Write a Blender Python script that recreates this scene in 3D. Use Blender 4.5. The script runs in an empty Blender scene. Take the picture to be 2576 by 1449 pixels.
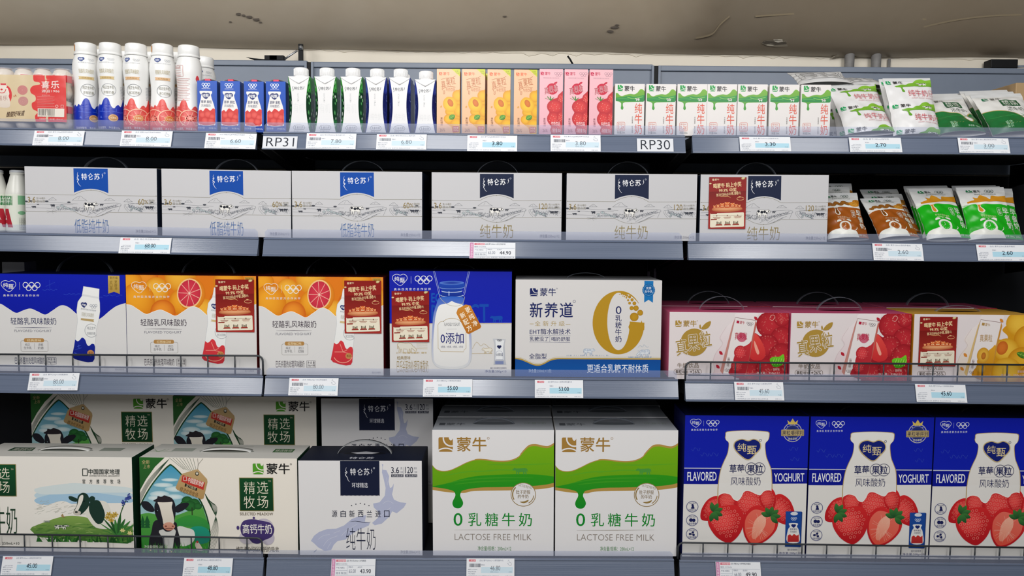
import bpy, bmesh, math, random
import numpy as np
from mathutils import Matrix, Vector
from mathutils.geometry import tessellate_polygon

# ------------------------------------------------------------------ camera, world, lights, exposure
sc = bpy.context.scene
COL = sc.collection
PW, PH, FPX = 2576.0, 1449.0, 2028.0
CAM_Z, YF = 1.45, 1.70                      # eye height; distance to the shelf fronts
PITCH, YAW, ROLL = math.radians(4.25), math.radians(0.40), 0.0090
cam_d = bpy.data.cameras.new('camera')
cam_d.sensor_fit = 'HORIZONTAL'; cam_d.sensor_width = 36.0
cam_d.lens = 36.0 * FPX / PW; cam_d.clip_start = 0.05
cam = bpy.data.objects.new('camera', cam_d); COL.objects.link(cam)
CR = Matrix.Rotation(YAW, 3, 'Z') @ Matrix.Rotation(math.pi / 2 - PITCH, 3, 'X') @ Matrix.Rotation(ROLL, 3, 'Z')
cam.matrix_world = Matrix.Translation((0, 0, CAM_Z)) @ CR.to_4x4()
sc.camera = cam

sc.view_settings.view_transform = 'Standard'
sc.view_settings.look = 'None'
sc.view_settings.exposure = 0.0
sc.view_settings.gamma = 1.0
sc.view_settings.use_curve_mapping = False

world = bpy.data.worlds.new('shop_ambient'); sc.world = world
world.use_nodes = True
bg = world.node_tree.nodes['Background']
bg.inputs['Color'].default_value = (0.80, 0.88, 1.0, 1)
bg.inputs['Strength'].default_value = 0.05

CEIL_Z = 2.06

def area(name, loc, rot, sx, sy, power, col=(1, 1, 1)):
    d = bpy.data.lights.new(name, 'AREA'); d.shape = 'RECTANGLE'
    d.size, d.size_y, d.energy, d.color = sx, sy, power, col
    o = bpy.data.objects.new(name, d); COL.objects.link(o)
    o.location = loc; o.rotation_euler = rot
    return o

# three ceiling luminaires over the aisle, running across it, plus an added, unseen frontal fill behind the camera
for lx, pw in ((-1.50, 5.2), (-0.28, 6.0), (0.95, 4.4)):
    for ly, tip, k, wd in ((0.78, 60, 1.05, 0.44), (-0.02, 35, 0.95, 0.26), (-0.80, 35, 0.95, 0.26)):
        area('ceiling_luminaire', (lx, ly, 2.30), (math.radians(tip), 0, 0), wd, 0.6, pw * k, (1.0, 0.985, 0.965))
area('frontal_fill', (0, -2.0, 2.30), (math.radians(70), 0, 0), 4.6, 0.4, 25.0, (0.95, 0.97, 1.0))

def ray(px, py):
    d = CR @ Vector(((px - PW / 2) / FPX, -(py - PH / 2) / FPX, -1.0))
    return d

def at(px, py, Y):
    """photo pixel -> world point on the upright plane at distance Y"""
    d = ray(px, py); t = Y / d.y
    return Vector((d.x * t, Y, CAM_Z + d.z * t))

def pxw(Y, z=CAM_Z):
    """metres per photo pixel at distance Y and height z"""
    return (Y * math.cos(PITCH) - (z - CAM_Z) * math.sin(PITCH)) / FPX

# ------------------------------------------------------------------ small helpers
def lin(c):
    if isinstance(c, str):
        c = c.lstrip('#'); c = tuple(int(c[i:i + 2], 16) / 255 for i in (0, 2, 4))
        return tuple(v / 12.92 if v <= 0.04045 else ((v + 0.055) / 1.055) ** 2.4 for v in c)
    return tuple(c)

MATS = {}
def nodemat(name):
    m = bpy.data.materials.new(name); m.use_nodes = True
    nt = m.node_tree
    return m, nt, nt.nodes['Principled BSDF']

def mat(name, col, rough=0.5, metal=0.0, noise=0.08, scale=40.0, spec=0.5):
    """plain surface with a little procedural mottling"""
    if name in MATS: return MATS[name]
    m, nt, b = nodemat(name)
    c = lin(col)
    n = nt.nodes.new('ShaderNodeTexNoise'); n.inputs['Scale'].default_value = scale
    n.inputs['Detail'].default_value = 3.0
    tc = nt.nodes.new('ShaderNodeTexCoord'); nt.links.new(tc.outputs['Object'], n.inputs['Vector'])
    r = nt.nodes.new('ShaderNodeValToRGB')
    r.color_ramp.elements[0].color = tuple(v * (1 - noise) for v in c) + (1,)
    r.color_ramp.elements[1].color = tuple(min(1, v * (1 + noise)) for v in c) + (1,)
    nt.links.new(n.outputs['Fac'], r.inputs['Fac']); nt.links.new(r.outputs['Color'], b.inputs['Base Color'])
    b.inputs['Roughness'].default_value = rough; b.inputs['Metallic'].default_value = metal
    b.inputs['Specular IOR Level'].default_value = spec
    MATS[name] = m
    return m

def printed(name, rough, spec=0.5, wrinkle=0.0, wscale=30.0, coat=0.0):
    """printed packaging: the ink colour of each printed shape is an attribute of the mesh"""
    if name in MATS: return MATS[name]
    m, nt, b = nodemat(name)
    a = nt.nodes.new('ShaderNodeAttribute'); a.attribute_name = 'ink'
    nt.links.new(a.outputs['Color'], b.inputs['Base Color'])
    b.inputs['Roughness'].default_value = rough
    b.inputs['Specular IOR Level'].default_value = spec
    if coat: b.inputs['Coat Weight'].default_value = coat; b.inputs['Coat Roughness'].default_value = 0.12
    if wrinkle:
        n = nt.nodes.new('ShaderNodeTexNoise'); n.inputs['Scale'].default_value = wscale; n.inputs['Detail'].default_value = 2.0
        tc = nt.nodes.new('ShaderNodeTexCoord'); nt.links.new(tc.outputs['Object'], n.inputs['Vector'])
        bp = nt.nodes.new('ShaderNodeBump'); bp.inputs['Strength'].default_value = wrinkle; bp.inputs['Distance'].default_value = 0.004
        nt.links.new(n.outputs['Fac'], bp.inputs['Height']); nt.links.new(bp.outputs['Normal'], b.inputs['Normal'])
    MATS[name] = m
    return m

CARD = printed('printed_card', 0.50, 0.18)
GLOSS = printed('printed_gloss', 0.30, 0.32)
FILM = printed('printed_film', 0.30, 0.5, 0.35, 22.0)
PLASTIC = printed('white_plastic', 0.32, 0.5)
PAPER = printed('paper', 0.75, 0.2)

def clear(name, col, fac, rough=0.12):
    if name in MATS: return MATS[name]
    m, nt, b = nodemat(name)
    t = nt.nodes.new('ShaderNodeBsdfTransparent'); t.inputs['Color'].default_value = (0.96, 0.97, 1, 1)
    mx = nt.nodes.new('ShaderNodeMixShader'); mx.inputs['Fac'].default_value = fac
    b.inputs['Base Color'].default_value = lin(col) + (1,); b.inputs['Roughness'].default_value = rough
    nt.links.new(t.outputs[0], mx.inputs[1]); nt.links.new(b.outputs[0], mx.inputs[2])
    nt.links.new(mx.outputs[0], nt.nodes['Material Output'].inputs['Surface'])
    MATS[name] = m
    return m

# ------------------------------------------------------------------ mesh collector
class MB:
    def __init__(s):
        s.v = []; s.f = []; s.c = []; s.m = []; s.sm = []; s.mats = []; s.n = 0
    def slot(s, m):
        if m not in s.mats: s.mats.append(m)
        return s.mats.index(m)
    def add(s, V, F, C, m=CARD, smooth=False):
        """V Nx3, F list of index tuples, C: one colour, or one per vertex (Nx3)"""
        k = s.slot(m); V = np.asarray(V, float)
        C = lin(C) if isinstance(C, str) else C
        C = np.asarray(C, float); per = C.ndim == 2
        for f in F:
            s.f.append(tuple(int(i) + s.n for i in f)); s.m.append(k); s.sm.append(smooth)
            if per: s.c.extend(C[i] for i in f)
            else: s.c.extend([C] * len(f))
        s.v.append(V); s.n += len(V)
    def addbm(s, bm, C, m=CARD, smooth=False, M=None):
        bm.verts.index_update(); bm.normal_update()
        V = [(M @ v.co if M else v.co)[:] for v in bm.verts]
        k = s.slot(m)
        for f in bm.faces:
            s.f.append(tuple(v.index + s.n for v in f.verts)); s.m.append(k); s.sm.append(smooth)
            c = C(f) if callable(C) else C
            c = np.asarray(lin(c))
            s.c.extend([c] * len(f.verts))
        s.v.append(np.array(V)); s.n += len(V); bm.free()
    def box(s, x0, y0, z0, x1, y1, z1, C, m=CARD, bev=0.0, seg=2):
        """C: colour, or dict of colours for faces f(ront) k(back) l r t b"""
        bm = bmesh.new()
        bmesh.ops.create_cube(bm, size=1.0, matrix=Matrix.Translation(((x0 + x1) / 2, (y0 + y1) / 2, (z0 + z1) / 2)) @ Matrix.Diagonal((x1 - x0, y1 - y0, z1 - z0, 1)))
        if bev: bmesh.ops.bevel(bm, geom=bm.edges[:], offset=bev, segments=seg, affect='EDGES', profile=0.5)
        if isinstance(C, dict):
            D = C
            def C(f):
                n = f.normal; a = max(range(3), key=lambda i: abs(n[i]) + (0.02 if i == 1 else 0))
                return D.get((('l', 'r'), ('f', 'k'), ('b', 't'))[a][n[a] > 0], D['f'])
        s.addbm(bm, C, m, False)
    def lathe(s, prof, seg, C, m=PLASTIC, smooth=True, cx=0, cy=0, square=0.0):
        """prof [(r,z)], C colour or function(z)->colour; square>0 gives a rounded-square section"""
        ang = np.linspace(0, 2 * math.pi, seg, endpoint=False)
        k = np.ones(seg)
        if square:
            p = 2 + square * 4
            k = (np.abs(np.cos(ang)) ** p + np.abs(np.sin(ang)) ** p) ** (-1 / p)
        V = []; cols = []
        for r, z in prof:
            for a, kk in zip(ang, k): V.append((cx + r * kk * math.cos(a), cy + r * kk * math.sin(a), z))
            c = lin(C(z)) if callable(C) else lin(C)
            cols.extend([c] * seg)
        F = []
        for i in range(len(prof) - 1):
            for j in range(seg):
                F.append((i * seg + j, i * seg + (j + 1) % seg, (i + 1) * seg + (j + 1) % seg, (i + 1) * seg + j))
        F.append(tuple(reversed(range(seg)))); F.append(tuple((len(prof) - 1) * seg + j for j in range(seg)))
        s.add(V, F, np.array(cols), m, smooth)
    def tube(s, pts, r, C, m, seg=8, closed=False):
        P = [Vector(p) for p in pts]; n = len(P); V = []; F = []
        up = Vector((0, 0, 1))
        for i, p in enumerate(P):
            a = P[max(i - 1, 0)]; b = P[min(i + 1, n - 1)]
            t = (b - a).normalized()
            q = t.cross(Vector((0, 1, 0)))
            if q.length < 0.1: q = t.cross(Vector((1, 0, 0)))
            q.normalize(); w = t.cross(q)
            for j in range(seg):
                an = 2 * math.pi * j / seg
                V.append(p + r * (math.cos(an) * q + math.sin(an) * w))
        for i in range(n - 1):
            for j in range(seg):
                F.append((i * seg + j, i * seg + (j + 1) % seg, (i + 1) * seg + (j + 1) % seg, (i + 1) * seg + j))
        F.append(tuple(reversed(range(seg)))); F.append(tuple((n - 1) * seg + j for j in range(seg)))
        s.add([v[:] for v in V], F, C, m, True)
    def ribbon(s, pts, wdir, w, th, C, m):
        """flat strap of width w along wdir and thickness th following pts"""
        P = [Vector(p) for p in pts]; W = Vector(wdir).normalized(); V = []; F = []
        for i, p in enumerate(P):
            t = (P[min(i + 1, len(P) - 1)] - P[max(i - 1, 0)]).normalized(); nn = t.cross(W).normalized()
            for a, b in ((-1, -1), (1, -1), (1, 1), (-1, 1)):
                V.append((p + W * (a * w / 2) + nn * (b * th / 2))[:])
        for i in range(len(P) - 1):
            for j in range(4):
                F.append((i * 4 + j, i * 4 + (j + 1) % 4, i * 4 + 4 + (j + 1) % 4, i * 4 + 4 + j))
        F.append((3, 2, 1, 0)); e = (len(P) - 1) * 4; F.append((e, e + 1, e + 2, e + 3))
        s.add(V, F, C, m, True)
    def grid(s, fn, nu, nv, C, m, smooth=True, u0=0, u1=1, v0=0, v1=1, flip=False):
        us = np.linspace(u0, u1, nu + 1); vs = np.linspace(v0, v1, nv + 1)
        V = []; cols = []
        for v in vs:
            for u in us:
                V.append(fn(u, v)); 
                if callable(C): cols.append(lin(C(u, v)))
        F = []
        for i in range(nv):
            for j in range(nu):
                q = (i * (nu + 1) + j, i * (nu + 1) + j + 1, (i + 1) * (nu + 1) + j + 1, (i + 1) * (nu + 1) + j)
                F.append(q[::-1] if flip else q)
        s.add(V, F, np.array(cols) if callable(C) else C, m, smooth)
    def art(s, A, fn, m=None, lift=0.000022):
        """lay the printed shapes of A on a surface: fn(u, v, d) -> point, d = height above the surface"""
        for (uv, T, C, k, mm) in A.flat():
            V = [fn(u, v, lift * k) for u, v in uv]
            s.add(V, T, C, mm or m or CARD, A.smooth)
    def build(s, name, parent=None, loc=None):
        me = bpy.data.meshes.new(name)
        V = np.concatenate(s.v) if s.v else np.zeros((0, 3))
        me.from_pydata(V.tolist(), [], s.f)
        for m in s.mats: me.materials.append(m)
        me.polygons.foreach_set('material_index', s.m)
        me.polygons.foreach_set('use_smooth', s.sm)
        at_ = me.attributes.new('ink', 'FLOAT_COLOR', 'CORNER')
        c = np.ones((len(s.c), 4), np.float32); c[:, :3] = np.array(s.c).reshape(-1, 3)
        at_.data.foreach_set('color', c.ravel())
        me.update()
        o = bpy.data.objects.new(name, me); COL.objects.link(o)
        if parent is not None: o.parent = parent
        if loc is not None: o.location = loc
        return o

def tag(o, label, cat, group=None):
    o['label'] = label; o['category'] = cat
    if group: o['group'] = group
    return o

def thing(name, label, cat, loc=(0, 0, 0), rot=(0, 0, 0), group=None):
    o = bpy.data.objects.new(name, None); COL.objects.link(o)
    o.empty_display_size = 0.02
    o.location = loc; o.rotation_euler = rot
    return tag(o, label, cat, group)

def structure(o):
    o['kind'] = 'structure'; return o

def dup(root, label=None, loc=None, rot=None):
    r = root.copy(); COL.objects.link(r)
    if label: r['label'] = label
    if loc is not None: r.location = loc
    if rot is not None: r.rotation_euler = rot
    for ch in list(root.children):
        c = ch.copy(); COL.objects.link(c); c.parent = r
        for g in list(ch.children):
            d = g.copy(); COL.objects.link(d); d.parent = c
    return r

# ------------------------------------------------------------------ flat printed artwork
def cr(P, n=7, closed=False):
    """smooth curve through P"""
    P = [np.array(p, float) for p in P]; N = len(P); out = []
    for i in range(N if closed else N - 1):
        p1, p2 = P[i], P[(i + 1) % N]
        p0 = P[i - 1] if (i > 0 or closed) else p1
        p3 = P[(i + 2) % N] if (i + 2 < N or closed) else p2
        for k in range(n):
            t = k / n
            out.append(0.5 * (2 * p1 + (p2 - p0) * t + (2 * p0 - 5 * p1 + 4 * p2 - p3) * t * t + (3 * p1 - p0 - 3 * p2 + p3) * t ** 3))
    if not closed: out.append(P[-1])
    return [tuple(p) for p in out]

def arc(cx, cy, rx, ry, a0, a1, n=16):
    return [(cx + rx * math.cos(math.radians(a0 + (a1 - a0) * i / n)), cy + ry * math.sin(math.radians(a0 + (a1 - a0) * i / n))) for i in range(n + 1)]

GLY = {}
def glyphs(t, bold, res):
    key = (t, bold, res)
    if key not in GLY:
        cu = bpy.data.curves.new('type', 'FONT'); cu.body = t; cu.fill_mode = 'FRONT'
        cu.resolution_u = res; cu.offset = bold; cu.align_x = 'CENTER'
        ob = bpy.data.objects.new('type', cu); me = ob.to_mesh()
        V = np.array([v.co[:2] for v in me.vertices]) if len(me.vertices) else np.zeros((1, 2))
        F = [tuple(p.vertices) for p in me.polygons]
        ob.to_mesh_clear(); bpy.data.objects.remove(ob); bpy.data.curves.remove(cu)
        lo, hi = V.min(0), V.max(0); V = (V - lo) / np.maximum(hi - lo, 1e-6)
        GLY[key] = (V, F)
    return GLY[key]

class Art:
    """printed shapes in the coordinates of a drawing whose face has corners TL TR BR BL (y down)"""
    def __init__(s, TL, TR, BR, BL, smooth=False):
        s.q = np.array([TL, TR, BR, BL], float); s.P = []; s.k = 1; s.j = 0.0; s.dj = 0.03; s.smooth = smooth; s.sub = 0
        s.box = (min(TL[0], BL[0]), min(TL[1], TR[1]), max(TR[0], BR[0]), max(BL[1], BR[1]))
        s.mm = None; s._flat = None; s.T = None
    def up(s, n=1): s.k += n; s.j = min(s.j, 40.0); return s
    def put(s, V, F, C):
        V = np.asarray(V, float)
        if s.T is not None: V = V @ s.T[0] + s.T[1]
        C = np.asarray(lin(C) if isinstance(C, str) else C, float)
        s.P.append((V, F, C, s.k + s.j, s.mm)); s.j += s.dj
    def clip(s, P):
        if s.T is not None: return P
        x0, y0, x1, y1 = s.box
        for ax, lim, sg in ((0, x0, 1), (0, x1, -1), (1, y0, 1), (1, y1, -1)):
            out = []
            for i in range(len(P)):
                a, b = P[i - 1], P[i]; da, db = sg * (a[ax] - lim), sg * (b[ax] - lim)
                if da * db < 0:
                    t = da / (da - db); out.append((a[0] + (b[0] - a[0]) * t, a[1] + (b[1] - a[1]) * t))
                if db >= 0: out.append(b)
            P = out
            if len(P) < 3: return []
        return P
    def poly(s, P, C, C2=None):
        """filled outline; C2 gives a top-to-bottom printed blend"""
        P = s.clip([tuple(p[:2]) for p in P])
        if len(P) < 3: return s
        T = tessellate_polygon([[Vector((x, y, 0)) for x, y in P]])
        V = np.array(P)
        if C2 is not None:
            y = V[:, 1]; t = ((y - y.min()) / max(1e-6, y.max() - y.min()))[:, None]
            s.put(V, T, np.array(lin(C)) * (1 - t) + np.array(lin(C2)) * t)
        else: s.put(V, T, C)
        return s
    def rect(s, x0, y0, x1, y1, C, C2=None): return s.poly([(x0, y0), (x1, y0), (x1, y1), (x0, y1)], C, C2)
    def rrect(s, x0, y0, x1, y1, r, C):
        return s.poly(arc(x0 + r, y0 + r, r, r, 180, 270, 5) + arc(x1 - r, y0 + r, r, r, 270, 360, 5) + arc(x1 - r, y1 - r, r, r, 0, 90, 5) + arc(x0 + r, y1 - r, r, r, 90, 180, 5), C)
    def rring(s, x0, y0, x1, y1, r, w, C):
        return s.line(arc(x0 + r, y0 + r, r, r, 180, 270, 5) + arc(x1 - r, y0 + r, r, r, 270, 360, 5) + arc(x1 - r, y1 - r, r, r, 0, 90, 5) + arc(x0 + r, y1 - r, r, r, 90, 180, 5), w, C, True)
    def ell(s, cx, cy, rx, ry, C, C2=None, rot=0, n=28, off=(0, 0)):
        """ellipse; C centre colour, C2 rim colour"""
        ca, sa = math.cos(math.radians(rot)), math.sin(math.radians(rot))
        def pt(k, a):
            x, y = rx * k * math.cos(a), ry * k * math.sin(a)
            x += off[0] * (1 - k); y += off[1] * (1 - k)
            return (cx + x * ca - y * sa, cy + x * sa + y * ca)
        A = [2 * math.pi * i / n for i in range(n)]
        if C2 is None: return s.poly([pt(1, a) for a in A], C)
        rings = [0.0, 0.35, 0.6, 0.8, 0.92, 1.0]
        V = [pt(0, 0)]; c1, c2 = np.array(lin(C)), np.array(lin(C2)); cols = [c1]; F = []
        for i, k in enumerate(rings[1:]):
            V += [pt(k, a) for a in A]; cols += [c1 * (1 - k ** 2.2) + c2 * k ** 2.2] * n
            for j in range(n):
                if i == 0: F.append((0, 1 + j, 1 + (j + 1) % n))
                else:
                    a, b = 1 + (i - 1) * n + j, 1 + (i - 1) * n + (j + 1) % n
                    F.append((a, b, b + n, a + n))
        V = np.array(V)
        x0, y0, x1, y1 = s.box
        if s.T is None: V[:, 0] = np.clip(V[:, 0], x0, x1); V[:, 1] = np.clip(V[:, 1], y0, y1)
        s.put(V, F, np.array(cols)); return s
    def ring(s, cx, cy, rx, ry, w, C, a0=0, a1=360, n=30):
        P = arc(cx, cy, rx, ry, a0, a1, n)
        return s.line(P[:-1] if a1 - a0 == 360 else P, w, C, a1 - a0 == 360)
    def line(s, P, w, C, closed=False, taper=False):
        P = [np.array(p[:2], float) for p in P]; n = len(P); V = []; F = []
        for i, p in enumerate(P):
            a = P[i - 1] if (i > 0 or closed) else p; b = P[(i + 1) % n] if (i < n - 1 or closed) else p
            t = b - a; L = np.hypot(*t) or 1; nx, ny = -t[1] / L, t[0] / L
            ww = w / 2
            if taper: ww *= math.sin(math.pi * (0.08 + 0.84 * i / max(1, n - 1)))
            V += [(p[0] + nx * ww, p[1] + ny * ww), (p[0] - nx * ww, p[1] - ny * ww)]
        for i in range(n if closed else n - 1):
            j = (i + 1) % n; F.append((2 * i, 2 * j, 2 * j + 1, 2 * i + 1))
        V = np.array(V); x0, y0, x1, y1 = s.box
        if s.T is None: V[:, 0] = np.clip(V[:, 0], x0, x1); V[:, 1] = np.clip(V[:, 1], y0, y1)
        s.put(V, F, C); return s
    def text(s, t, x0, y0, x1, y1, C, bold=0.0, rot=0, skew=0, res=2, over=False):
        if bold > 0.005:          # heavier strokes: the outline laid down again, a little shifted
            b = bold * 0.55 * (y1 - y0)
            for i, (dx, dy) in enumerate(((1, 0), (-1, 0), (0, 1), (0, -1), (.7, .7), (-.7, .7), (.7, -.7), (-.7, -.7))[:8 if bold > 0.03 else 4]):
                s.text(t, x0 + b + dx * b, y0 + b + dy * b, x1 - b + dx * b, y1 - b + dy * b, C, 0.0, rot, skew, res)
            return s
        V, F = glyphs(t, bold, res)
        X = x0 + V[:, 0] * (x1 - x0); Y = y1 - V[:, 1] * (y1 - y0)
        if skew: X = X + skew * (V[:, 1] - 0.5) * (y1 - y0)
        if rot:
            a = math.radians(rot); cx, cy = (x0 + x1) / 2, (y0 + y1) / 2
            X, Y = cx + (X - cx) * math.cos(a) - (Y - cy) * math.sin(a), cy + (X - cx) * math.sin(a) + (Y - cy) * math.cos(a)
        s.put(np.stack([X, Y], 1), F, C); return s
    def vtext(s, t, x0, y0, x1, y1, C, bold=0.0, res=2):
        h = (y1 - y0) / len(t)
        for i, ch in enumerate(t): s.text(ch, x0, y0 + i * h + h * 0.04, x1, y0 + (i + 1) * h - h * 0.04, C, bold, res=res)
        return s
    def frame(s, x, y, k=1.0, rot=0, ky=None):
        """draw what follows in a local frame placed at (x, y), scaled and turned"""
        a = math.radians(rot); ky = ky or k
        M = np.array([[math.cos(a) * k, math.sin(a) * k], [-math.sin(a) * ky, math.cos(a) * ky]])
        s.T = (M, np.array([x, y], float)); return s
    def end(s): s.T = None; return s
    def flat(s):
        if s._flat is not None: return s._flat
        TL, TR, BR, BL = s.q; out = []
        for V, F, C, k, mm in s.P:
            u = np.full(len(V), 0.5); v = np.full(len(V), 0.5)
            for _ in range(6):
                P = (TL[None] * ((1 - u) * (1 - v))[:, None] + TR[None] * (u * (1 - v))[:, None] + BR[None] * (u * v)[:, None] + BL[None] * ((1 - u) * v)[:, None])
                e = V - P
                du = (TR - TL)[None] * (1 - v)[:, None] + (BR - BL)[None] * v[:, None]
                dv = (BL - TL)[None] * (1 - u)[:, None] + (BR - TR)[None] * u[:, None]
                det = du[:, 0] * dv[:, 1] - du[:, 1] * dv[:, 0]
                u = u + (e[:, 0] * dv[:, 1] - e[:, 1] * dv[:, 0]) / det
                v = v + (du[:, 0] * e[:, 1] - du[:, 1] * e[:, 0]) / det
            uv = np.stack([np.clip(u, 0, 1), np.clip(1 - v, 0, 1)], 1)
            if s.sub: uv, F, C = subdivide(uv, F, C, s.sub)
            # keep the printed side facing out
            out.append((uv, F, C, k, mm))
        s._flat = out
        return out

def subdivide(uv, F, C, L):
    """cut long edges so that print can follow a curved surface"""
    uv = [tuple(p) for p in uv]; per = np.ndim(C) == 2
    C = [tuple(c) for c in C] if per else C
    tris = []
    for f in F:
        for i in range(1, len(f) - 1): tris.append((f[0], f[i], f[i + 1]))
    for _ in range(8):
        mid = {}; out = []; cut = False
        def m(a, b):
            k = (min(a, b), max(a, b))
            if k not in mid:
                mid[k] = len(uv); uv.append(((uv[a][0] + uv[b][0]) / 2, (uv[a][1] + uv[b][1]) / 2))
                if per: C.append(tuple((p + q) / 2 for p, q in zip(C[a], C[b])))
            return mid[k]
        def ln(a, b): return math.hypot(uv[a][0] - uv[b][0], uv[a][1] - uv[b][1])
        for t in tris:
            e = [ln(t[0], t[1]) > L, ln(t[1], t[2]) > L, ln(t[2], t[0]) > L]
            if not any(e): out.append(t); continue
            cut = True; a, b, c = t; k = sum(e)
            if k == 3:
                x, y, z = m(a, b), m(b, c), m(c, a); out += [(a, x, z), (x, b, y), (z, y, c), (x, y, z)]
            elif k == 2:
                while not (e[0] and e[1]): a, b, c = b, c, a; e = e[1:] + e[:1]
                x, y = m(a, b), m(b, c); out += [(x, b, y), (a, x, y), (a, y, c)]
            else:
                while not e[0]: a, b, c = b, c, a; e = e[1:] + e[:1]
                x = m(a, b); out += [(a, x, c), (x, b, c)]
        tris = out
        if not cut: break
    return np.array(uv), tris, (np.array(C) if per else C)

# ------------------------------------------------------------------ the setting
YB = YF + 0.41            # back panels
YW = YF + 0.49            # wall behind
def plaster(name, col, stain):
    m, nt, b = nodemat(name)
    tc = nt.nodes.new('ShaderNodeTexCoord'); N = nt.nodes.new; L = nt.links.new
    n1 = N('ShaderNodeTexNoise'); n1.inputs['Scale'].default_value = 1.3; n1.inputs['Detail'].default_value = 5; n1.inputs['Distortion'].default_value = 1.2
    n2 = N('ShaderNodeTexNoise'); n2.inputs['Scale'].default_value = 9; n2.inputs['Detail'].default_value = 4
    L(tc.outputs['Object'], n1.inputs['Vector']); L(tc.outputs['Object'], n2.inputs['Vector'])
    r1 = N('ShaderNodeValToRGB'); e = r1.color_ramp.elements
    c = lin(col); e[0].position = 0.30; e[1].position = 0.60
    e[0].color = tuple(v * (1 - stain * k) for v, k in zip(c, (0.55, 0.75, 1.0))) + (1,); e[1].color = c + (1,)
    L(n1.outputs['Fac'], r1.inputs['Fac'])
    r2 = N('ShaderNodeValToRGB'); r2.color_ramp.elements[0].color = (0.88, 0.87, 0.85, 1); r2.color_ramp.elements[1].color = (1, 1, 1, 1)
    L(n2.outputs['Fac'], r2.inputs['Fac'])
    mx = N('ShaderNodeMix'); mx.data_type = 'RGBA'; mx.blend_type = 'MULTIPLY'; mx.inputs[0].default_value = 1
    L(r1.outputs['Color'], mx.inputs[6]); L(r2.outputs['Color'], mx.inputs[7]); L(mx.outputs[2], b.inputs['Base Color'])
    bp = N('ShaderNodeBump'); bp.inputs['Strength'].default_value = 0.25; bp.inputs['Distance'].default_value = 0.01
    L(n2.outputs['Fac'], bp.inputs['Height']); L(bp.outputs['Normal'], b.inputs['Normal'])
    b.inputs['Roughness'].default_value = 0.5
    return m
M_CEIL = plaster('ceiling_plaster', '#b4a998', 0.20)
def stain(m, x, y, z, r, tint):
    # dimming of the right side painted in, together with an old water stain
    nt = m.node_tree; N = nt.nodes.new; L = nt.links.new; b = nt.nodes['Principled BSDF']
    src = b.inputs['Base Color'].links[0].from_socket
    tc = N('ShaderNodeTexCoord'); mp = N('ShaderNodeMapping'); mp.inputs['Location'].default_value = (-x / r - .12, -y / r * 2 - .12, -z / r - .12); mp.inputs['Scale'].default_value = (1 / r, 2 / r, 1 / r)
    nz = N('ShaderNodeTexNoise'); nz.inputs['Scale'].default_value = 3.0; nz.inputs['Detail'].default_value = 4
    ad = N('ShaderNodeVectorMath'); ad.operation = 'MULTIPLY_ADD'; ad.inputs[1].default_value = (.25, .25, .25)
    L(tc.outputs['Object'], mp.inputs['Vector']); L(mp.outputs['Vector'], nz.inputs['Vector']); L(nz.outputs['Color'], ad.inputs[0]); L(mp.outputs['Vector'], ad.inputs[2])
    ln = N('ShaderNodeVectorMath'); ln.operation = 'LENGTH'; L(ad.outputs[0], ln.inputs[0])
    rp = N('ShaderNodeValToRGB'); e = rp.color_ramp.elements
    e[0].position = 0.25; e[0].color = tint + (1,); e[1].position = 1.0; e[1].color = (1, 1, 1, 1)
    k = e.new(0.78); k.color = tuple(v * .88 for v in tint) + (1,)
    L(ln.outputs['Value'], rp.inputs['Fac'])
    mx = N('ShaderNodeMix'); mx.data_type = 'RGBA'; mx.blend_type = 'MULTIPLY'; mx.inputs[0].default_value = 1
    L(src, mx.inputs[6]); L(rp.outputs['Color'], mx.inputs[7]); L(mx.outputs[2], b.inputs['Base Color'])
M_CEIL.node_tree.nodes['Principled BSDF'].inputs['Roughness'].default_value = 0.36
stain(M_CEIL, 1.25, 2.08, 2.0, 0.95, (0.60, 0.57, 0.53))  # broad tint: water stain plus painted falloff of light to the right
M_WALL = plaster('wall_plaster', '#f0e8d8', 0.08)
M_FLOOR = mat('floor_tile', '#b9b4ab', 0.3, noise=0.05, scale=6)
M_STEEL = mat('grey_steel', '#7a8494', 0.42, 0.0, 0.06, 30)
M_DECK = mat('shade_dark_steel', '#14161b', 0.6, 0.0, 0.1, 30, 0.2)  # shelf decks, and the shade painted into the lower back panels
M_BLACK = mat('black_paint', '#0b0c0f', 0.6, 0.0, 0.1, 30, 0.3)
M_WIRE = mat('wire_paint', '#34383d', 0.45, 0.0, 0.1, 60)
M_ZINC = mat('zinc', '#c9ccd0', 0.3, 0.9, 0.1, 60)
M_PIPE = mat('pipe_lagging', '#7d7b79', 0.55, 0.0, 0.25, 60)
M_STOP = clear('clear_stop_plastic', '#b2bad2', 0.17, 0.10)
M_STRAP = clear('clear_strap_plastic', '#8d939c', 0.30, 0.25)
M_FILMC = clear('shrink_film', '#ffffff', 0.18, 0.06)

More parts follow.
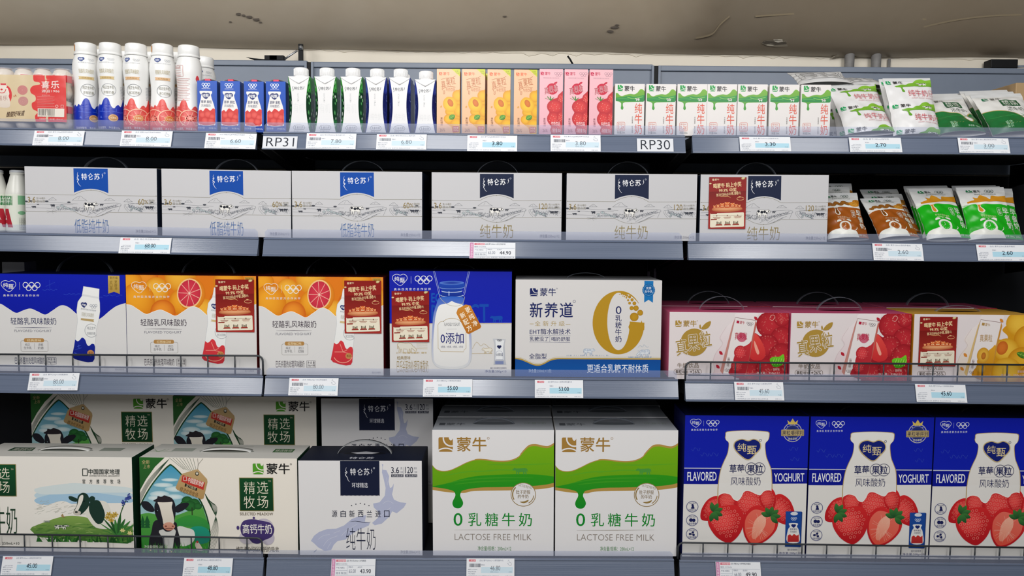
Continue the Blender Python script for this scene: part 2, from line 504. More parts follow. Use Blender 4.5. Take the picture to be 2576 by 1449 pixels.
def rail_material():
    m, nt, b = nodemat('price_rail_plastic'); N = nt.nodes.new; L = nt.links.new
    tc = N('ShaderNodeTexCoord'); mp = N('ShaderNodeMapping'); mp.inputs['Scale'].default_value = (0.8, 1, 170)
    n = N('ShaderNodeTexNoise'); n.inputs['Scale'].default_value = 3; n.inputs['Detail'].default_value = 3
    L(tc.outputs['Object'], mp.inputs['Vector']); L(mp.outputs['Vector'], n.inputs['Vector'])
    r = N('ShaderNodeValToRGB'); r.color_ramp.elements[0].color = lin('#596479') + (1,); r.color_ramp.elements[1].color = lin('#717b90') + (1,)
    L(n.outputs['Fac'], r.inputs['Fac']); L(r.outputs['Color'], b.inputs['Base Color'])
    bp = N('ShaderNodeBump'); bp.inputs['Strength'].default_value = 0.07; bp.inputs['Distance'].default_value = 0.002
    L(n.outputs['Fac'], bp.inputs['Height']); L(bp.outputs['Normal'], b.inputs['Normal'])
    b.inputs['Roughness'].default_value = 0.20; b.inputs['Specular IOR Level'].default_value = 0.75; b.inputs['Coat Weight'].default_value = 0.15; b.inputs['Coat Roughness'].default_value = 0.10
    return m
M_RAIL = rail_material()

# sloping ceiling over the shelves: it meets the wall low and climbs towards the aisle
CURV, SMAX = 7.5, 0.17         # cove: level at the wall, curving up, then straight
cl, crn = at(0, 113, YW), at(2576, 149, YW)
dz = (crn.z - cl.z) / (crn.x - cl.x)
def ceil_z(x, y):
    t = YW - y; q = min(t, SMAX)
    return cl.z + (x - cl.x) * dz + CURV * max(0, q) ** 2 + max(0, t - SMAX) * 2 * CURV * SMAX
random.seed(4)
b = MB()
def cf(u, v):
    x, y = -2.6 + 5.2 * u, YW + 0.02 - 0.62 * v
    return (x, y, ceil_z(x, y) + 0.006 * math.sin(x * 5 + y * 9) * min(1, v * 8) + 0.004 * math.sin(x * 11 - y * 17) * min(1, v * 8))
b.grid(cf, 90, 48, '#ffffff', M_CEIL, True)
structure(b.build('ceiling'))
b = MB(); zt = ceil_z(0, YW - 0.60)
b.box(-2.6, -2.5, zt + 0.03, 2.6, YW - 0.57, zt + 0.07, '#ffffff', mat('main_ceiling', '#d8d8d4', 0.8))
structure(b.build('ceiling_main'))
b = MB(); b.box(-2.6, YW, 0, 2.6, YW + 0.08, 2.2, '#ffffff', M_WALL)
structure(b.build('wall_back'))
b = MB(); b.box(-2.6, -2.5, -0.05, 2.6, YW + 0.08, 0, '#ffffff', M_FLOOR)
structure(b.build('floor'))
# ragged plaster edge where ceiling and wall meet
b = MB(); top = []; bot = []
for i in range(121):
    px = 760 + (2560 - 760) * i / 120
    y0 = 113 + 36 * px / 2576
    top.append(at(px, y0 - 3, YW - 0.004)); bot.append(at(px, y0 + 2.5 + 2.2 * math.sin(i * 1.7) * random.random() + (5 if random.random() > 0.9 else 0), YW - 0.002))
V = [p[:] for p in top] + [p[:] for p in bot] + [(p.x, YW + 0.001, p.z - 0.0005) for p in bot]
n = len(top)
F = [(i, i + 1, n + i + 1, n + i) for i in range(n - 1)] + [(n + i, n + i + 1, 2 * n + i + 1, 2 * n + i) for i in range(n - 1)]
b.add(V, F, '#ffffff', mat('cracked_plaster', '#e6ddcb', 0.8, noise=0.2, scale=25))
structure(b.build('trim_1'))

def on_ceil(px, py):
    d = ray(px, py); lo, hi = 1.5, YW
    for _ in range(40):
        m = (lo + hi) / 2; p = d * (m / d.y)
        if CAM_Z + p.z > ceil_z(p.x, m): hi = m
        else: lo = m
    p = d * (lo / d.y); return (p.x, lo - 0.001, CAM_Z + p.z - 0.0012)
# scuffs and a flaked patch in the ceiling plaster
b = MB(); rnd = random.Random(21)
def fleck(x, y, w, h, c):
    P = [on_ceil(x + w * math.cos(a) * rnd.uniform(.6, 1), y + h * math.sin(a) * rnd.uniform(.6, 1)) for a in np.linspace(0, 2 * math.pi, 9)[:-1]]
    b.add(P, [tuple(range(8))], c, PAPER)
for x, y, w, h in ((600, 34, 9, 4), (613, 38, 7, 3), (628, 42, 10, 4), (645, 48, 12, 4), (655, 55, 6, 2), (580, 54, 5, 2), (1545, 68, 14, 4), (1535, 78, 10, 4), (1552, 62, 8, 2), (1270, 40, 8, 2)): fleck(x, y, w, h, '#6a625a')
for x, y, w, h, c in ((1955, 108, 62, 11, '#8d8474'), (1950, 106, 40, 8, '#5d564c'), (1957, 101, 18, 5, '#d8d0c0'), (1938, 112, 12, 4, '#c8bfae')): fleck(x, y, w, h, c)
for P in ([(1750, 95), (1790, 85), (1812, 60), (1835, 40)], [(1900, 40), (2050, 32), (2200, 38), (2330, 48)], [(2290, 75), (2390, 52), (2480, 40), (2570, 36)]):
    pts = cr(P, 8)
    for (x0, y0), (x1, y1) in zip(pts, pts[1:]):
        b.add([on_ceil(x0, y0 - 2.2), on_ceil(x1, y1 - 2.2), on_ceil(x1, y1 + 2.2), on_ceil(x0, y0 + 2.2)], [(0, 1, 2, 3)], '#94866e', PAPER)
structure(b.build('trim_3'))

# ------------------------------------------------------------------ shelving
# (xL, yL, xR, yR) of each shelf's top front edge in the photo, by level and bay
EDGE = {
    (0, 0): (0, 321, 646, 331.5), (0, 1): (663, 331, 1723, 340.5), (0, 2): (1741, 340, 2576, 344.5),
    (1, 0): (0, 585.5, 651, 597.5), (1, 1): (664, 598, 1717, 607), (1, 2): (1730, 607.5, 2576, 612),
    (2, 0): (0, 938, 662, 946), (2, 1): (668, 946, 1705, 953.5), (2, 2): (1723, 959, 2576, 966.5),
    (3, 0): (0, 1396, 664, 1403), (3, 1): (672, 1403, 1695, 1406.5), (3, 2): (1709, 1409, 2576, 1418)}
RT = 0.34                 # the rail faces lean back: depth gained per metre of fall
RAILH = (0.0375, 0.0385, 0.0405, 0.045)
STOPH = (0.019, 0.018, 0.018, 0.017)
SHELF = {}
XA = -1.42; XD = 1.27
for (lv, bay), (xl, yl, xr, yr) in EDGE.items():
    a, c = at(xl, yl, YF), at(xr, yr, YF)
    g = (c.z - a.z) / (c.x - a.x)
    x0 = XA if bay == 0 else a.x; x1 = XD if bay == 2 else c.x
    SHELF[lv, bay] = (x0, x1, a.x, a.z, g)
def bay_of(lv, x):
    for bay in (0, 1, 2):
        if x <= SHELF[lv, bay][1] + 0.004: return bay
    return 2
def shelf_z(lv, x):
    s = SHELF[lv, bay_of(lv, x)]; return s[3] + (x - s[2]) * s[4]
def tilt(lv, x): return -math.atan(SHELF[lv, bay_of(lv, x)][4])

LEV = ('top', 'second', 'third', 'bottom'); BAY = ('left', 'middle', 'right')
CARRY = {
    (0, 0): 'yoghurt drink bottles and small blue cartons', (0, 1): 'white capped cartons and orange and pink cartons', (0, 2): 'milk pouches at its far end',
    (1, 0): 'two white milk cases with blue flags', (1, 1): 'four white milk cases side by side', (1, 2): 'brown and green breakfast milk pouches',
    (2, 0): 'a blue yoghurt case and an orange fruit case', (2, 1): 'the case with a big gold zero', (2, 2): 'pink and yellow fruit milk cases',
    (3, 0): 'cow picture milk cases behind a wire guard', (3, 1): 'two white cases with green waves', (3, 2): 'three blue strawberry yoghurt cases'}
for (lv, bay), (x0, x1, ax, az, g) in SHELF.items():
    xm = (x0 + x1) / 2; W = x1 - x0; zc = az + (xm - ax) * g
    t = thing('shelf', f'{LEV[lv]} grey metal shelf, {BAY[bay]} bay, carrying {CARRY[lv, bay]}', 'shelf', (xm, YF, zc), (0, -math.atan(g), 0), 'gondola shelves')
    b = MB(); h = W / 2 - 0.003
    b.box(-h, 0.003, -0.026, h, 0.405, 0.0, '#ffffff', M_DECK, 0.002)
    b.build('deck', t)
    # price rail: ridged front face between an upper and a lower lip
    H = RAILH[lv]; h = W / 2
    prof = [(0.002, 0.0), (-0.0010, 0.0), (-0.0026, -0.0015), (-0.0026, -0.0032), (-0.0010, -0.0045), (-0.0050, -0.5 * H), (-0.0010 - RT * (H - 0.0085), -H + 0.004), (-0.0036 - RT * (H - 0.0085), -H + 0.003), (-0.0036 - RT * (H - 0.0085), -H), (0.002, -H)]
    prof[5] = (-0.0010 - RT * (0.5 * H - 0.0045), -0.5 * H)
    b = MB()
    V = [(-h, y, z) for y, z in prof] + [(h, y, z) for y, z in prof]; k = len(prof)
    F = [(i, (i + 1) % k, k + (i + 1) % k, k + i) for i in range(k)] + [tuple(range(k))[::-1], tuple(range(k, 2 * k))]
    b.add(V, F, '#ffffff', M_RAIL); b.build('price_rail', t)
    b = MB(); sh = STOPH[lv]; ch = 0.006; ys, ye = -0.0005, 0.0005
    out = [(-h + 0.002, 0), (-h + 0.002, sh - ch), (-h + 0.002 + ch, sh), (h - 0.002 - ch, sh), (h - 0.002, sh - ch), (h - 0.002, 0)]
    k = len(out)
    V = [(x, ys, z) for x, z in out] + [(x, ye, z) for x, z in out]
    F = [tuple(range(k)), tuple(range(k, 2 * k))[::-1]] + [(i, k + i, k + (i + 1) % k, (i + 1) % k) for i in range(k)]
    b.add(V, F, '#ffffff', M_STOP); o = b.build('clear_stop', t); o['label'] = 'low clear plastic stop strip'
    for sx in (-1, 1):
        b = MB(); xx = sx * (W / 2 - 0.005)
        V = [(xx - 0.002, 0.01, -0.03), (xx - 0.002, 0.40, -0.085), (xx - 0.002, 0.40, -0.027), (xx - 0.002, 0.01, -0.0265)]
        V = V + [(x + 0.004, y, z) for x, y, z in V]
        b.add(V, [(0, 1, 2, 3), (7, 6, 5, 4), (0, 4, 5, 1), (1, 5, 6, 2), (2, 6, 7, 3), (3, 7, 4, 0)], '#ffffff', M_BLACK); b.build('bracket', t)

XG = [(SHELF[0, 0][1] + SHELF[0, 1][0]) / 2, (SHELF[0, 1][1] + SHELF[0, 2][0]) / 2]
PTOP = [at(x, y, YB).z for x, y in ((600, 151), (1200, 158.5), (2100, 168))]
for i, x in enumerate(XG):
    xb = at((780, 1648)[i], 240, YB).x
    t = thing('upright_post', f'slotted steel upright post between the {("left and middle", "middle and right")[i]} back panels', 'post', (xb, YB - 0.006, 0), group='upright posts')
    b = MB(); zt = PTOP[i + 1] - 0.002
    for sx in (-1, 1): b.box(sx * 0.0085 - 0.003, -0.004, 0, sx * 0.0085 + 0.003, 0.004, zt, '#ffffff', M_STEEL)
    b.box(-0.006, 0.0, 0, 0.006, 0.004, zt, '#ffffff', M_BLACK)
    z = 0.3
    while z < zt - 0.03:
        b.box(-0.006, -0.003, z, 0.006, 0.002, z + 0.012, '#ffffff', M_STEEL); z += 0.05
    b.build('channel', t)
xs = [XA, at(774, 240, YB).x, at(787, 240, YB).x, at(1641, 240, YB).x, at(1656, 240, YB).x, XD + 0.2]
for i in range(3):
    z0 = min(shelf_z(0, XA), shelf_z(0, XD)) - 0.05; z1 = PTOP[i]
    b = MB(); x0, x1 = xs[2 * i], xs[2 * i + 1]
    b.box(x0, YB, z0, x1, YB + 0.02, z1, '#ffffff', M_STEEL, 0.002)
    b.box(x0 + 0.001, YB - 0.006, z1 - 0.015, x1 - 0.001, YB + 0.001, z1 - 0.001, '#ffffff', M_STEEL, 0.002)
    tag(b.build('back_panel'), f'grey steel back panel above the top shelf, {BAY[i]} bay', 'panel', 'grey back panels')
    b = MB(); b.box(x0, YB, 0.25, x1, YB + 0.02, z0 - 0.004, '#ffffff', M_DECK, 0.002)  # shade of the lower bays put into the panel colour
    tag(b.build('back_panel'), f'back panel darkened with painted shade behind the lower shelves, {BAY[i]} bay', 'panel', 'dark back panels')

# wire guards along three shelf fronts
def guard(lv, pxa, pxb, ytop, ymid, first, step, label, open_left, open_right):
    """px of the ends, photo y of the top wire at the two ends, of the middle wire; uprights"""
    bay = 0 if pxa < 100 else 2
    Yw = YF + 0.006
    xa, xb = at(pxa, ytop[0], Yw).x, at(pxb, ytop[1], Yw).x
    root = thing('wire_guard', label, 'guard', (xa, Yw, shelf_z(lv, xa)), group='wire shelf guards')
    loc = Vector(root.location)
    def P(px, py): return at(px, py, Yw) - loc
    def base(px): 
        p = at(px, 0, Yw); p = at(px, ytop[0], Yw); p.z = shelf_z(lv, p.x) + 0.001; return p - loc
    b = MB(); pts = []; r = 0.012
    A, B = P(pxa, ytop[0]), P(pxb, ytop[1])
    if open_left: pts += [base(pxa)] + [A + Vector((r - r * math.cos(t), 0, -r + r * math.sin(t))) for t in np.linspace(0, math.pi / 2, 7)]
    else: pts.append(A)
    if open_right: pts += [B + Vector((-r + r * math.sin(t), 0, -r + r * math.cos(t))) for t in np.linspace(0, math.pi / 2, 7)] + [base(pxb)]
    else: pts.append(B)
    b.tube(pts, 0.0021, '#ffffff', M_WIRE); b.build('top_wire', root)
    b = MB(); b.tube([P(pxa + (6 if open_left else 0), ymid[0]), P(pxb - (6 if open_right else 0), ymid[1])], 0.0016, '#ffffff', M_WIRE); b.build('middle_wire', root)
    px = first
    while px < pxb - 20:
        f = (px - pxa) / (pxb - pxa)
        b = MB(); b.tube([P(px, ytop[0] + (ytop[1] - ytop[0]) * f), base(px)], 0.0016, '#ffffff', M_WIRE); b.build('upright_wire', root)
        px += step
guard(2, -70, 661, (891, 895), (919, 929), -21.5, 68, 'dark wire guard in front of the blue and orange yoghurt cases', False, True)
guard(2, 1725, 2690, (910.5, 918.5), (944, 949), 1788, 62.2, 'dark wire guard in front of the pink and yellow cases', True, False)
guard(3, -70, 659, (1342.5, 1353.5), (1375, 1384), -9, 70, 'dark wire guard in front of the cow picture cases', False, True)
guard(3, 1706, 2690, (1365, 1379), (1394, 1403), 1769, 62.2, 'dark wire guard in front of the blue strawberry yoghurt cases', True, False)

# things above the back panels
t = thing('wall_bracket', 'black flat bracket with a bolt and zinc stay above the back panel', 'bracket', at(757, 152, YB + 0.035))
o = Vector(t.location); k = pxw(YB)
b = MB(); b.box(-0.006, -0.004, -0.012, 0.006, 0.004, 0.042, '#ffffff', M_BLACK, 0.001); b.build('plate', t)
b = MB(); b.tube([(0.002, -0.004, 0.031), (0.002, -0.010, 0.031)], 0.006, '#ffffff', M_ZINC, 6); b.tube([(0.002, -0.010, 0.031), (0.002, -0.015, 0.031)], 0.003, '#ffffff', M_ZINC, 8); b.build('bolt', t)
b = MB(); b.tube([at(748, 127, YB + 0.028) - o, at(711, 152, YB + 0.028) - o], 0.0026, '#ffffff', M_ZINC); b.build('stay', t)
b = MB()
for x0, x1, y0, y1 in ((668, 700, 141, 153), (680, 716, 141, 153)):
    p, q = at(x0, y1, YB + 0.03), at(x1, y0, YB + 0.03); b.box(p.x, p.y - 0.01, p.z, q.x, p.y + 0.01, q.z, '#ffffff', M_BLACK, 0.001)
b.tube([at(672, 151, YB + 0.025), at(640, 148, YB + 0.025), at(620, 144, YB + 0.025), at(640, 150, YB + 0.025), at(672, 152, YB + 0.025)], 0.0016, '#ffffff', M_BLACK)
tag(b.build('cable_clamp'), 'black cable clamp lying on top of the left back panel', 'clamp')
b = MB(); b.tube([at(1428, 141, YB + 0.03), at(1434, 149, YB + 0.03), at(1441, 162, YB + 0.03)], 0.0024, '#ffffff', M_BLACK)
tag(b.build('cable_end'), 'short dark cable end poking up behind the middle back panel', 'cable')
p, q = at(2484, 174, YB + 0.05), at(2553, 152, YB + 0.05)
t = thing('junction_box', 'black box on top of the right back panel near the wall', 'box', (p.x, p.y, p.z))
b = MB(); b.box(0, -0.015, 0, q.x - p.x, 0.02, q.z - p.z, '#ffffff', M_BLACK, 0.002); b.build('body', t)
b = MB(); b.tube([(q.x - p.x, -0.005, 0.006), (q.x - p.x + 0.05, -0.005, 0.008)], 0.003, '#ffffff', M_STEEL); b.build('cable', t)
for px, lab in ((2136, 'left of two lagged grey pipes running up into the ceiling'), (2203, 'right of two lagged grey pipes running up into the ceiling')):
    b = MB(); p = at(px, 172, YW - 0.022)
    zt = ceil_z(p.x, YW - 0.022) + 0.01
    b.tube([(p.x, p.y, 0.05), (p.x, p.y, p.z), (p.x, p.y, p.z + 0.01), (p.x, p.y, zt)], 0.0125, '#ffffff', M_PIPE, 14)
    tag(b.build('pipe'), lab, 'pipe', 'lagged pipes')
b = MB(); p = at(2236, 168, YW - 0.006); b.tube([(p.x, p.y, p.z - 0.1), (p.x, p.y, p.z + 0.02)], 0.004, '#ffffff', M_PIPE); 
tag(b.build('conduit'), 'thin dark conduit on the wall right of the lagged pipes', 'pipe')
b = MB()
for i, (x0, x1) in enumerate(((2092, 2150), (2150, 2196), (2192, 2240))):
    c = [at(x0, 147 - 2 * i, YW - 0.012), at((x0 + x1) / 2 - 6, 133 + i, YW - 0.030), at(x1, 131 + i, YW - 0.026), at((x0 + x1) / 2 + 8, 139, YW - 0.010)]
    b.add([q[:] for q in c] + [(q.x, q.y + 0.004, q.z + 0.003) for q in c], [(0, 1, 2, 3), (7, 6, 5, 4), (0, 4, 5, 1), (1, 5, 6, 2), (2, 6, 7, 3), (3, 7, 4, 0)], '#ffffff', mat('loose_plaster', '#a39a8a', 0.9, noise=0.3, scale=40))
structure(b.build('trim_2'))

# ------------------------------------------------------------------ printed motifs shared by several packs
def logo(A, x, y, w, h, c, bg):
    A.rrect(x, y, x + w, y + h, w * 0.1, c); A.up()
    A.ring(x + w * .88, y + h * .08, w * .54, h * .52, w * .10, bg, 77, 188, 16)
    A.poly(arc(x + w * .86, y, w * .14, h * .22, 0, 180, 10), bg)
    A.ring(x + w * .5, y + h * 1.28, w * .72, h * .52, h * .09, bg, 222, 318, 14); A.up()

def brand(A, x, y, w, h, c1, c2, bg, reg=True):
    """square emblem and two characters; w is the whole width"""
    logo(A, x, y, h, h, c1, bg)
    A.text('蒙牛', x + h * 1.28, y - h * 0.02, x + w, y + h * 0.98, c2, 0.022)
    if reg: A.ring(x + w + h * 0.12, y + h * 0.05, h * 0.07, h * 0.07, h * 0.025, c2)

def rings(A, x0, y0, x1, y1, w, c):
    r = (x1 - x0) / 6.6; cy = y0 + r
    for i in range(3): A.ring(x0 + r + i * 2.3 * r, cy, r, r, w, c, n=20)
    for i in range(2): A.ring(x0 + 2.15 * r + i * 2.3 * r, y1 - r, r, r, w, c, n=20)

HEART = [(-.49, -.12), (-.44, -.38), (-.2, -.5), (.04, -.42), (.25, -.5), (.46, -.36), (.5, -.08), (.33, .2), (.04, .5), (-.32, .2)]
def heart(A, cx, cy, w, h, c, fill=None, lw=4):
    P = cr([(cx + x * w, cy + y * h) for x, y in HEART], 5, True)
    if fill: A.poly(P, fill); A.up()
    if c: A.line(P, lw, c, True)

def cz(A, cx, cy, w, h, c, lw=4, fill=None, tc=None):
    heart(A, cx, cy, w, h, c, fill, lw); A.up()
    A.text('纯', cx - w * 0.36, cy - h * 0.30, cx - w * 0.03, cy + h * 0.10, tc or c, 0.01)
    A.text('甄', cx - w * 0.0, cy - h * 0.18, cx + w * 0.36, cy + h * 0.24, tc or c, 0.01)

COW = [(0, .36), (.04, .25), (.11, .2), (.14, .08), (.18, .17), (.3, .2), (.55, .18), (.8, .14), (.93, .2), (.975, .35), (.985, .68), (.96, .66), (.945, .45), (.9, .62), (.92, 1), (.85, 1), (.82, .68), (.78, .7), (.76, 1), (.70, 1), (.68, .65), (.45, .7), (.43, 1), (.37, 1), (.36, .7), (.32, .68), (.30, 1), (.24, 1), (.25, .6), (.19, .45), (.1, .46), (.03, .46)]
GRAZE = [(0, .82), (.02, .7), (.1, .6), (.12, .5), (.16, .56), (.26, .3), (.4, .2), (.6, .22), (.82, .15), (.95, .2), (1, .35), (.98, .7), (.96, .7), (.95, .45), (.9, .62), (.92, 1), (.85, 1), (.82, .68), (.78, .7), (.76, 1), (.7, 1), (.68, .68), (.5, .72), (.46, 1), (.40, 1), (.39, .7), (.35, .68), (.32, 1), (.27, 1), (.27, .62), (.2, .7), (.1, .86), (.04, .9)]
def cow(A, x, y, w, h, c, flip=False, graze=False, spots=None, seed=1, outline=None):
    P = [((x + (1 - a if flip else a) * w), y + b * h) for a, b in (GRAZE if graze else COW)]
    if c: A.poly(P, c); A.up()
    if spots:
        for a, b, r in ((.42, .36, .1), (.62, .4, .11), (.85, .32, .09), (.13, .3, .05), (.28, .48, .06)):
            A.ell(x + (1 - a if flip else a) * w, y + b * h, r * w, r * h * 1.4, spots, n=10)
        A.up()
    if outline: A.line(P, outline[1], outline[0], True)

def strawberry(A, cx, cy, w, h, rot, leaf=True, cut=False, seed=0):
    rnd = random.Random(seed); A.frame(cx, cy, 1, rot)
    B = cr([(-.5 * w, -.12 * h), (-.36 * w, -.44 * h), (0, -.5 * h), (.36 * w, -.44 * h), (.5 * w, -.12 * h), (.36 * w, .25 * h), (.1 * w, .48 * h), (-.1 * w, .48 * h), (-.36 * w, .25 * h)], 5, True)
    A.poly(B, '#d8292b', '#b81620'); A.up()
    A.ell(-.08 * w, -.12 * h, .36 * w, .32 * h, '#ee4a48', '#d02228', n=20); A.up()
    if cut:
        A.poly([(x * .86, y * .86 + .02 * h) for x, y in B], '#e8705f', '#e4513f'); A.up()
        A.poly(cr([(0, -.34 * h), (.16 * w, -.1 * h), (.06 * w, .3 * h), (-.08 * w, .3 * h), (-.17 * w, -.1 * h)], 4, True), '#f5b9a0', '#ec8a72'); A.up()
        for i in range(16):
            a = rnd.uniform(0, 6.28); A.line([(.1 * w * math.cos(a), .14 * h * math.sin(a)), (.34 * w * math.cos(a), .36 * h * math.sin(a))], w * .018, '#f6c6b0', taper=True)
    else:
        for i in range(-4, 5):
            for j in range(-4, 5):
                x = (i + 0.5 * (j % 2)) * .105 * w; y = j * .105 * h
                if (x / (.43 * w)) ** 2 + ((y + .03 * h) / (.42 * h)) ** 2 < (1 if y < 0 else .8):
                    A.ring(x, y, .032 * w, .036 * h, .010 * w, '#f08a7c', n=8)
    A.up()
    if leaf:
        for a in (-75, -40, -5, 30, 65):
            t = math.radians(a); dx, dy = math.sin(t), -math.cos(t); L = .30 * h
            bx, by = dx * .05 * w, -.42 * h
            A.poly([(bx - dy * .06 * w, by + dx * .06 * w), (bx + dx * L * .5 - dy * .09 * w, by + dy * L * .5 + dx * .09 * w), (bx + dx * L, by + dy * L), (bx + dx * L * .5 + dy * .09 * w, by + dy * L * .5 - dx * .09 * w), (bx + dy * .06 * w, by - dx * .06 * w)], '#2f7d33', '#174d22')
        A.up()
    A.end()

def leaf(A, cx, cy, w, h, rot, c1='#5cc21e', c2='#2c8d18'):
    A.frame(cx, cy, 1, rot)
    A.poly(cr([(-.5 * w, 0), (-.2 * w, -.45 * h), (.2 * w, -.4 * h), (.5 * w, .02 * h), (.2 * w, .42 * h), (-.2 * w, .45 * h)], 4, True), c1, c2); A.up()
    A.line([(-.45 * w, 0), (.45 * w, 0)], h * .05, '#a6dd62')
    for k in (-.2, .0, .2): A.line([(k * w, 0), (k * w + .1 * w, -.3 * h)], h * .03, '#a6dd62'); A.line([(k * w, 0), (k * w + .1 * w, .3 * h)], h * .03, '#a6dd62')
    A.up(); A.end()

def orange(A, cx, cy, r, tone=0):
    c = (('#f3a627', '#d97a0c'), ('#f0942a', '#cf600e'), ('#f5b53a', '#dd8612'))[tone]
    A.ell(cx, cy, r, r, c[0], c[1], off=(-r * .2, -r * .25)); A.up()

def citrus(A, cx, cy, rx, ry, rot, cut=True):
    A.ell(cx + rx * .16, cy + ry * .06, rx * 1.12, ry * 1.10, '#f0a030', '#d9760f', rot); A.up()
    A.ell(cx, cy, rx, ry, '#f6c887', rot=rot); A.up()
    A.ell(cx, cy, rx * .9, ry * .9, '#d8384a', '#c42a40', rot); A.up()
    A.frame(cx, cy, rx, rot, ry)
    for i in range(9):
        a = i * 2 * math.pi / 9 + .2; A.line([(0, 0), (.88 * math.cos(a), .88 * math.sin(a))], .045, '#f3b0a0')
    A.ell(0, 0, .07, .07, '#f6d2c0', n=10); A.end(); A.up()

def bottle_print(A, bottom, blue):
    """tilted yoghurt bottle printed on the cases, in the coordinates of the blue case"""
    O = [(792, 296), (943, 320), (938, 408), (944, 450), (944, 530), (930, 610), (905, 700), (890, 860), (882, 975), (866, 1000), (820, 1006), (760, 996), (690, 975), (667, 950), (690, 850), (716, 700), (728, 620), (722, 520), (735, 440), (776, 385)]
    A.poly(O, '#f2f2f0', '#e9e9e6'); A.up(); A.line(O, 3, '#c4c6c9', True)
    A.poly([(776, 368), (941, 396), (939, 412), (775, 386)], '#dfe0e0'); A.up()
    P = [(890, 862)] + cr([(886, 838), (860, 832), (832, 852), (812, 838), (796, 794), (768, 774), (742, 800), (722, 808), (700, 792)], 5)[1:] + [(690, 850), (667, 950), (690, 975), (760, 996), (820, 1006), (866, 1000), (882, 975)]
    A.poly(P, *(('#12259a', '#0d1a78') if blue else ('#d93a40', '#c9303a'))); A.up()
    if not blue:
        A.ring(790, 905, 95, 75, 7, '#f0a58d', 20, 160); A.line([(790, 880), (760, 805)], 5, '#f0a08d'); A.line([(790, 880), (830, 860)], 5, '#f0a08d'); A.line([(790, 880), (705, 880)], 5, '#f0a08d'); A.line([(790, 880), (868, 900)], 5, '#f0a08d'); A.up()
    else:
        A.line([(735, 840), (735, 875)], 3, '#4a68d8'); A.line([(718, 858), (755, 846)], 3, '#4a68d8'); A.line([(690, 915), (710, 925)], 6, '#3c5ad0'); A.line([(760, 870), (700, 888)], 3, '#3c5ad0'); A.up()
    A.ell(846, 918, 32, 28, '#c58a52'); A.up(); A.text('新品', 826, 905, 868, 930, '#5b2d12', 0.01)
    cz(A, 792, 470, 58, 50, None, fill='#1b2a6b', tc='#ffffff')
    rings(A, 850, 465, 918, 500, 4, '#a0a4ad')
    A.text('奥林匹克官方合作伙伴', 762, 506, 908, 522, '#9ba0a8', rot=8)
    A.text('轻酪乳风味酸奶', 768, 542, 886, 580, '#b9b29f', rot=6)
    A.poly([(758, 592), (888, 604), (880, 616), (886, 628), (756, 610), (764, 602)], '#b99f6b' if blue else '#d4bd8a'); A.up()
    P = [p for p in arc(858, 708, 66, 64, 0, 360, 30) if p[0] < 908]
    A.ring(858, 708, 62, 62, 4, '#a3a5aa', 40, 320)
    A.text('纯正生牛', 818, 672, 900, 698, '#8d9096'); A.text('浓郁奶香' if blue else '进口红西柚', 815, 722, 896, 748, '#8d9096')

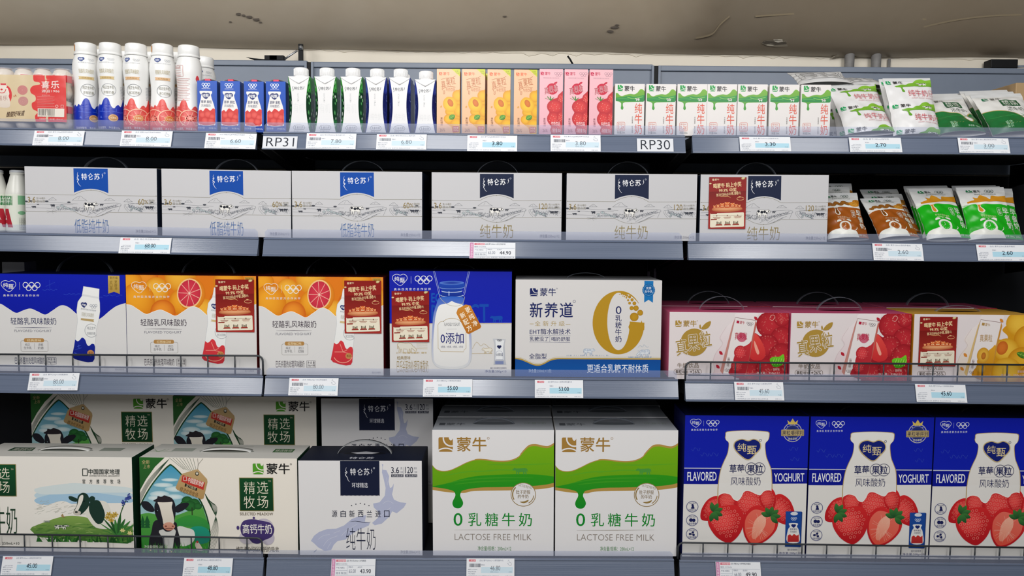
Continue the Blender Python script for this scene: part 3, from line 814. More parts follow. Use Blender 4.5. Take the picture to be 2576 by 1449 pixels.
def yoghurt_face(blue):
    """drawn in the coordinates of the blue case"""
    A = Art((-50, 182), (1190, 190), (1195, 1100), (-45, 1090))
    if blue:
        A.rect(-60, 170, 1200, 700, '#0a1cae', '#08189c'); A.up()
        for x, y, w in ((400, 330, 140), (600, 370, 160), (820, 400, 150), (980, 380, 180)):
            for i in range(6): A.line([(x + i * w / 6, y + 8 * math.sin(i * 2)), (x + (i + 1) * w / 6, y + 8 * math.sin(i * 3 + 1))], 4, '#2a45bd')
        A.line([(430, 300), (520, 260)], 3, '#2a45bd'); A.line([(470, 320), (470, 240)], 3, '#2a45bd'); A.up()
        A.poly([(1027, 195), (1137, 197), (1137, 367), (1082, 345), (1027, 364)], '#c9a955', '#b08d3f'); A.up()
        A.text('新升级', 1045, 205, 1120, 228, '#5b4310'); A.vtext('好口感', 1042, 240, 1068, 330, '#6b5216'); A.vtext('更醇滑', 1088, 240, 1114, 330, '#6b5216'); A.up()
    else:
        A.rect(-60, 170, 1200, 640, '#e27a16'); A.up()
        for x, y, r, t in ((1150, 230, 150, 1), (930, 240, 150, 0), (470, 190, 150, 2), (150, 210, 110, 1), (0, 250, 110, 0), (1110, 430, 150, 2), (880, 440, 140, 1), (240, 320, 118, 2), (60, 420, 165, 0), (480, 430, 120, 0), (300, 530, 120, 1), (700, 520, 120, 2), (1000, 560, 120, 0)): orange(A, x, y, r, t)
        citrus(A, 555, 350, 118, 138, 12)
        A.rect(1085, 200, 1170, 245, '#b98d33'); A.up(); A.text('新升级', 1098, 210, 1158, 234, '#553d0c'); A.up()
    W = [(-60, 455), (0, 464), (60, 500), (140, 545), (210, 522), (280, 505), (350, 532), (420, 560), (490, 522), (570, 475), (640, 488), (720, 552), (800, 612), (900, 612), (960, 585), (1040, 520), (1110, 475), (1205, 446)]
    A.poly(cr(W) + [(1205, 1110), (-60, 1110)], '#dddbd9'); A.up()
    if not blue: A.line(cr([(x, y) for x, y in W]), 4, '#f7efe2')
    for i in range(3): A.ring(780, 960, 190 + 60 * i, 70 + 24 * i, 4, '#dad8d8', 190, 330)
    A.up()
    cz(A, 75, 298, 140, 104, '#f4f2ea'); A.line([(182, 262), (182, 332)], 2.5, '#e8dcc0')
    rings(A, 215, 262, 378, 338, 6, '#f4f2ea')
    A.text('奥 林 匹 克 官 方 合 作 伙 伴', 22, 373, 366, 394, '#f1ece0', 0.012)
    navy = '#262c58' if blue else '#3a2c3c'
    A.text('轻酪乳风味酸奶', 85, 590, 524, 655, navy, 0.002, res=3)
    A.line([(125, 684), (300, 683), (480, 684)], 5, navy, taper=True)
    A.text('FLAVORED YOGHURT', 120, 702, 476, 724, '#6f6f7c', res=3)
    A.rring(178, 806, 438, 907, 14, 3, '#8d8880'); A.up()
    A.rrect(208, 783, 402, 820, 16, '#b2854a'); A.up()
    A.text('经典原味' if blue else '红西柚口味', 238, 790, 374, 814, '#f3e2b8')
    A.text('纯正', 218, 830, 266, 855, '#5c5a60'); A.text('生牛乳', 206, 860, 282, 886, '#5c5a60'); A.line([(308, 828), (308, 885)], 2.5, '#8d8880')
    A.text('浓郁' if blue else '进口', 344, 830, 392, 855, '#5c5a60'); A.text('奶香' if blue else '红西柚', 340, 860, 396, 886, '#5c5a60')
    A.text('巴氏杀菌热处理风味酸奶', 116, 960, 402, 1024, navy)
    A.rring(424, 962, 514, 1026, 6, 2.5, navy); A.text('净 含 量', 432, 967, 506, 990, navy); A.text('230g×10瓶', 430, 994, 508, 1020, navy, 0.01)
    A.text('图片仅供参考', 1080, 1064, 1165, 1082, '#8a8a92'); A.up()
    bottle_print(A, 0, blue)
    return A

def sticker_art():
    A = Art((860, 245), (1222, 255), (1208, 730), (860, 718))
    A.rect(855, 240, 1225, 735, '#8d1c1a', '#a8302a'); A.up()
    A.rect(862, 380, 1218, 560, '#7d1a18', '#9a2b22'); A.up()
    brand(A, 890, 262, 66, 18, '#f0d9b0', '#f0d9b0', '#8d1c1a', False)
    g = '#f5dba6'
    A.text('喝蒙牛 码上中奖', 900, 300, 1172, 346, g, 0.028, rot=-3)
    A.text('99.9% 中奖', 955, 350, 1125, 386, g, 0.028, rot=-2)
    A.text('首次扫码必中', 930, 394, 1072, 422, g, 0.01, rot=-4); A.text('8.88', 1076, 384, 1140, 414, g, 0.015, rot=-3); A.text('元', 1142, 388, 1166, 410, g, rot=-3)
    A.line(cr([(955, 420), (1000, 428), (1040, 425), (1068, 440)]), 6, '#d9a46a', taper=True)
    A.ring(1162, 450, 34, 14, 4, '#e4b27e', 0, 330); A.ell(1155, 434, 12, 6, '#e4b27e', n=12); A.ell(1190, 262, 20, 13, '#e0cf9a', '#b09a5c', -20, n=16); A.ell(871, 305, 12, 7, '#e0cf9a', n=10)
    A.ell(1036, 545, 148, 24, '#d98a5c', '#b0603c'); A.up(); A.ell(1036, 538, 144, 19, '#eaa877', '#c9774a'); A.up()
    for x, y, w in ((915, 514, 22), (948, 508, 28), (988, 500, 38), (1036, 494, 48), (1086, 500, 38), (1122, 508, 28), (1152, 514, 22)):
        A.rect(x - w / 2, y - w * .3, x + w / 2, y + w * .75, '#e9793a', '#c74e22'); A.up(); A.line([(x - w / 2, y - w * .3), (x, y + w * .1), (x + w / 2, y - w * .3)], 3, '#ffd9a0')
        A.text('666' if w > 40 else '8.88', x - w * .36, y + w * .25, x + w * .36, y + w * .55, '#ffe6b4', 0.01)
    A.rrect(876, 577, 1196, 708, 10, '#efe6cf'); A.up()
    for x, y, w in ((882, 575, 58), (882, 630, 58)): A.rrect(x, y, x + w, y + 10, 4, '#8e2a20')
    A.line([(900, 602), (1180, 602)], 2.5, '#7a4a3a')
    for x in (938, 1038, 1136): A.ell(x, 602, 6, 6, '#7a4a3a', n=10); A.line([(x - 36, 616), (x + 36, 616)], 5, '#9c5b48'); A.line([(x - 28, 626), (x + 28, 626)], 4, '#b07a66')
    for x in (960, 1040, 1118):
        A.rect(x - 32, 684, x + 32, 692, '#8e2a20'); A.rect(x - 26, 678, x + 26, 685, '#b05040')
        for i in range(4): A.rect(x - 22 + i * 12, 655 + 4 * (i % 3), x - 14 + i * 12, 679, ('#5a4a3c', '#8a7a5c', '#4d5a3e', '#6b5a4a')[i])
    return A

def sketch_band(A, navy):
    """line drawing of meadows, cows and a brook along the case, coordinates of the first navy flag case"""
    rnd = random.Random(7); g = '#6d7076'
    for P in ([(1350, 500), (1440, 492), (1560, 500), (1700, 507), (1800, 512)], [(1350, 520), (1480, 516), (1600, 522), (1760, 520)], [(1348, 545), (1480, 550), (1600, 556)], [(1960, 512), (2060, 505), (2140, 503), (2172, 512)], [(2200, 515), (2300, 505), (2480, 500)], [(2230, 500), (2340, 508), (2485, 512)]):
        A.line(cr(P), 2, g)
    for P in ([(2170, 508), (2172, 525), (2120, 540), (2030, 555), (1960, 575), (1880, 612)], [(2150, 512), (2120, 528), (2030, 545), (1960, 560), (1900, 590)], [(2170, 520), (2160, 545), (2145, 580)], [(2200, 520), (2205, 545), (2235, 580)], [(2212, 518), (2222, 545), (2262, 582)], [(2150, 530), (2090, 548), (2020, 575), (1950, 615)], [(2120, 556), (2060, 580), (1990, 618)], [(2090, 570), (2040, 592), (1970, 622)]):
        A.line(cr(P), 2.2, g)
    for cx, cy, w, h in ((1580, 468, 70, 22), (1815, 462, 130, 38), (2075, 470, 92, 22), (2236, 478, 76, 24)):
        A.line(cr([(cx - w / 2, cy + h / 2), (cx - w * .3, cy), (cx - w * .1, cy - h * .4), (cx + w * .1, cy - h / 2), (cx + w * .25, cy), (cx + w / 2, cy + h / 2)], 4), 2.2, g)
        A.line([(cx - w / 2, cy + h / 2), (cx + w / 2, cy + h / 2)], 1.8, g); A.line([(cx, cy - h * .3), (cx - w * .1, cy + h * .3)], 1.5, g)
    # bushes and grass as pen strokes
    def tuft(x0, y0, x1, y1, n, hh, c):
        for i in range(n):
            t = rnd.random(); x = x0 + (x1 - x0) * t + rnd.uniform(-12, 12); y = y0 + (y1 - y0) * t + rnd.uniform(-hh, hh)
            a = rnd.uniform(-1, 1); A.line([(x, y), (x + 8 * a, y - 9)], 2, c)
    tuft(1760, 560, 1960, 585, 110, 18, '#4f5560'); tuft(1960, 575, 2130, 525, 70, 9, '#555b66'); tuft(2240, 530, 2360, 570, 90, 16, '#5b6672'); tuft(2340, 545, 2480, 560, 50, 18, '#777c84'); tuft(1600, 570, 1760, 560, 40, 8, '#777c84')
    for x, y, r in ((1625, 545, 15), (1662, 530, 18), (1690, 545, 15), (1715, 552, 13), (1740, 560, 12), (1768, 566, 14), (2270, 545, 13), (2300, 553, 14), (2330, 560, 12), (2260, 562, 10)):
        A.ring(x, y, r, r * .7, 2, '#5d7078', n=12); A.ell(x, y, r * .6, r * .4, '#a9b7b8', n=8)
    for x, y in ((1350, 492), (1388, 488), (1530, 490), (1722, 498), (2440, 495)):
        A.ell(x, y, 16, 7, '#4a4d55', n=10)
    for a in (-60, -20, 20, 70, 150, 200): t = math.radians(a); A.line([(1570, 580), (1570 + 45 * math.cos(t), 580 + 22 * math.sin(t))], 4, '#51565c', taper=True)
    A.up()
    for x, y, w, h, fl in ((1560, 512, 40, 32, False), (1395, 530, 42, 20, False), (1990, 508, 34, 20, True), (2380, 525, 40, 30, False), (2420, 524, 40, 30, True), (1440, 512, 24, 12, False)):
        cow(A, x, y, w, h, '#3a3d47', fl)
    cow(A, 1850, 485, 124, 84, '#f2efe9', True, outline=('#33363f', 2.5), spots='#23262f')

def telunsu_face(low):
    A = Art((1342, 184), (2492, 196), (2482, 785), (1345, 770))
    A.rect(1335, 180, 2495, 790, '#cccbcd'); A.up()
    c = '#0c4aa6' if low else '#1a2440'
    A.poly([(1768, 199), (2066, 201), (2066, 416)] + cr([(2066, 416), (2020, 397), (1970, 384), (1916, 378), (1860, 383), (1812, 396), (1768, 413)], 4)[1:], c); A.up()
    gl = '#8b8778'
    A.line([(1350, 429), (1768, 434)] + cr([(1768, 434), (1812, 412), (1860, 397), (1916, 390), (1972, 396), (2020, 412), (2068, 438)], 5)[1:] + [(2486, 439)], 3.2, gl)
    A.line([(1348, 579), (1772, 582)] + cr([(1772, 582), (1820, 607), (1868, 622), (1916, 627), (1968, 622), (2018, 607), (2072, 585)], 5)[1:] + [(2484, 588)], 3.2, gl)
    for x, y in ((1352, 429), (1916, 390), (2480, 438), (1350, 579), (1916, 627), (2480, 588)): A.ell(x, y, 5, 4, gl, n=8)
    A.line(cr([(1806, 233), (1800, 252), (1808, 268), (1797, 284), (1812, 298), (1800, 314), (1808, 330), (1816, 345), (1830, 357)], 4), 5, '#f2f2f4', taper=True)
    A.line([(1796, 268), (1812, 262)], 4, '#f2f2f4'); A.line([(1794, 300), (1812, 292)], 4, '#f2f2f4')
    A.text('特', 1835, 243, 1884, 300, '#f6f6f8', 0.016, res=3); A.text('仑', 1892, 241, 1938, 298, '#f6f6f8', 0.016, res=3); A.text('苏', 1946, 243, 1995, 298, '#f6f6f8', 0.016, res=3)
    A.line(cr([(2020, 242), (2016, 256), (2022, 262), (2012, 286)], 3), 5, '#f2f2f4', taper=True); A.ring(2038, 240, 6, 6, 2, '#d9dde6')
    sketch_band(A, c)
    br = '#94804d'
    A.text('3.6', 1365, 452, 1432, 503, br, res=3); A.text('克/100毫升', 1440, 455, 1518, 474, '#a7a398'); A.text('蛋白质', 1438, 479, 1516, 502, '#a7a398')
    if low:
        A.text('60', 2322, 465, 2376, 516, br, res=3); A.text('%', 2378, 472, 2410, 506, br); A.text('脂肪', 2414, 468, 2466, 488, '#a7a398'); A.text('减少', 2414, 492, 2466, 512, '#a7a398')
        A.text('低脂纯牛奶', 1766, 645, 2061, 769, '#4a6ea6', -0.010, res=3)
    else:
        A.text('120', 2290, 461, 2362, 512, br, res=3); A.text('克/100毫升', 2370, 462, 2470, 480, '#a7a398'); A.text('原生高钙', 2370, 488, 2468, 510, '#a7a398')
        A.text('纯牛奶', 1770, 645, 2060, 766, '#94834f', -0.010, res=3)
    A.text('净含量:250mL×12', 2294, 735, 2466, 765, '#9a98a2')
    return A

def zero_face():
    A = Art((1290, 152), (2465, 170), (2448, 1160), (1290, 1150))
    A.rect(1280, 150, 2470, 660, '#0a1ba6', '#0b1fb0'); A.rect(1280, 652, 2470, 1165, '#dddbd9'); A.up()
    A.line([(1288, 655), (2456, 659)], 4, '#b6a27a')
    A.text('EC', 1690, 365, 1780, 455, '#0d55b8', 0.04); A.text('RULT', 1690, 475, 1960, 640, '#0d4ab0', 0.03); A.text('CT', 2050, 470, 2240, 640, '#0d4ab0', 0.03); cow(A, 2250, 575, 125, 70, '#0d4ab0')
    cz(A, 1388, 238, 142, 108, '#f2f2f4'); A.line([(1497, 205), (1497, 272)], 2.5, '#d4d8e6'); rings(A, 1535, 202, 1700, 278, 6, '#f2f2f4')
    A.text('奥 林 匹 克 官 方 合 作 伙 伴', 1332, 315, 1686, 338, '#eef0f4', 0.012); A.up()
    # jar
    for P in ([(1712, 155), (1762, 370), (1775, 400)], [(1724, 155), (1772, 360)], [(2060, 158), (2010, 380), (1990, 402)], [(2048, 158), (2000, 370)]): A.line(P, 4, '#a9b6d8')
    A.poly(cr([(1765, 275), (1790, 258), (1885, 250), (1980, 258), (2010, 278), (2008, 310), (1990, 330), (1985, 385), (1990, 410), (1775, 400), (1785, 385), (1790, 330), (1765, 305)], 4, True), '#1d4db8', '#0a2a8e'); A.up()
    A.ell(1888, 270, 118, 18, '#16389f', '#5c86d8'); A.line(arc(1888, 312, 118, 14, 0, 180), 4, '#8fb0ea'); A.line(arc(1888, 345, 100, 14, 0, 180), 5, '#dfeaff'); A.line(arc(1888, 385, 108, 18, 0, 180), 5, '#c8d8f4'); A.line([(1860, 350), (1860, 390)], 7, '#cfe0ff'); A.up()
    A.poly(cr([(1780, 405), (1740, 470), (1712, 560), (1700, 660), (1690, 800), (1690, 960), (1712, 1040), (1770, 1080), (1885, 1092), (1990, 1080), (2050, 1040), (2072, 960), (2072, 780), (2052, 640), (2030, 540), (2000, 460), (1985, 405)], 4, True), '#2a62c8', '#dcdcda'); A.up()
    A.poly(cr([(1760, 490), (1800, 470), (1850, 462), (1885, 442), (1920, 458), (1960, 468), (1990, 480), (2015, 560), (2035, 660), (2050, 800), (2048, 960), (2030, 1030), (1960, 1062), (1885, 1068), (1790, 1060), (1725, 1030), (1708, 960), (1708, 800), (1722, 640), (1735, 560)], 4, True), '#f3f2ef', '#e4e3e1'); A.up()
    A.line(cr([(1690, 800), (1690, 960), (1712, 1040), (1770, 1080), (1885, 1092), (1990, 1080), (2050, 1040), (2072, 960), (2072, 780)], 4), 4, '#bfc3c8')
    A.line(cr([(1765, 390), (1790, 430), (1850, 475), (1930, 490), (1985, 470), (2005, 430), (2010, 400)], 4), 4, '#b8b39a')
    fr = [(1752, 665), (1772, 640), (1810, 632)] + arc(1886, 655, 88, 50, 200, 340, 10) + [(1965, 632), (2003, 645), (2020, 670), (2020, 890), (2002, 905), (1995, 925), (1775, 922), (1770, 905), (1752, 890)]
    A.line(fr, 4, '#b9a06a', True)
    A.text('FLAVORED YOGHURT', 1812, 648, 1962, 678, '#5d6068'); A.line([(1840, 708), (1932, 708)], 5, '#4d4b66', taper=True)
    A.text('0添加', 1776, 742, 1998, 846, '#1b2273', 0.012, res=3)
    A.text('0蔗糖、0色素、0明胶、0添加', 1778, 866, 1990, 888, '#5a5c78')
    A.frame(2050, 600, 1, -27)
    A.poly([(-88, -95), (-55, -125), (30, -125), (66, -95), (66, 125), (50, 138), (-72, 138), (-88, 122)], '#d28a34', '#b96f20'); A.up()
    A.text('更', 0, -95, 50, -40, '#fff4dc', 0.02); A.text('纯', 0, -25, 50, 30, '#fff4dc', 0.02); A.text('净', 0, 45, 50, 100, '#fff4dc', 0.02)
    A.text('新', -68, -75, -18, -20, '#fff4dc', 0.02); A.text('配', -68, -5, -18, 50, '#fff4dc', 0.02); A.text('方', -68, 62, -18, 117, '#fff4dc', 0.02)
    A.end(); A.up()
    cow(A, 1362, 815, 185, 115, '#e0dccf', True, True, outline=('#b39b6c', 4)); A.text('经典原味', 1358, 962, 1486, 998, '#a08a58', 0.004)
    rnd = random.Random(3)
    for i in range(60): x = 1350 + rnd.random() * 290; A.line([(x, 940), (x + rnd.uniform(-6, 6), 925)], 3, '#c0aa7c')
    for y in (840, 856, 876, 892): A.line([(1545, y), (1650, y + 2)], 3, '#cbb98f')
    A.text('巴氏杀菌热处理风味酸奶', 1356, 1005, 1656, 1122, '#a08a58', -0.008)
    A.line(cr([(2080, 895), (2120, 832), (2160, 870), (2185, 850), (2215, 862), (2255, 905)], 3), 3, '#c0aa7c'); cow(A, 2170, 880, 100, 62, '#e6e2d6', False, outline=('#b39b6c', 3)); A.line([(2075, 942), (2270, 942)], 3, '#c0aa7c')
    A.poly([(2275, 800), (2400, 805), (2388, 850), (2392, 1000), (2402, 1048), (2280, 1048), (2286, 1000), (2290, 850)], '#c9cbd0', '#b9bcc4'); A.up(); A.poly([(2300, 815), (2385, 818), (2372, 880), (2378, 1000), (2296, 1000), (2304, 880)], '#eceef0'); A.up()
    rings(A, 2316, 806, 2362, 828, 3, '#4a4c58'); heart(A, 2336, 880, 42, 34, None, '#1d2550'); A.line(arc(2336, 950, 34, 34, 180, 360) + [(2370, 1000), (2302, 1000)], 3, '#8d93ac', True); A.text('0添加', 2308, 938, 2368, 966, '#1d2550', 0.01); A.rect(2296, 1014, 2376, 1044, '#7f8bb4')
    A.text('图片仅供参考 仅供陈列', 2250, 1072, 2402, 1088, '#6d7192'); A.text('净含量:200g×10', 2198, 1098, 2402, 1128, '#5a5f86')
    return A

def gold_zero_face():
    A = Art((65, 240), (1472, 248), (1455, 1180), (70, 1170))
    A.rect(60, 235, 1480, 1190, '#dddad8'); A.up()
    W = cr([(60, 988), (120, 996), (180, 1020), (240, 1046), (290, 1054), (340, 1040), (400, 1008), (460, 992), (540, 990)], 5) + [(1480, 994)]
    A.poly(W + [(1480, 1190), (60, 1190)], '#b89a4a'); A.up()
    A.poly([(x, y + 14) for x, y in W] + [(1480, 1190), (60, 1190)], '#0a4a96', '#0d5aa8'); A.up()
    A.line([(x, y - 8) for x, y in W], 3, '#c9b683')
    nv = '#1b2560'
    brand(A, 203, 322, 250, 76, nv, nv, '#dddad8')
    A.text('新', 204, 458, 326, 602, nv, 0.018, res=3); A.text('养', 344, 458, 474, 602, nv, 0.018, res=3); A.text('道', 490, 458, 618, 602, nv, 0.018, res=3); A.ring(630, 448, 12, 12, 3, nv)
    A.text('全 新 升 级', 252, 636, 540, 684, '#b39a55', -0.002); A.line([(205, 664), (242, 664)], 4, '#b39a55'); A.line([(550, 668), (594, 668)], 4, '#b39a55')
    A.text('EHT酶水解技术', 206, 710, 596, 766, nv, 0.006, res=3)
    for y in (774, 838): A.line([(203, y), (594, y + 4)], 2.5, '#5b6284')
    A.text('乳糖没了', 206, 786, 386, 828, nv, 0.004); A.text('喝奶舒服', 414, 788, 592, 830, nv, 0.004); A.line([(398, 778), (398, 838)], 2.5, '#5b6284')
    A.text('全脂型', 202, 948, 370, 1004, nv, 0.002)
    A.text('净含量:250mL×12包', 198, 1098, 416, 1134, '#b9cce6'); A.text('更适合乳糖不耐体质', 756, 1052, 1342, 1136, '#eef3fa', 0.004, res=3)
    # big zero: outer oval minus inner, broken on the right by bubbles and a splash
    g = '#ba8f22'; g2 = '#b18424'
    O = arc(1055, 652, 248, 304, 0, 360, 60); I = arc(1055, 640, 108, 276, 0, 360, 60)
    for i in range(60):
        a = i * 6
        if 290 < a < 358 : continue
        P = [O[i], O[i + 1], I[i + 1], I[i]]
        A.poly(P, g, g)
    A.up()
    A.line(arc(1055, 652, 244, 302, 268, 322, 16), 12, g, taper=True)
    A.poly([(1150, 690), (1163, 660), (1178, 690), (1200, 686), (1218, 660), (1232, 692), (1262, 680), (1275, 628), (1282, 650), (1276, 690), (1300, 668), (1303, 690), (1301, 722), (1160, 722), (1152, 700)], g); A.up()
    for x, y, r in ((1062, 380, 4), (1080, 378, 6), (1100, 380, 7), (1096, 396, 5), (1120, 384, 9), (1112, 402, 6), (1136, 392, 11), (1130, 412, 8), (1160, 404, 14), (1146, 436, 10), (1184, 432, 15), (1160, 464, 13), (1206, 466, 18), (1180, 512, 20), (1222, 512, 26), (1262, 556, 28), (1205, 596, 42)): A.ell(x, y, r, r, '#c0921f', '#ad7f1e', n=18)
    A.text('0', 1028, 494, 1082, 568, nv, 0.0, res=4); A.vtext('乳糖牛奶', 1024, 576, 1084, 842, nv, 0.004, res=3)
    A.poly([(1302, 250), (1388, 252), (1384, 460), (1342, 432), (1300, 458)], '#1775b8'); A.up()
    A.poly([(1343 + (63 if i % 2 else 58) * math.cos(i * math.pi / 20), 340 + (63 if i % 2 else 58) * math.sin(i * math.pi / 20)) for i in range(40)], '#0d5fa0'); A.ring(1343, 340, 50, 50, 3, '#6fb2dc'); A.up()
    A.text('优质', 1318, 308, 1368, 334, '#e8f2fa', 0.01); A.text('生牛乳', 1304, 340, 1382, 366, '#e8f2fa', 0.01)
    ln = '#8fa3bd'
    cow(A, 720, 892, 110, 68, '#dfe3e8', True, outline=(ln, 3), spots='#b9c4d2'); cow(A, 1228, 898, 126, 80, '#dfe3e8', False, True, outline=(ln, 3), spots='#c3ccd8')
    rnd = random.Random(5)
    for i in range(110): x = rnd.choice((rnd.uniform(560, 960), rnd.uniform(1150, 1370))); A.line([(x, 972 + (16 if x > 1100 else 0)), (x + rnd.uniform(-5, 5), 962 + (16 if x > 1100 else 0))], 2.5, ln)
    A.line(cr([(1240, 890), (1262, 870), (1285, 884), (1300, 862), (1325, 885), (1345, 880)], 4), 3, '#b8c4d2')
    return A

def small_fruit_pack(A, x, y, s, rot, pink):
    """narrow fruit milk carton pictured on the big cases"""
    A.frame(x, y, s, rot)
    W, H = 200, 540
    A.poly([(-16, 60), (0, 0), (-40, H + 10), (-70, H - 20)], '#c98a80' if pink else '#d9b878'); A.poly([(0, 0), (W, 0), (W - 35, H), (-40, H)], '#ece4e2'); A.poly([(W, 0), (W + 14, 30), (W - 20, H + 5), (W - 35, H)], '#c2665a' if pink else '#c98f3e'); A.up()
    A.line([(-2, 0), (W + 2, 0)], 4, '#8d6a6a'); A.line([(0, 0), (-40, H)], 3, '#a99090')
    c = '#b3173c' if pink else '#b08a4a'
    A.rect(18, 26, 44, 52, c); A.text('蒙牛', 50, 24, 98, 54, c, 0.02)
    if pink: rings(A, 118, 26, 180, 58, 4, '#8f8488'); A.ell(90, 178, 46, 44, '#cf6a80'); A.up()
    A.text('真果粒', 20, 130, 140, 200, '#e9dada' if False else c, 0.01, rot=-8); A.up()
    if pink:
        A.poly(cr([(60, 300), (90, 270), (130, 255), (165, 230), (190, 220), (166, 540), (20, 540), (30, 470), (60, 440), (40, 400)], 4, True), '#c8333a', '#a81f2c'); A.up()
        strawberry_local(A, 95, 320, 120, 130); strawberry_local(A, 80, 450, 110, 110)
    else:
        A.poly(cr([(60, 320), (110, 290), (150, 250), (185, 230), (166, 540), (10, 540), (20, 470), (50, 440), (30, 390)], 4, True), '#e0a22a', '#c98718'); A.up()
        A.ell(80, 330, 60, 74, '#eab744', '#c98f2a'); A.up(); A.ell(84, 335, 22, 34, '#c87a2c', '#a9601c'); A.up(); A.ell(80, 455, 50, 46, '#e5ad3c', '#c4881f'); A.up()
    A.text('果粒增加', -16, 380, 6, 470, '#7a5a5a'); A.text('+26%', -30, 490, 20, 520, '#6a5050')
    A.end(); A.up()

def strawberry_local(A, cx, cy, w, h):
    A.ell(cx, cy, w / 2, h / 2, '#e0464a', '#b3222e', n=18); A.up()
    for i in range(-2, 3):
        for j in range(-2, 3):
            if i * i + j * j < 6: A.ell(cx + (i + .5 * (j % 2)) * w * .17, cy + j * h * .17, w * .02, h * .025, '#f2a59a', n=6)

def fruit_case_face(pink):
    """coordinates of the second pink case"""
    A = Art((345, 560), (1508, 570), (1485, 1205), (345, 1195))
    A.rect(335, 555, 1515, 1215, '#e6dcdc'); A.up()
    if pink:
        A.poly(cr([(1268, 565), (1262, 620), (1200, 660), (1192, 690), (1250, 730), (1235, 790), (1170, 760), (1120, 850), (1080, 1000), (1060, 1100), (1020, 1215)], 4) + [(1515, 1215), (1515, 560)], '#b01c2a', '#a3202c'); A.up()
        rnd = random.Random(2)
        for x, y, w, h in ((1320, 680, 250, 260), (1440, 620, 160, 160), (1440, 800, 200, 220), (1300, 880, 220, 220), (1420, 980, 220, 260), (1130, 1110, 200, 200), (1280, 1090, 190, 180), (1420, 1150, 180, 160)):
            A.ell(x, y, w / 2, h / 2, '#c02a34', '#9a1622', rnd.uniform(0, 90), n=22); A.up()
            for i in range(26):
                a, r = rnd.uniform(0, 6.28), math.sqrt(rnd.random()) * .44; A.ring(x + w * r * math.cos(a), y + h * r * math.sin(a), 5, 6, 2.5, '#d97a70', rnd.choice((0, 180)), 300, 6)
        A.up(); A.poly(cr([(1165, 770), (1210, 790), (1262, 880), (1280, 960), (1250, 1010), (1180, 1020), (1130, 990), (1120, 900)], 4, True), '#e24a42', '#cc2c30'); A.up()
        A.poly(cr([(1170, 830), (1205, 900), (1220, 950), (1200, 960), (1175, 900)], 3, True), '#f2a692'); A.up()
        A.poly(cr([(1320, 1010), (1360, 985), (1410, 985), (1455, 960), (1462, 1030), (1440, 1060), (1400, 1080), (1350, 1075)], 3, True), '#7bd02a', '#3f9c1c'); A.up()
        for i in range(5): A.line([(1345 + i * 24, 1060), (1365 + i * 24, 1000)], 4, '#b6ea70')
        A.line(cr([(1320, 620), (1340, 590), (1370, 600), (1350, 640), (1320, 630)], 3), 5, '#e8a59c')
    else:
        A.poly(cr([(1268, 565), (1262, 640), (1210, 690), (1200, 720), (1250, 770), (1235, 830), (1170, 800), (1120, 880), (1080, 1030), (1020, 1215)], 4) + [(1515, 1215), (1515, 560)], '#d99a1c', '#c98a18'); A.up()
        for x, y, r, t in ((1360, 650, 130, 2), (1460, 800, 150, 0), (1240, 900, 120, 2), (1400, 1010, 150, 0), (1250, 1100, 140, 2), (1480, 1150, 120, 0)):
            A.ell(x, y, r, r * .92, ('#e8b030', '#000', '#efc044')[t], ('#c98412', '#000', '#d3961c')[t]); A.up()
        A.ell(1200, 880, 52, 66, '#d9772a', '#c05f1c', 20); A.up(); leaf(A, 1400, 950, 130, 60, 20, '#5c8c2c', '#3c6c1c')
        A.rect(1500, 1060, 1515, 1200, '#a9502a')
    # milk ribbon
    A.poly(cr([(1000, 570), (970, 640), (880, 720), (830, 800), (860, 860), (800, 940), (770, 1030), (790, 1100), (760, 1215), (1000, 1215), (1050, 1000), (1100, 760), (1180, 640), (1200, 570)], 4, True), '#efe6e6', '#ddc6c9' if pink else '#e2d2bf'); A.up()
    A.line(cr([(900, 700), (840, 800), (865, 860), (800, 950), (770, 1040)], 4), 3, '#cdb9bb')
    for x, y in ((848, 945), (820, 1075), (1185, 618)): A.poly(cr([(x - 16, y - 14), (x + 10, y - 8), (x + 18, y + 20), (x - 10, y + 14)], 3, True), '#b82234' if pink else '#d98a34')
    A.up()
    g = '#b08d3c'
    brand(A, 402, 640, 206, 60, g, g, '#e6dcdc')
    A.ell(588, 846, 132, 130, g); A.up()
    A.poly(cr([(655, 722), (672, 690), (705, 660), (746, 648), (738, 690), (705, 720)], 4, True), g); A.poly(cr([(640, 715), (636, 690), (645, 678), (652, 700), (650, 718)], 3, True), g); A.up()
    for ch, x0, y0, x1, y1 in (('真', 408, 810, 522, 975), ('果', 522, 770, 640, 935), ('粒', 642, 738, 756, 895)):
        A.text(ch, x0, y0, x1, y1, '#ece4e0', 0.06, rot=-8); A.up(); A.text(ch, x0 + 4, y0 + 4, x1 - 4, y1 - 4, '#a88a44', 0.016, rot=-8, res=3); A.up()
    A.text('牛奶饮品', 428, 1042, 636, 1088, '#8b7a68'); A.rring(398, 1100, 662, 1152, 24, 3, '#7a6a5c'); A.text('果粒', 412, 1108, 472, 1144, '#4f4238', 0.01); A.text('增加', 476, 1112, 530, 1142, '#6f6258'); A.text('+26%', 552, 1108, 646, 1144, '#4f4238')
    A.text('草莓味' if pink else '黄桃味', 1350, 1092, 1416, 1118, '#e9c9c0'); A.text('净含量：250g×12', 1190, 1126, 1416, 1152, '#e9d2ca'); A.up()
    small_fruit_pack(A, 985, 612, 1.0, 8, pink)
    return A

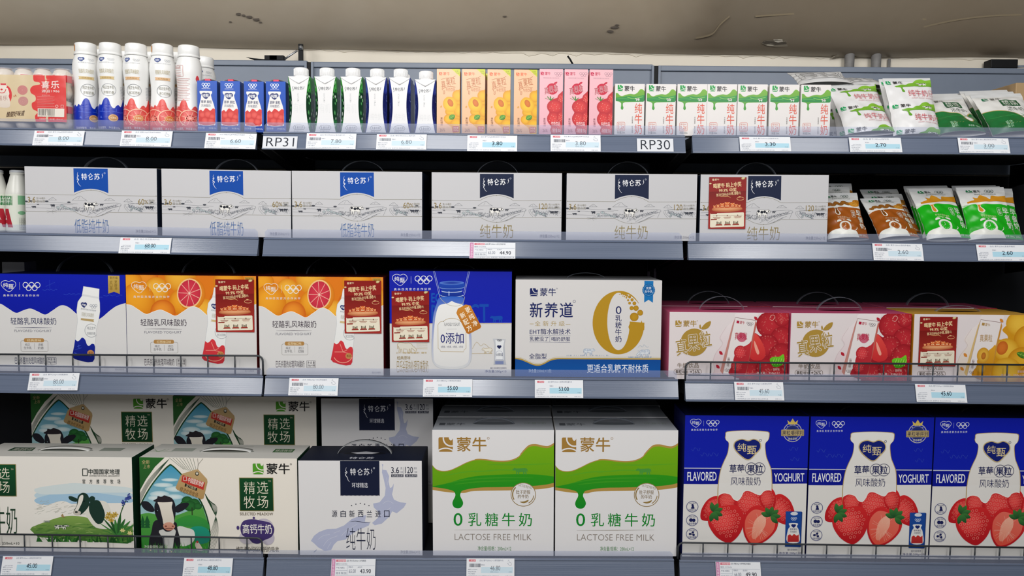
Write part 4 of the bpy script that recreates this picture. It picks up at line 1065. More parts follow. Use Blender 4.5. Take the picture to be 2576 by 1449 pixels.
def lactose_face():
    A = Art((1178, 338), (2110, 335), (2103, 1300), (1182, 1300))
    A.rect(1170, 330, 2115, 1305, '#ebe9e9'); A.up()
    T = cr([(1170, 600), (1205, 640), (1250, 655), (1310, 650), (1370, 625), (1440, 590), (1510, 568), (1580, 568), (1660, 578), (1730, 580), (1790, 570), (1840, 545), (1880, 500), (1920, 465), (1970, 458), (2030, 470), (2070, 470), (2115, 445)], 6)
    G = [(x, y - (6 if x < 1500 else 16 if x > 1850 else 10)) for x, y in T]
    Bt = cr([(2115, 735), (2040, 752), (1900, 765), (1700, 772), (1560, 775), (1470, 785), (1410, 800), (1395, 818), (1392, 842), (1410, 880), (1412, 905), (1395, 930), (1370, 936), (1345, 928), (1332, 905), (1335, 880), (1352, 845), (1352, 822), (1335, 802), (1270, 785), (1170, 772)], 6)
    A.poly(G + [(x, y + 18) for x, y in cr([(2115, 750), (2000, 768), (1800, 778), (1500, 785), (1420, 800), (1300, 795), (1170, 776)], 6)], '#b8934a'); A.up()
    A.poly(T + Bt, '#7ab312', '#559d10'); A.up()
    # lower, darker hill, with the drip
    H = cr([(1170, 770), (1290, 745), (1400, 712), (1520, 688), (1700, 676), (1880, 672), (2000, 676), (2115, 690)], 6)
    A.poly(H + Bt, '#2f9a16', '#0c8a24'); A.up()
    for P in ([(1290, 745), (1450, 715), (1700, 700), (1950, 700)], [(1350, 752), (1560, 730), (1850, 722)], [(1500, 660), (1700, 640), (1900, 650)], [(1600, 600), (1850, 600), (2100, 590)], [(1250, 690), (1450, 655), (1640, 650)]): A.line(cr(P), 9, '#5fab20' if P[0][1] < 700 else '#3fa020', taper=True)
    cow(A, 1790, 618, 120, 56, '#4c9a3c', graze=False); A.up()
    brand(A, 1226, 394, 368, 110, '#a9803c', '#a47c38', '#ebe9e9')
    A.ell(1874, 828, 96, 91, '#ebe9e9'); A.up(); A.ring(1874, 828, 94, 89, 5, '#9a7f48'); A.ring(1874, 828, 82, 77, 9, '#9a7f48', 150, 225, 16); A.ring(1874, 828, 80, 75, 6, '#9a7f48', 5, 60, 12)
    A.text('肚子舒服', 1818, 792, 1928, 824, '#7d6534', 0.012); A.text('的牛奶', 1832, 828, 1914, 858, '#7d6534', 0.012); A.text('LACTOSE FREE MILK', 1838, 756, 1946, 776, '#8d7a52', rot=14)
    A.poly(cr([(1846, 884), (1880, 880), (1914, 868), (1905, 885), (1875, 894)], 3, True), '#9a7f48')
    gr = '#0f8a2c'
    A.text('0', 1340, 972, 1408, 1070, gr, 0.012, res=4)
    for i, ch in enumerate('乳糖牛奶'): A.text(ch, 1452 + i * 129, 970, 1552 + i * 129, 1072, gr, 0.006, res=3)
    A.line([(1345, 1103), (1640, 1101), (1935, 1098)], 4, '#9a9080', taper=True)
    A.text('LACTOSE FREE MILK', 1348, 1132, 1936, 1180, '#8d8278', -0.012, res=3)
    A.text('净含量/规格：200mL×12', 1524, 1226, 1780, 1262, '#4c8a4c')
    return A

def import_face():
    A = Art((155, 570), (1100, 573), (1098, 1300), (160, 1300))
    A.rect(150, 565, 1105, 1305, '#eae8e8'); A.up()
    lv = '#b9bed8'
    A.poly([(795, 597), (806, 600), (800, 640), (830, 645), (850, 690), (845, 730), (855, 780), (870, 775), (885, 745), (880, 790), (870, 830), (885, 870), (930, 890), (980, 895), (960, 930), (905, 975), (870, 960), (850, 1000), (790, 1055), (735, 1068), (715, 1050), (760, 1010), (770, 970), (730, 930), (725, 900), (775, 890), (815, 840), (822, 780), (810, 720), (795, 660), (800, 620)], lv)
    A.poly([(660, 1040), (700, 1045), (690, 1070), (600, 1110), (540, 1150), (510, 1180), (450, 1190), (420, 1220), (400, 1260), (350, 1268), (300, 1240), (270, 1210), (245, 1190), (270, 1150), (310, 1120), (370, 1098), (440, 1095), (500, 1070), (560, 1020), (610, 1000), (670, 990)], lv); A.up()
    for P in ([(300, 1180), (340, 1150), (390, 1140)], [(340, 1230), (380, 1180), (450, 1150)], [(480, 1150), (520, 1110), (600, 1060)], [(800, 900), (840, 880), (880, 900)], [(780, 1000), (820, 960), (860, 930)], [(830, 700), (838, 760)], [(370, 1250), (400, 1200)], [(420, 1130), (470, 1110)]): A.line(cr(P), 2.5, '#d6d8e6')
    nv = '#161d38'
    A.poly([(476, 573), (776, 573), (776, 838)] + [(776 - i * 5, 842 if i % 2 else 836) for i in range(1, 60)] + [(476, 838)], nv); A.up()
    A.line(cr([(524, 622), (518, 645), (528, 660), (516, 680), (530, 700), (536, 720), (548, 734)], 4), 5, '#e8e8ec', taper=True); A.line([(512, 665), (528, 655)], 4, '#e8e8ec')
    for ch, x in (('特', 552), ('仑', 606), ('苏', 656)): A.text(ch, x, 630, x + 44, 682, '#ececf0', 0.014, res=3)
    A.line(cr([(718, 632), (714, 646), (720, 652), (712, 670)], 3), 4, '#e8e8ec', taper=True); A.ring(735, 628, 6, 6, 2, '#d9dde6')
    A.text('环球精选', 564, 740, 686, 778, '#e4e4ea', 0.002)
    A.text('3.6', 866, 620, 926, 668, nv, 0.004, res=3); A.text('120', 972, 618, 1032, 668, nv, 0.004, res=3); A.line([(962, 620), (962, 696)], 2.5, '#7a7d8c')
    A.text('克', 936, 620, 952, 640, '#5c6076'); A.text('/100', 932, 650, 956, 666, '#5c6076'); A.text('毫克', 1040, 620, 1062, 638, '#5c6076'); A.text('/100', 1040, 650, 1064, 666, '#5c6076')
    A.rect(866, 676, 958, 696, nv); A.rect(972, 676, 1064, 696, nv); A.up(); A.text('优质蛋白质', 870, 679, 954, 693, '#e6e6ea'); A.text('原生高钙', 978, 679, 1060, 693, '#e6e6ea')
    for x, y in ((560, 916), (593, 905), (627, 899), (660, 905), (693, 916)): A.poly([(x + (7 if i % 2 == 0 else 3) * math.sin(i * math.pi / 5), y - (7 if i % 2 == 0 else 3) * math.cos(i * math.pi / 5)) for i in range(10)], nv)
    for i, ch in enumerate('源自新西兰进口'): A.text(ch, 408 + i * 66.6, 953, 450 + i * 66.6, 1006, nv, 0.012, res=3)
    A.line(cr([(548, 1040), (590, 1036), (630, 1042), (670, 1048), (706, 1042)], 4), 4, nv, taper=True)
    A.text('纯牛奶', 516, 1088, 740, 1258, nv, -0.012, res=3); A.text('净含量:250mL×12', 930, 1260, 1078, 1286, '#84868f')
    A.poly([(262, 1278), (280, 1262), (292, 1254), (284, 1270), (268, 1280)], '#a9adbd')
    return A

def hang_tag(A):
    A.line([(1500, 655), (1512, 600), (1548, 556)], 2.5, '#8d8a80'); A.line([(1504, 655), (1510, 590), (1506, 556)], 2.5, '#8d8a80')
    A.poly([(1388, 672), (1490, 640), (1510, 640), (1575, 712), (1578, 735), (1545, 860), (1528, 867), (1345, 795), (1333, 780), (1372, 690)], '#c7a777', '#b8935c'); A.up()
    A.poly([(1390, 682), (1560, 738), (1546, 796), (1378, 732)], '#c4372e'); A.poly([(1408, 745), (1500, 782), (1494, 804), (1402, 768)], '#2e2a20'); A.up()
    A.text('中国国家地理', 1428, 715, 1550, 756, '#f7e8dc', 0.016, rot=18); A.rring(1396, 696, 1420, 724, 2, 3.5, '#f7e8dc'); A.text('官方推荐', 1414, 762, 1490, 786, '#d9c7a0', rot=20); A.text('精选优质牧场', 1362, 794, 1506, 834, '#6a4c22', rot=20)
    A.ell(1500, 672, 14, 16, '#3b382c'); A.up(); A.ell(1500, 670, 9, 9, '#d9d4c4'); A.up()

def meadow_face(lit=True):
    A = Art((1060, 548), (2265, 555), (2258, 1285), (1062, 1280))
    A.rect(1055, 545, 2270, 1290, '#f4ede1'); A.up()
    A.poly([(1060, 548), (1255, 550), (1180, 620), (1110, 715), (1060, 800)], '#2d6a2c', '#2a5a2c'); A.up()
    gl = '#34503c'
    for i in range(7):
        t = i * 13; A.line(cr([(1060, 830 + t * .8), (1120, 730 + t * .6), (1200, 640 + t * .4), (1290, 560 + t * .0)], 5), 2.5, gl)
    for i in range(8): A.line([(1290 + i * 26, 552), (1400 + i * 14, 640 + i * 4)], 2.5, gl)
    for i in range(9):
        t = i * 9; A.line(cr([(1560 + t * .2, 830 + t * .6), (1610 + t * .5, 930), (1650 - t * .5, 1060), (1640 - t, 1180), (1600 - t * 1.2, 1285)], 5), 2.2, gl)
    A.poly(cr([(1555, 820), (1600, 900), (1630, 990), (1600, 930), (1570, 870)], 3, True), '#1f4428'); A.up()
    OUT = cr([(1060, 905), (1100, 830), (1160, 740), (1230, 655), (1285, 605), (1310, 605), (1360, 650), (1440, 740), (1500, 830), (1550, 930), (1580, 1030), (1592, 1120), (1590, 1200), (1575, 1285)], 6)
    A.poly(OUT + [(1060, 1285)], '#1d4a26'); A.up()
    IN = cr([(1060, 925), (1105, 842), (1165, 750), (1235, 666), (1290, 616), (1308, 616), (1356, 660), (1432, 748), (1490, 836), (1540, 936), (1570, 1034), (1581, 1120), (1579, 1200), (1564, 1285)], 6) + [(1060, 1285)]
    A.poly(IN, '#3f9fc4', '#cfe3cf'); A.up()
    for x, y, w, h in ((1290, 720, 130, 26), (1240, 760, 150, 34), (1330, 790, 160, 44), (1210, 830, 150, 50), (1320, 850, 140, 40), (1170, 860, 100, 40)): A.ell(x, y, w / 2, h / 2, '#e2efee', '#a9d2dc'); 
    A.up()
    A.poly(cr([(1060, 985), (1120, 975), (1200, 990), (1300, 1000), (1420, 960), (1490, 930), (1538, 930)], 4) + [(1570, 1034), (1581, 1120), (1579, 1200), (1564, 1285), (1060, 1285)], '#5aa648', '#2f8a34'); A.up()
    for x, y, r in ((1420, 880, 44), (1470, 900, 48), (1440, 920, 50), (1500, 920, 32), (1395, 905, 30)): A.ell(x, y, r, r * .8, '#2c7034', '#1d5226', n=16)
    A.line([(1455, 930), (1455, 990)], 8, '#2d3a22'); A.up()
    A.poly(cr([(1330, 1030), (1430, 990), (1530, 1010), (1576, 1050), (1578, 1100), (1450, 1080), (1340, 1070)], 4, True), '#3c9a3c', '#2f8a44')
    A.poly(cr([(1440, 1090), (1520, 1075), (1580, 1110), (1579, 1190), (1500, 1210), (1450, 1150)], 4, True), '#1f9a7c', '#23806c')
    for x, s in ((1075, 1), (1110, 1.2)): 
        for k in range(3): A.poly([(x - 18 * s, 1090 - k * 20), (x, 1040 - k * 24), (x + 18 * s, 1090 - k * 20)], '#1d5a30')
    A.up()
    # cow: body, head, ears
    bk = '#22222a'
    A.poly(cr([(1340, 1080), (1420, 1090), (1465, 1110), (1470, 1170), (1440, 1210), (1380, 1230), (1330, 1200)], 4, True), '#dfe0d8'); A.up()
    A.poly(cr([(1175, 1030), (1140, 1120), (1120, 1200), (1140, 1285), (1330, 1285), (1360, 1200), (1340, 1100), (1320, 1040)], 4, True), '#26262c'); A.up()
    A.poly(cr([(1200, 1110), (1230, 1180), (1240, 1285), (1290, 1285), (1310, 1180), (1320, 1100)], 4, True), '#d6d6d0'); A.up()
    A.poly(cr([(1160, 930), (1120, 888), (1075, 886), (1068, 910), (1090, 945), (1130, 965), (1165, 962)], 4, True), bk); A.poly(cr([(1330, 925), (1370, 900), (1420, 894), (1432, 910), (1400, 945), (1350, 970), (1325, 960)], 4, True), bk); A.up()
    A.poly(cr([(1185, 880), (1215, 852), (1255, 846), (1300, 858), (1325, 900), (1330, 960), (1320, 1030), (1315, 1080), (1290, 1112), (1250, 1116), (1220, 1085), (1195, 1040), (1172, 980), (1168, 920)], 4, True), bk); A.up()
    A.poly(cr([(1195, 890), (1250, 884), (1305, 888), (1300, 930), (1310, 980), (1316, 1040), (1300, 1060), (1240, 1065), (1228, 1020), (1215, 960), (1205, 920)], 4, True), '#efe8da', '#e0d6c6'); A.up()
    A.poly(cr([(1190, 890), (1160, 880), (1190, 862), (1195, 845), (1225, 850), (1245, 838), (1270, 846), (1295, 855), (1305, 885), (1250, 892)], 3, True), '#2c272c'); A.up()
    A.poly(cr([(1232, 1068), (1250, 1050), (1285, 1045), (1312, 1060), (1322, 1080), (1300, 1105), (1262, 1108), (1238, 1092)], 4, True), '#dca48c', '#c4846e'); A.up()
    A.ell(1252, 1076, 9, 7, '#8a4c40', n=10); A.ell(1305, 1076, 8, 6, '#8a4c40', n=10); A.ell(1185, 960, 12, 10, '#0d0d10', n=10); A.ell(1190, 956, 4, 4, '#8aa4b0', n=8); A.line(cr([(1245, 1098), (1275, 1092), (1305, 1096)], 3), 5, '#6a4238'); A.up()
    rnd = random.Random(9)
    for i in range(120):
        x = 1062 + rnd.random() * 505; h = rnd.uniform(30, 95); A.poly([(x - 4, 1285), (x + rnd.uniform(-24, 24), 1285 - h), (x + 4, 1285)], rnd.choice(('#3c8f2c', '#2a7a28', '#5aa63a', '#226828')))
    for x, y in ((1130, 1262), (1220, 1268), (1290, 1272)): A.ell(x, y, 7, 6, '#e6d68c', n=8)
    A.poly(cr([(1472, 1215), (1485, 1190), (1500, 1200), (1520, 1230), (1530, 1262), (1490, 1262), (1478, 1240)], 3, True), '#d9c8b8'); A.ell(1490, 1195, 9, 10, '#b8453c', n=10); A.up()
    hang_tag(A)
    A.text('全新', 1080, 568, 1140, 600, '#cdbd83', skew=.1); A.text('上市', 1092, 604, 1142, 634, '#cdbd83', skew=.1)
    brand(A, 1926, 592, 282, 82, '#55a02c', '#171716', '#f4ede1')
    A.rect(1820, 700, 2080, 955, '#9a8a52'); A.up(); A.rect(1824, 704, 2076, 951, '#0f4a26', '#0f3a20'); A.up()
    for ch, x, y in (('精', 1856, 730), ('选', 1956, 728), ('牧', 1852, 840), ('场', 1954, 838)): A.text(ch, x, y, x + 84, y + 94, '#e6dfc9', -0.004, res=3)
    A.text('TM', 2042, 720, 2062, 732, '#cfc6a8'); A.text('SELECTED MEADOW', 1820, 966, 2074, 988, '#5a4c34', res=3)
    A.ell(2000, 1080, 75, 68, '#c9c1cc'); A.ell(1870, 1160, 60, 50, '#cfc7cf'); A.ell(2030, 1160, 50, 55, '#c3bbc9'); A.up()
    A.poly(cr([(1822, 1080), (1850, 1030), (1920, 1018), (1990, 1030), (2050, 1045), (2080, 1090), (2060, 1150), (2000, 1180), (1960, 1205), (1915, 1200), (1880, 1165), (1835, 1140)], 5, True), '#4c3c78', '#3f3066'); A.ell(1926, 1008, 9, 9, '#4c3c78', n=12); A.ell(1803, 1084, 11, 16, '#4c3c78', n=12); A.up()
    A.text('高钙牛奶', 1838, 1055, 2062, 1130, '#f2eee6', 0.016, res=3)
    A.text('维生素D可促进钙的吸收', 1785, 1228, 2112, 1268, '#4c4438', -0.002)
    A.text('净含量/规格: 250mL×10', 1085, 1222, 1284, 1244, '#e2e8d8')
    return A

def pasture_face():
    A = Art((-212, 538), (995, 546), (1012, 1282), (-205, 1280))
    A.rect(-220, 530, 1020, 1290, '#f3eee5'); A.up()
    for y, h, c in ((830, 60, '#c6dce6'), (870, 46, '#a9cce4'), (790, 30, '#dbe6e6')): A.poly(cr([(260, y), (420, y - h), (560, y - h * 1.4), (760, y - h), (985, y - 10), (990, y + 24), (700, y + 30), (420, y + 44), (290, y + 40)], 4, True), c); A.up()
    A.poly(cr([(240, 1000), (330, 930), (400, 900), (470, 885), (540, 910), (640, 960), (600, 1010), (430, 1010), (300, 1020)], 4, True), '#f3efe6'); A.up()
    rnd = random.Random(11)
    for i in range(60): x, y = rnd.uniform(240, 620), rnd.uniform(890, 990); A.line([(x, y), (x + rnd.uniform(15, 50), y - rnd.uniform(2, 14))], 2, '#b4b4a6')
    A.poly(cr([(230, 1090), (330, 1050), (450, 1010), (560, 1000), (680, 1020), (800, 1060), (1000, 1080)], 4) + [(1008, 1190), (960, 1215), (700, 1200), (560, 1190), (400, 1180), (270, 1165), (215, 1110)], '#8aab54', '#2f6a2c'); A.up()
    for i in range(170):
        x = rnd.uniform(230, 1000); y = rnd.uniform(1060, 1200); L = rnd.uniform(20, 80); A.line([(x, y), (x + L * .5, y - 5), (x + L, y - rnd.uniform(-2, 8))], rnd.uniform(2, 5), rnd.choice(('#4a8038', '#6c9a48', '#2c5e2a', '#a8c070')), taper=True)
    for i in range(60): x = rnd.uniform(270, 1000); A.poly([(x - 10, 1205), (x + rnd.uniform(-40, 40), 1205 - rnd.uniform(30, 70)), (x + 10, 1205)], rnd.choice(('#2c6a2c', '#1f5224', '#4a8a3a')))
    A.up()
    bk = '#1f3a30'
    A.poly(cr([(690, 900), (760, 880), (810, 900), (840, 980), (850, 1080), (820, 1100), (720, 1090), (660, 1020), (640, 970)], 4, True), '#e9e6da'); A.up()
    A.poly(cr([(680, 890), (740, 878), (770, 920), (790, 990), (770, 1050), (730, 1060), (690, 1010), (668, 950)], 4, True), bk); A.up()
    A.poly(cr([(590, 840), (620, 820), (655, 830), (672, 870), (668, 920), (640, 960), (605, 990), (570, 995), (550, 980), (552, 960), (575, 920), (580, 870)], 4, True), bk); A.up()
    A.poly(cr([(598, 850), (625, 838), (622, 880), (600, 930), (580, 965), (560, 960), (580, 915)], 4, True), '#ece8dc'); A.poly(cr([(550, 978), (555, 958), (580, 958), (605, 968), (600, 990), (570, 996)], 3, True), '#cfc8ba'); A.up()
    A.ell(572, 970, 12, 7, '#24302c', n=10); A.poly(cr([(585, 870), (540, 848), (515, 850), (525, 876), (570, 890)], 4, True), bk); A.poly(cr([(665, 868), (690, 845), (714, 856), (710, 880), (680, 892)], 4, True), bk); A.ell(632, 885, 7, 6, '#0f1614', n=8); A.up()
    for a in range(-70, 80, 16):
        t = math.radians(a); L = rnd.uniform(110, 190); c = rnd.choice(('#2f6a30', '#3f7f3a', '#245628'))
        A.poly(cr([(880, 1150), (880 + L * .5 * math.sin(t) - 12, 1150 - L * .55 * math.cos(t)), (880 + L * math.sin(t), 1150 - L * math.cos(t)), (880 + L * .5 * math.sin(t) + 14, 1150 - L * .5 * math.cos(t))], 3, True), c); A.up()
    for x, y in ((822, 985), (850, 1000), (838, 1030), (812, 1010), (868, 985)):
        for k in range(6): A.ell(x + 14 * math.cos(k), y + 10 * math.sin(k), 12, 6, '#c8a84c', rot=k * 57, n=8)
        A.ell(x, y, 5, 5, '#8c6a24', n=8)
    A.up(); A.line(cr([(890, 1130), (905, 1000), (940, 900), (970, 850)], 4), 7, '#2f5a30'); A.up()
    for i in range(46): t = rnd.random(); A.ell(925 + 55 * t + rnd.uniform(-14, 14), 905 - 65 * t + rnd.uniform(-16, 16), 7, 5, rnd.choice(('#3c4c9c', '#2c3a84', '#6a78b8')), n=7)
    for x, y in ((925, 1110), (980, 1130)):
        for k in range(6): A.ell(x + 12 * math.cos(k), y + 9 * math.sin(k), 9, 5, '#e6d690', rot=k * 57, n=8)
    A.up(); cow(A, 400, 1065, 120, 40, '#e2e2d4', True, outline=('#4a5a44', 2), spots='#34423a'); cow(A, 320, 1035, 50, 20, '#8f988a')
    A.poly([(455, 1000), (466, 982), (478, 1005), (495, 1008), (470, 1014)], '#a98a5c')
    A.rect(-133, 600, 120, 850, '#9a8a52'); A.up(); A.rect(-130, 604, 116, 846, '#14502c', '#123c24'); A.up()
    for ch, x, y in (('精', -100, 630), ('选', -12, 628), ('牧', -104, 735), ('场', -14, 733)): A.text(ch, x, y, x + 82, y + 90, '#e6dfc9', -0.004, res=3)
    A.text('TM', 82, 634, 100, 646, '#cfc6a8')
    A.text('纯牛奶', -150, 930, 118, 1145, '#21402c', -0.006, res=3)
    A.text('净含量/规格: 250mL×10', -180, 1204, 132, 1230, '#4a4c44')
    dk = '#24302c'
    A.rring(624, 634, 660, 686, 2, 5, dk); A.text('中国国家地理', 668, 634, 906, 676, dk, 0.014, res=3); A.text('CHINESE NATIONAL GEOGRAPHY', 672, 682, 906, 692, dk, 0.01)
    for i, ch in enumerate('官方推荐牧场'): A.text(ch, 622 + i * 53, 714, 644 + i * 53, 748, dk, 0.004)
    return A

def strawberry_face():
    A = Art((1050, 220), (2000, 235), (1972, 1325), (1035, 1312))
    A.rect(1030, 215, 2005, 640, '#091aa6', '#0c1fae'); A.rect(1030, 625, 2005, 765, '#081590'); A.rect(1030, 750, 2005, 1330, '#e7e4df'); A.up()
    A.poly([(1045, 622), (2000, 634), (2000, 641), (1045, 629)], '#c8ccda'); A.poly([(1030, 748), (1050, 748), (1980, 762), (1980, 772), (1030, 760)], '#e7e4df'); A.up()
    for x, y in ((1130, 480), (1200, 520), (1270, 520), (1880, 480), (1890, 560)):
        for k in range(5): A.line([(x + 14 * k - 30, y + 16 * math.sin(k * 2)), (x + 14 * k - 20, y + 16 * math.sin(k * 2 + 2))], 3, '#2f45b4')
    cz(A, 1130, 281, 82, 62, '#dfe2ee', 3); A.line([(1192, 262), (1192, 302)], 2, '#9fa8cc'); rings(A, 1214, 260, 1310, 306, 4, '#dfe2ee'); A.text('奥 林 匹 克 官 方 合 作 伙 伴', 1096, 324, 1298, 340, '#dfe2ee', 0.012)
    A.text('FLAVORED', 1070, 655, 1294, 724, '#eef0f4', 0.02, res=3); A.text('YOGHURT', 1734, 668, 1966, 734, '#eef0f4', 0.02, res=3); A.up()
    # badge with crown
    gd = '#c9b27c'
    A.ring(1873, 355, 70, 72, 6, '#b9b6b0'); A.ell(1873, 355, 52, 54, '#16246c', '#2a377e'); A.ring(1873, 355, 54, 54, 4, '#8f93ac'); A.up()
    A.poly([(1840, 296), (1832, 262), (1854, 280), (1873, 250), (1892, 280), (1914, 262), (1906, 296)], '#d8bd62'); A.up()
    A.rrect(1786, 334, 1960, 384, 6, gd); A.up(); A.rring(1790, 338, 1956, 380, 5, 2.5, '#5d4d20'); A.text('果粒嚼得到', 1794, 342, 1952, 377, '#1d2040', 0.016); A.text('混合草莓', 1838, 396, 1908, 416, '#c9c6c0', 0.006)
    for a in range(200, 340, 28): A.ell(1873 + 60 * math.cos(math.radians(a)), 355 + 62 * math.sin(math.radians(a)), 3, 3, '#d9d6d0', n=6)
    A.up()
    # back strawberries, jar, front strawberries
    strawberry(A, 1265, 950, 170, 220, 50, False, seed=1); strawberry(A, 1800, 960, 190, 260, -38, False, seed=2)
    J = cr([(1358, 372), (1362, 350), (1400, 342), (1525, 338), (1650, 344), (1692, 352), (1697, 378), (1690, 410), (1668, 436), (1666, 470)], 4) + cr([(1666, 470), (1676, 540), (1700, 600), (1716, 650), (1722, 760), (1720, 900), (1712, 960)], 4) + [(1300, 960)] + cr([(1302, 900), (1304, 760), (1320, 650), (1345, 580), (1372, 520), (1382, 470), (1382, 430), (1362, 410), (1355, 390)], 4)
    A.poly(J, '#b79a5c'); A.up(); A.poly([(1512 + (x - 1512) * .972, 650 + (y - 650) * .988) for x, y in J], '#eeebe6', '#e6e2dc'); A.up()
    strawberry(A, 1385, 900, 170, 210, 10, False, seed=3); strawberry(A, 1560, 925, 270, 300, 8, False, seed=4); strawberry(A, 1690, 880, 130, 190, -10, False, seed=5)
    A.poly([(1310, 780)] + cr([(1310, 836), (1350, 818), (1400, 830), (1428, 866), (1458, 876), (1482, 850), (1505, 808), (1545, 802), (1590, 822), (1628, 834), (1655, 806), (1690, 796), (1716, 802)], 5) + [(1716, 740), (1310, 740)], '#eae7e2'); A.up()
    A.line(cr([(1310, 836), (1350, 818), (1400, 830), (1428, 866), (1458, 876), (1482, 850), (1505, 808), (1545, 802), (1590, 822), (1628, 834), (1655, 806), (1690, 796), (1716, 802)], 5), 5, '#f8f4ee'); A.up()
    strawberry(A, 1375, 1060, 280, 290, -8, False, seed=6)
    strawberry(A, 1620, 1080, 270, 300, 22, False, True, seed=7)
    for cx, cy, r0 in ((1270, 965, 20), (1710, 1000, -40)):
        for a in (-120, -80, -40, 0, 40, 85):
            t = math.radians(a + r0); dx, dy = math.cos(t), math.sin(t); L = 78
            A.poly(cr([(cx, cy), (cx + dx * L * .5 - dy * 20, cy + dy * L * .5 + dx * 20), (cx + dx * L, cy + dy * L), (cx + dx * L * .5 + dy * 20, cy + dy * L * .5 - dx * 20)], 3, True), '#3f7f3a', '#1d4a28')
        A.up()
    cz(A, 1525, 484, 204, 158, gd, 7, '#122074', '#e2cf9a'); A.ring(1627, 414, 8, 8, 2.5, '#3a3f66')
    nv = '#1a2158'
    A.text('草莓', 1392, 598, 1506, 664, nv, 0.016, res=3); A.text('果粒', 1526, 600, 1648, 664, nv, 0.016, res=3); A.ring(1558, 632, 46, 46, 3.5, nv); A.ring(1618, 632, 46, 46, 3.5, nv); A.line([(1395, 680), (1640, 680)], 2.5, '#9a9cae', taper=True)
    A.text('风味酸奶', 1402, 696, 1630, 760, nv, -0.008, res=3)
    for y, t in ((922, '优质生牛乳'), (1028, '混合草莓'), (1134, '丹麦乳酸菌')):
        A.ring(1110, y, 44, 42, 3.5, '#3c4480'); A.text(t, 1080, y + 18, 1142, y + 34, '#3c4480'); A.text('RAW MILK', 1088, y - 32, 1136, y - 22, '#3c4480')
        if y < 950: A.poly(cr([(1104, y - 18), (1118, y - 18), (1122, y), (1126, y + 14), (1100, y + 14), (1106, y)], 3, True), nv)
        elif y < 1050: A.ell(1100, y - 2, 14, 14, nv, n=12); A.ell(1122, y, 13, 13, nv, n=12)
        else:
            for p in ((1094, y), (1116, y - 12), (1122, y + 8)): A.ell(p[0], p[1], 9, 9, nv, n=10)
            A.line([(1094, y), (1116, y - 12)], 4, nv); A.line([(1094, y), (1122, y + 8)], 4, nv)
    A.up()
    A.poly([(1826, 962), (1946, 964), (1938, 1240), (1822, 1236)], '#1a4a9c', '#15408c'); A.poly([(1946, 964), (1952, 970), (1944, 1236), (1938, 1240)], '#123070'); A.up()
    A.ell(1890, 980, 28, 14, '#d9dde2'); rings(A, 1866, 1010, 1910, 1032, 2.5, '#dfe6f0'); A.poly(cr([(1852, 1055), (1918, 1056), (1912, 1080), (1926, 1110), (1930, 1200), (1838, 1198), (1842, 1110), (1858, 1080)], 4, True), '#e6e4e0'); A.up()
    heart(A, 1886, 1075, 36, 28, None, '#14246c'); A.text('草莓果粒', 1858, 1094, 1914, 1108, nv, 0.01); A.text('风味酸奶', 1860, 1112, 1910, 1128, nv); A.poly([(1840, 1200)] + cr([(1842, 1150), (1860, 1140), (1874, 1152), (1890, 1138), (1910, 1150), (1926, 1140)], 3) + [(1928, 1200)], '#c8322f', '#b22a2c')
    A.text('图片仅供参考', 1842, 1252, 1918, 1268, '#7a7c90'); A.text('净含量:200g×10', 1776, 1276, 1942, 1296, '#5c6088'); A.text('巴氏杀菌热处理风味酸奶', 1100, 1286, 1260, 1304, '#7a7c90')
    return A

# ------------------------------------------------------------------ carrying cases
def strap(root, w, h, y, z, depth=0.011, flat=False, m=None, col='#ffffff'):
    b = MB(); pts = []
    for i in range(25):
        t = math.pi * i / 24
        pts.append((-w / 2 * math.cos(t), y, z - 0.0008 + h * math.sin(t) ** (1.25 if not flat else 1.0)))
    b.ribbon(pts, (0, 1, 0), depth, 0.0011, col, m or M_STRAP)
    return b.build('handle', root)

def face_map(W, H):
    return lambda u, v, d: (-W / 2 + u * W, -d, v * H)
def top_map(W, D, H):
    return lambda u, v, d: (-W / 2 + u * W, v * D, H + d)

def sticker_on(root, W, H, u0, u1, v0, v1):
    b = MB(); x0, x1, z0, z1 = -W / 2 + u0 * W, -W / 2 + u1 * W, v0 * H, v1 * H
    b.box(x0, -0.0022, z0, x1, -0.0016, z1, '#8d1c1a', CARD)
    b.art(STICK, lambda u, v, d: (x0 + u * (x1 - x0), -0.0022 - d, z0 + v * (z1 - z0)), GLOSS)
    o = b.build('promo_sticker', root); o['label'] = 'dark red prize draw sticker'
    return o

def where(pl, pr, lv, Y, ytop):
    a, c = at(pl, ytop, Y), at(pr, ytop, Y); x = (a.x + c.x) / 2
    return x, c.x - a.x, (a.z + c.z) / 2
def place(lv, x, Y, rz=0.0, dz=0.0):
    return Vector((x, Y, shelf_z(lv, x) + 0.0006 + dz)), (0, tilt(lv, x), rz)

WID = {}
def case(name, label, A, pl, pr, ytop, lv, D, cols, Y, group, handle, top=None, rz=0, bev=0.0016):
    x, W, zt = where(pl, pr, lv, Y, ytop)
    loc, rot = place(lv, x, Y, rz); H = zt - loc.z
    t = thing(name, label, 'carton case' if False else 'carton', loc, rot, group)
    b = MB(); b.box(-W / 2, 0, 0, W / 2, D, H, cols, CARD, bev)
    b.art(A, face_map(W, H))
    if top: b.art(top, top_map(W, D, H))
    b.build('body', t)
    if handle: strap(t, handle[0], handle[1], D / 2, H, *handle[2:])
    WID[t.name] = W
    return t, W, H
def again(src, label, pl, pr, ytop, lv, Y, rz=0, dz=0.0):
    x, W, zt = where(pl, pr, lv, Y, ytop); loc, rot = place(lv, x, Y, rz, dz)
    o = dup(src, label, loc, rot); o.scale.x = W / WID[src.name]
    return o
def behind(src, label, gap_y, ref, dx=0.0):
    """another case standing right behind ref"""
    l = ref.location.copy(); l.y += gap_y; l.x += dx
    return dup(src, label, l, ref.rotation_euler.copy())

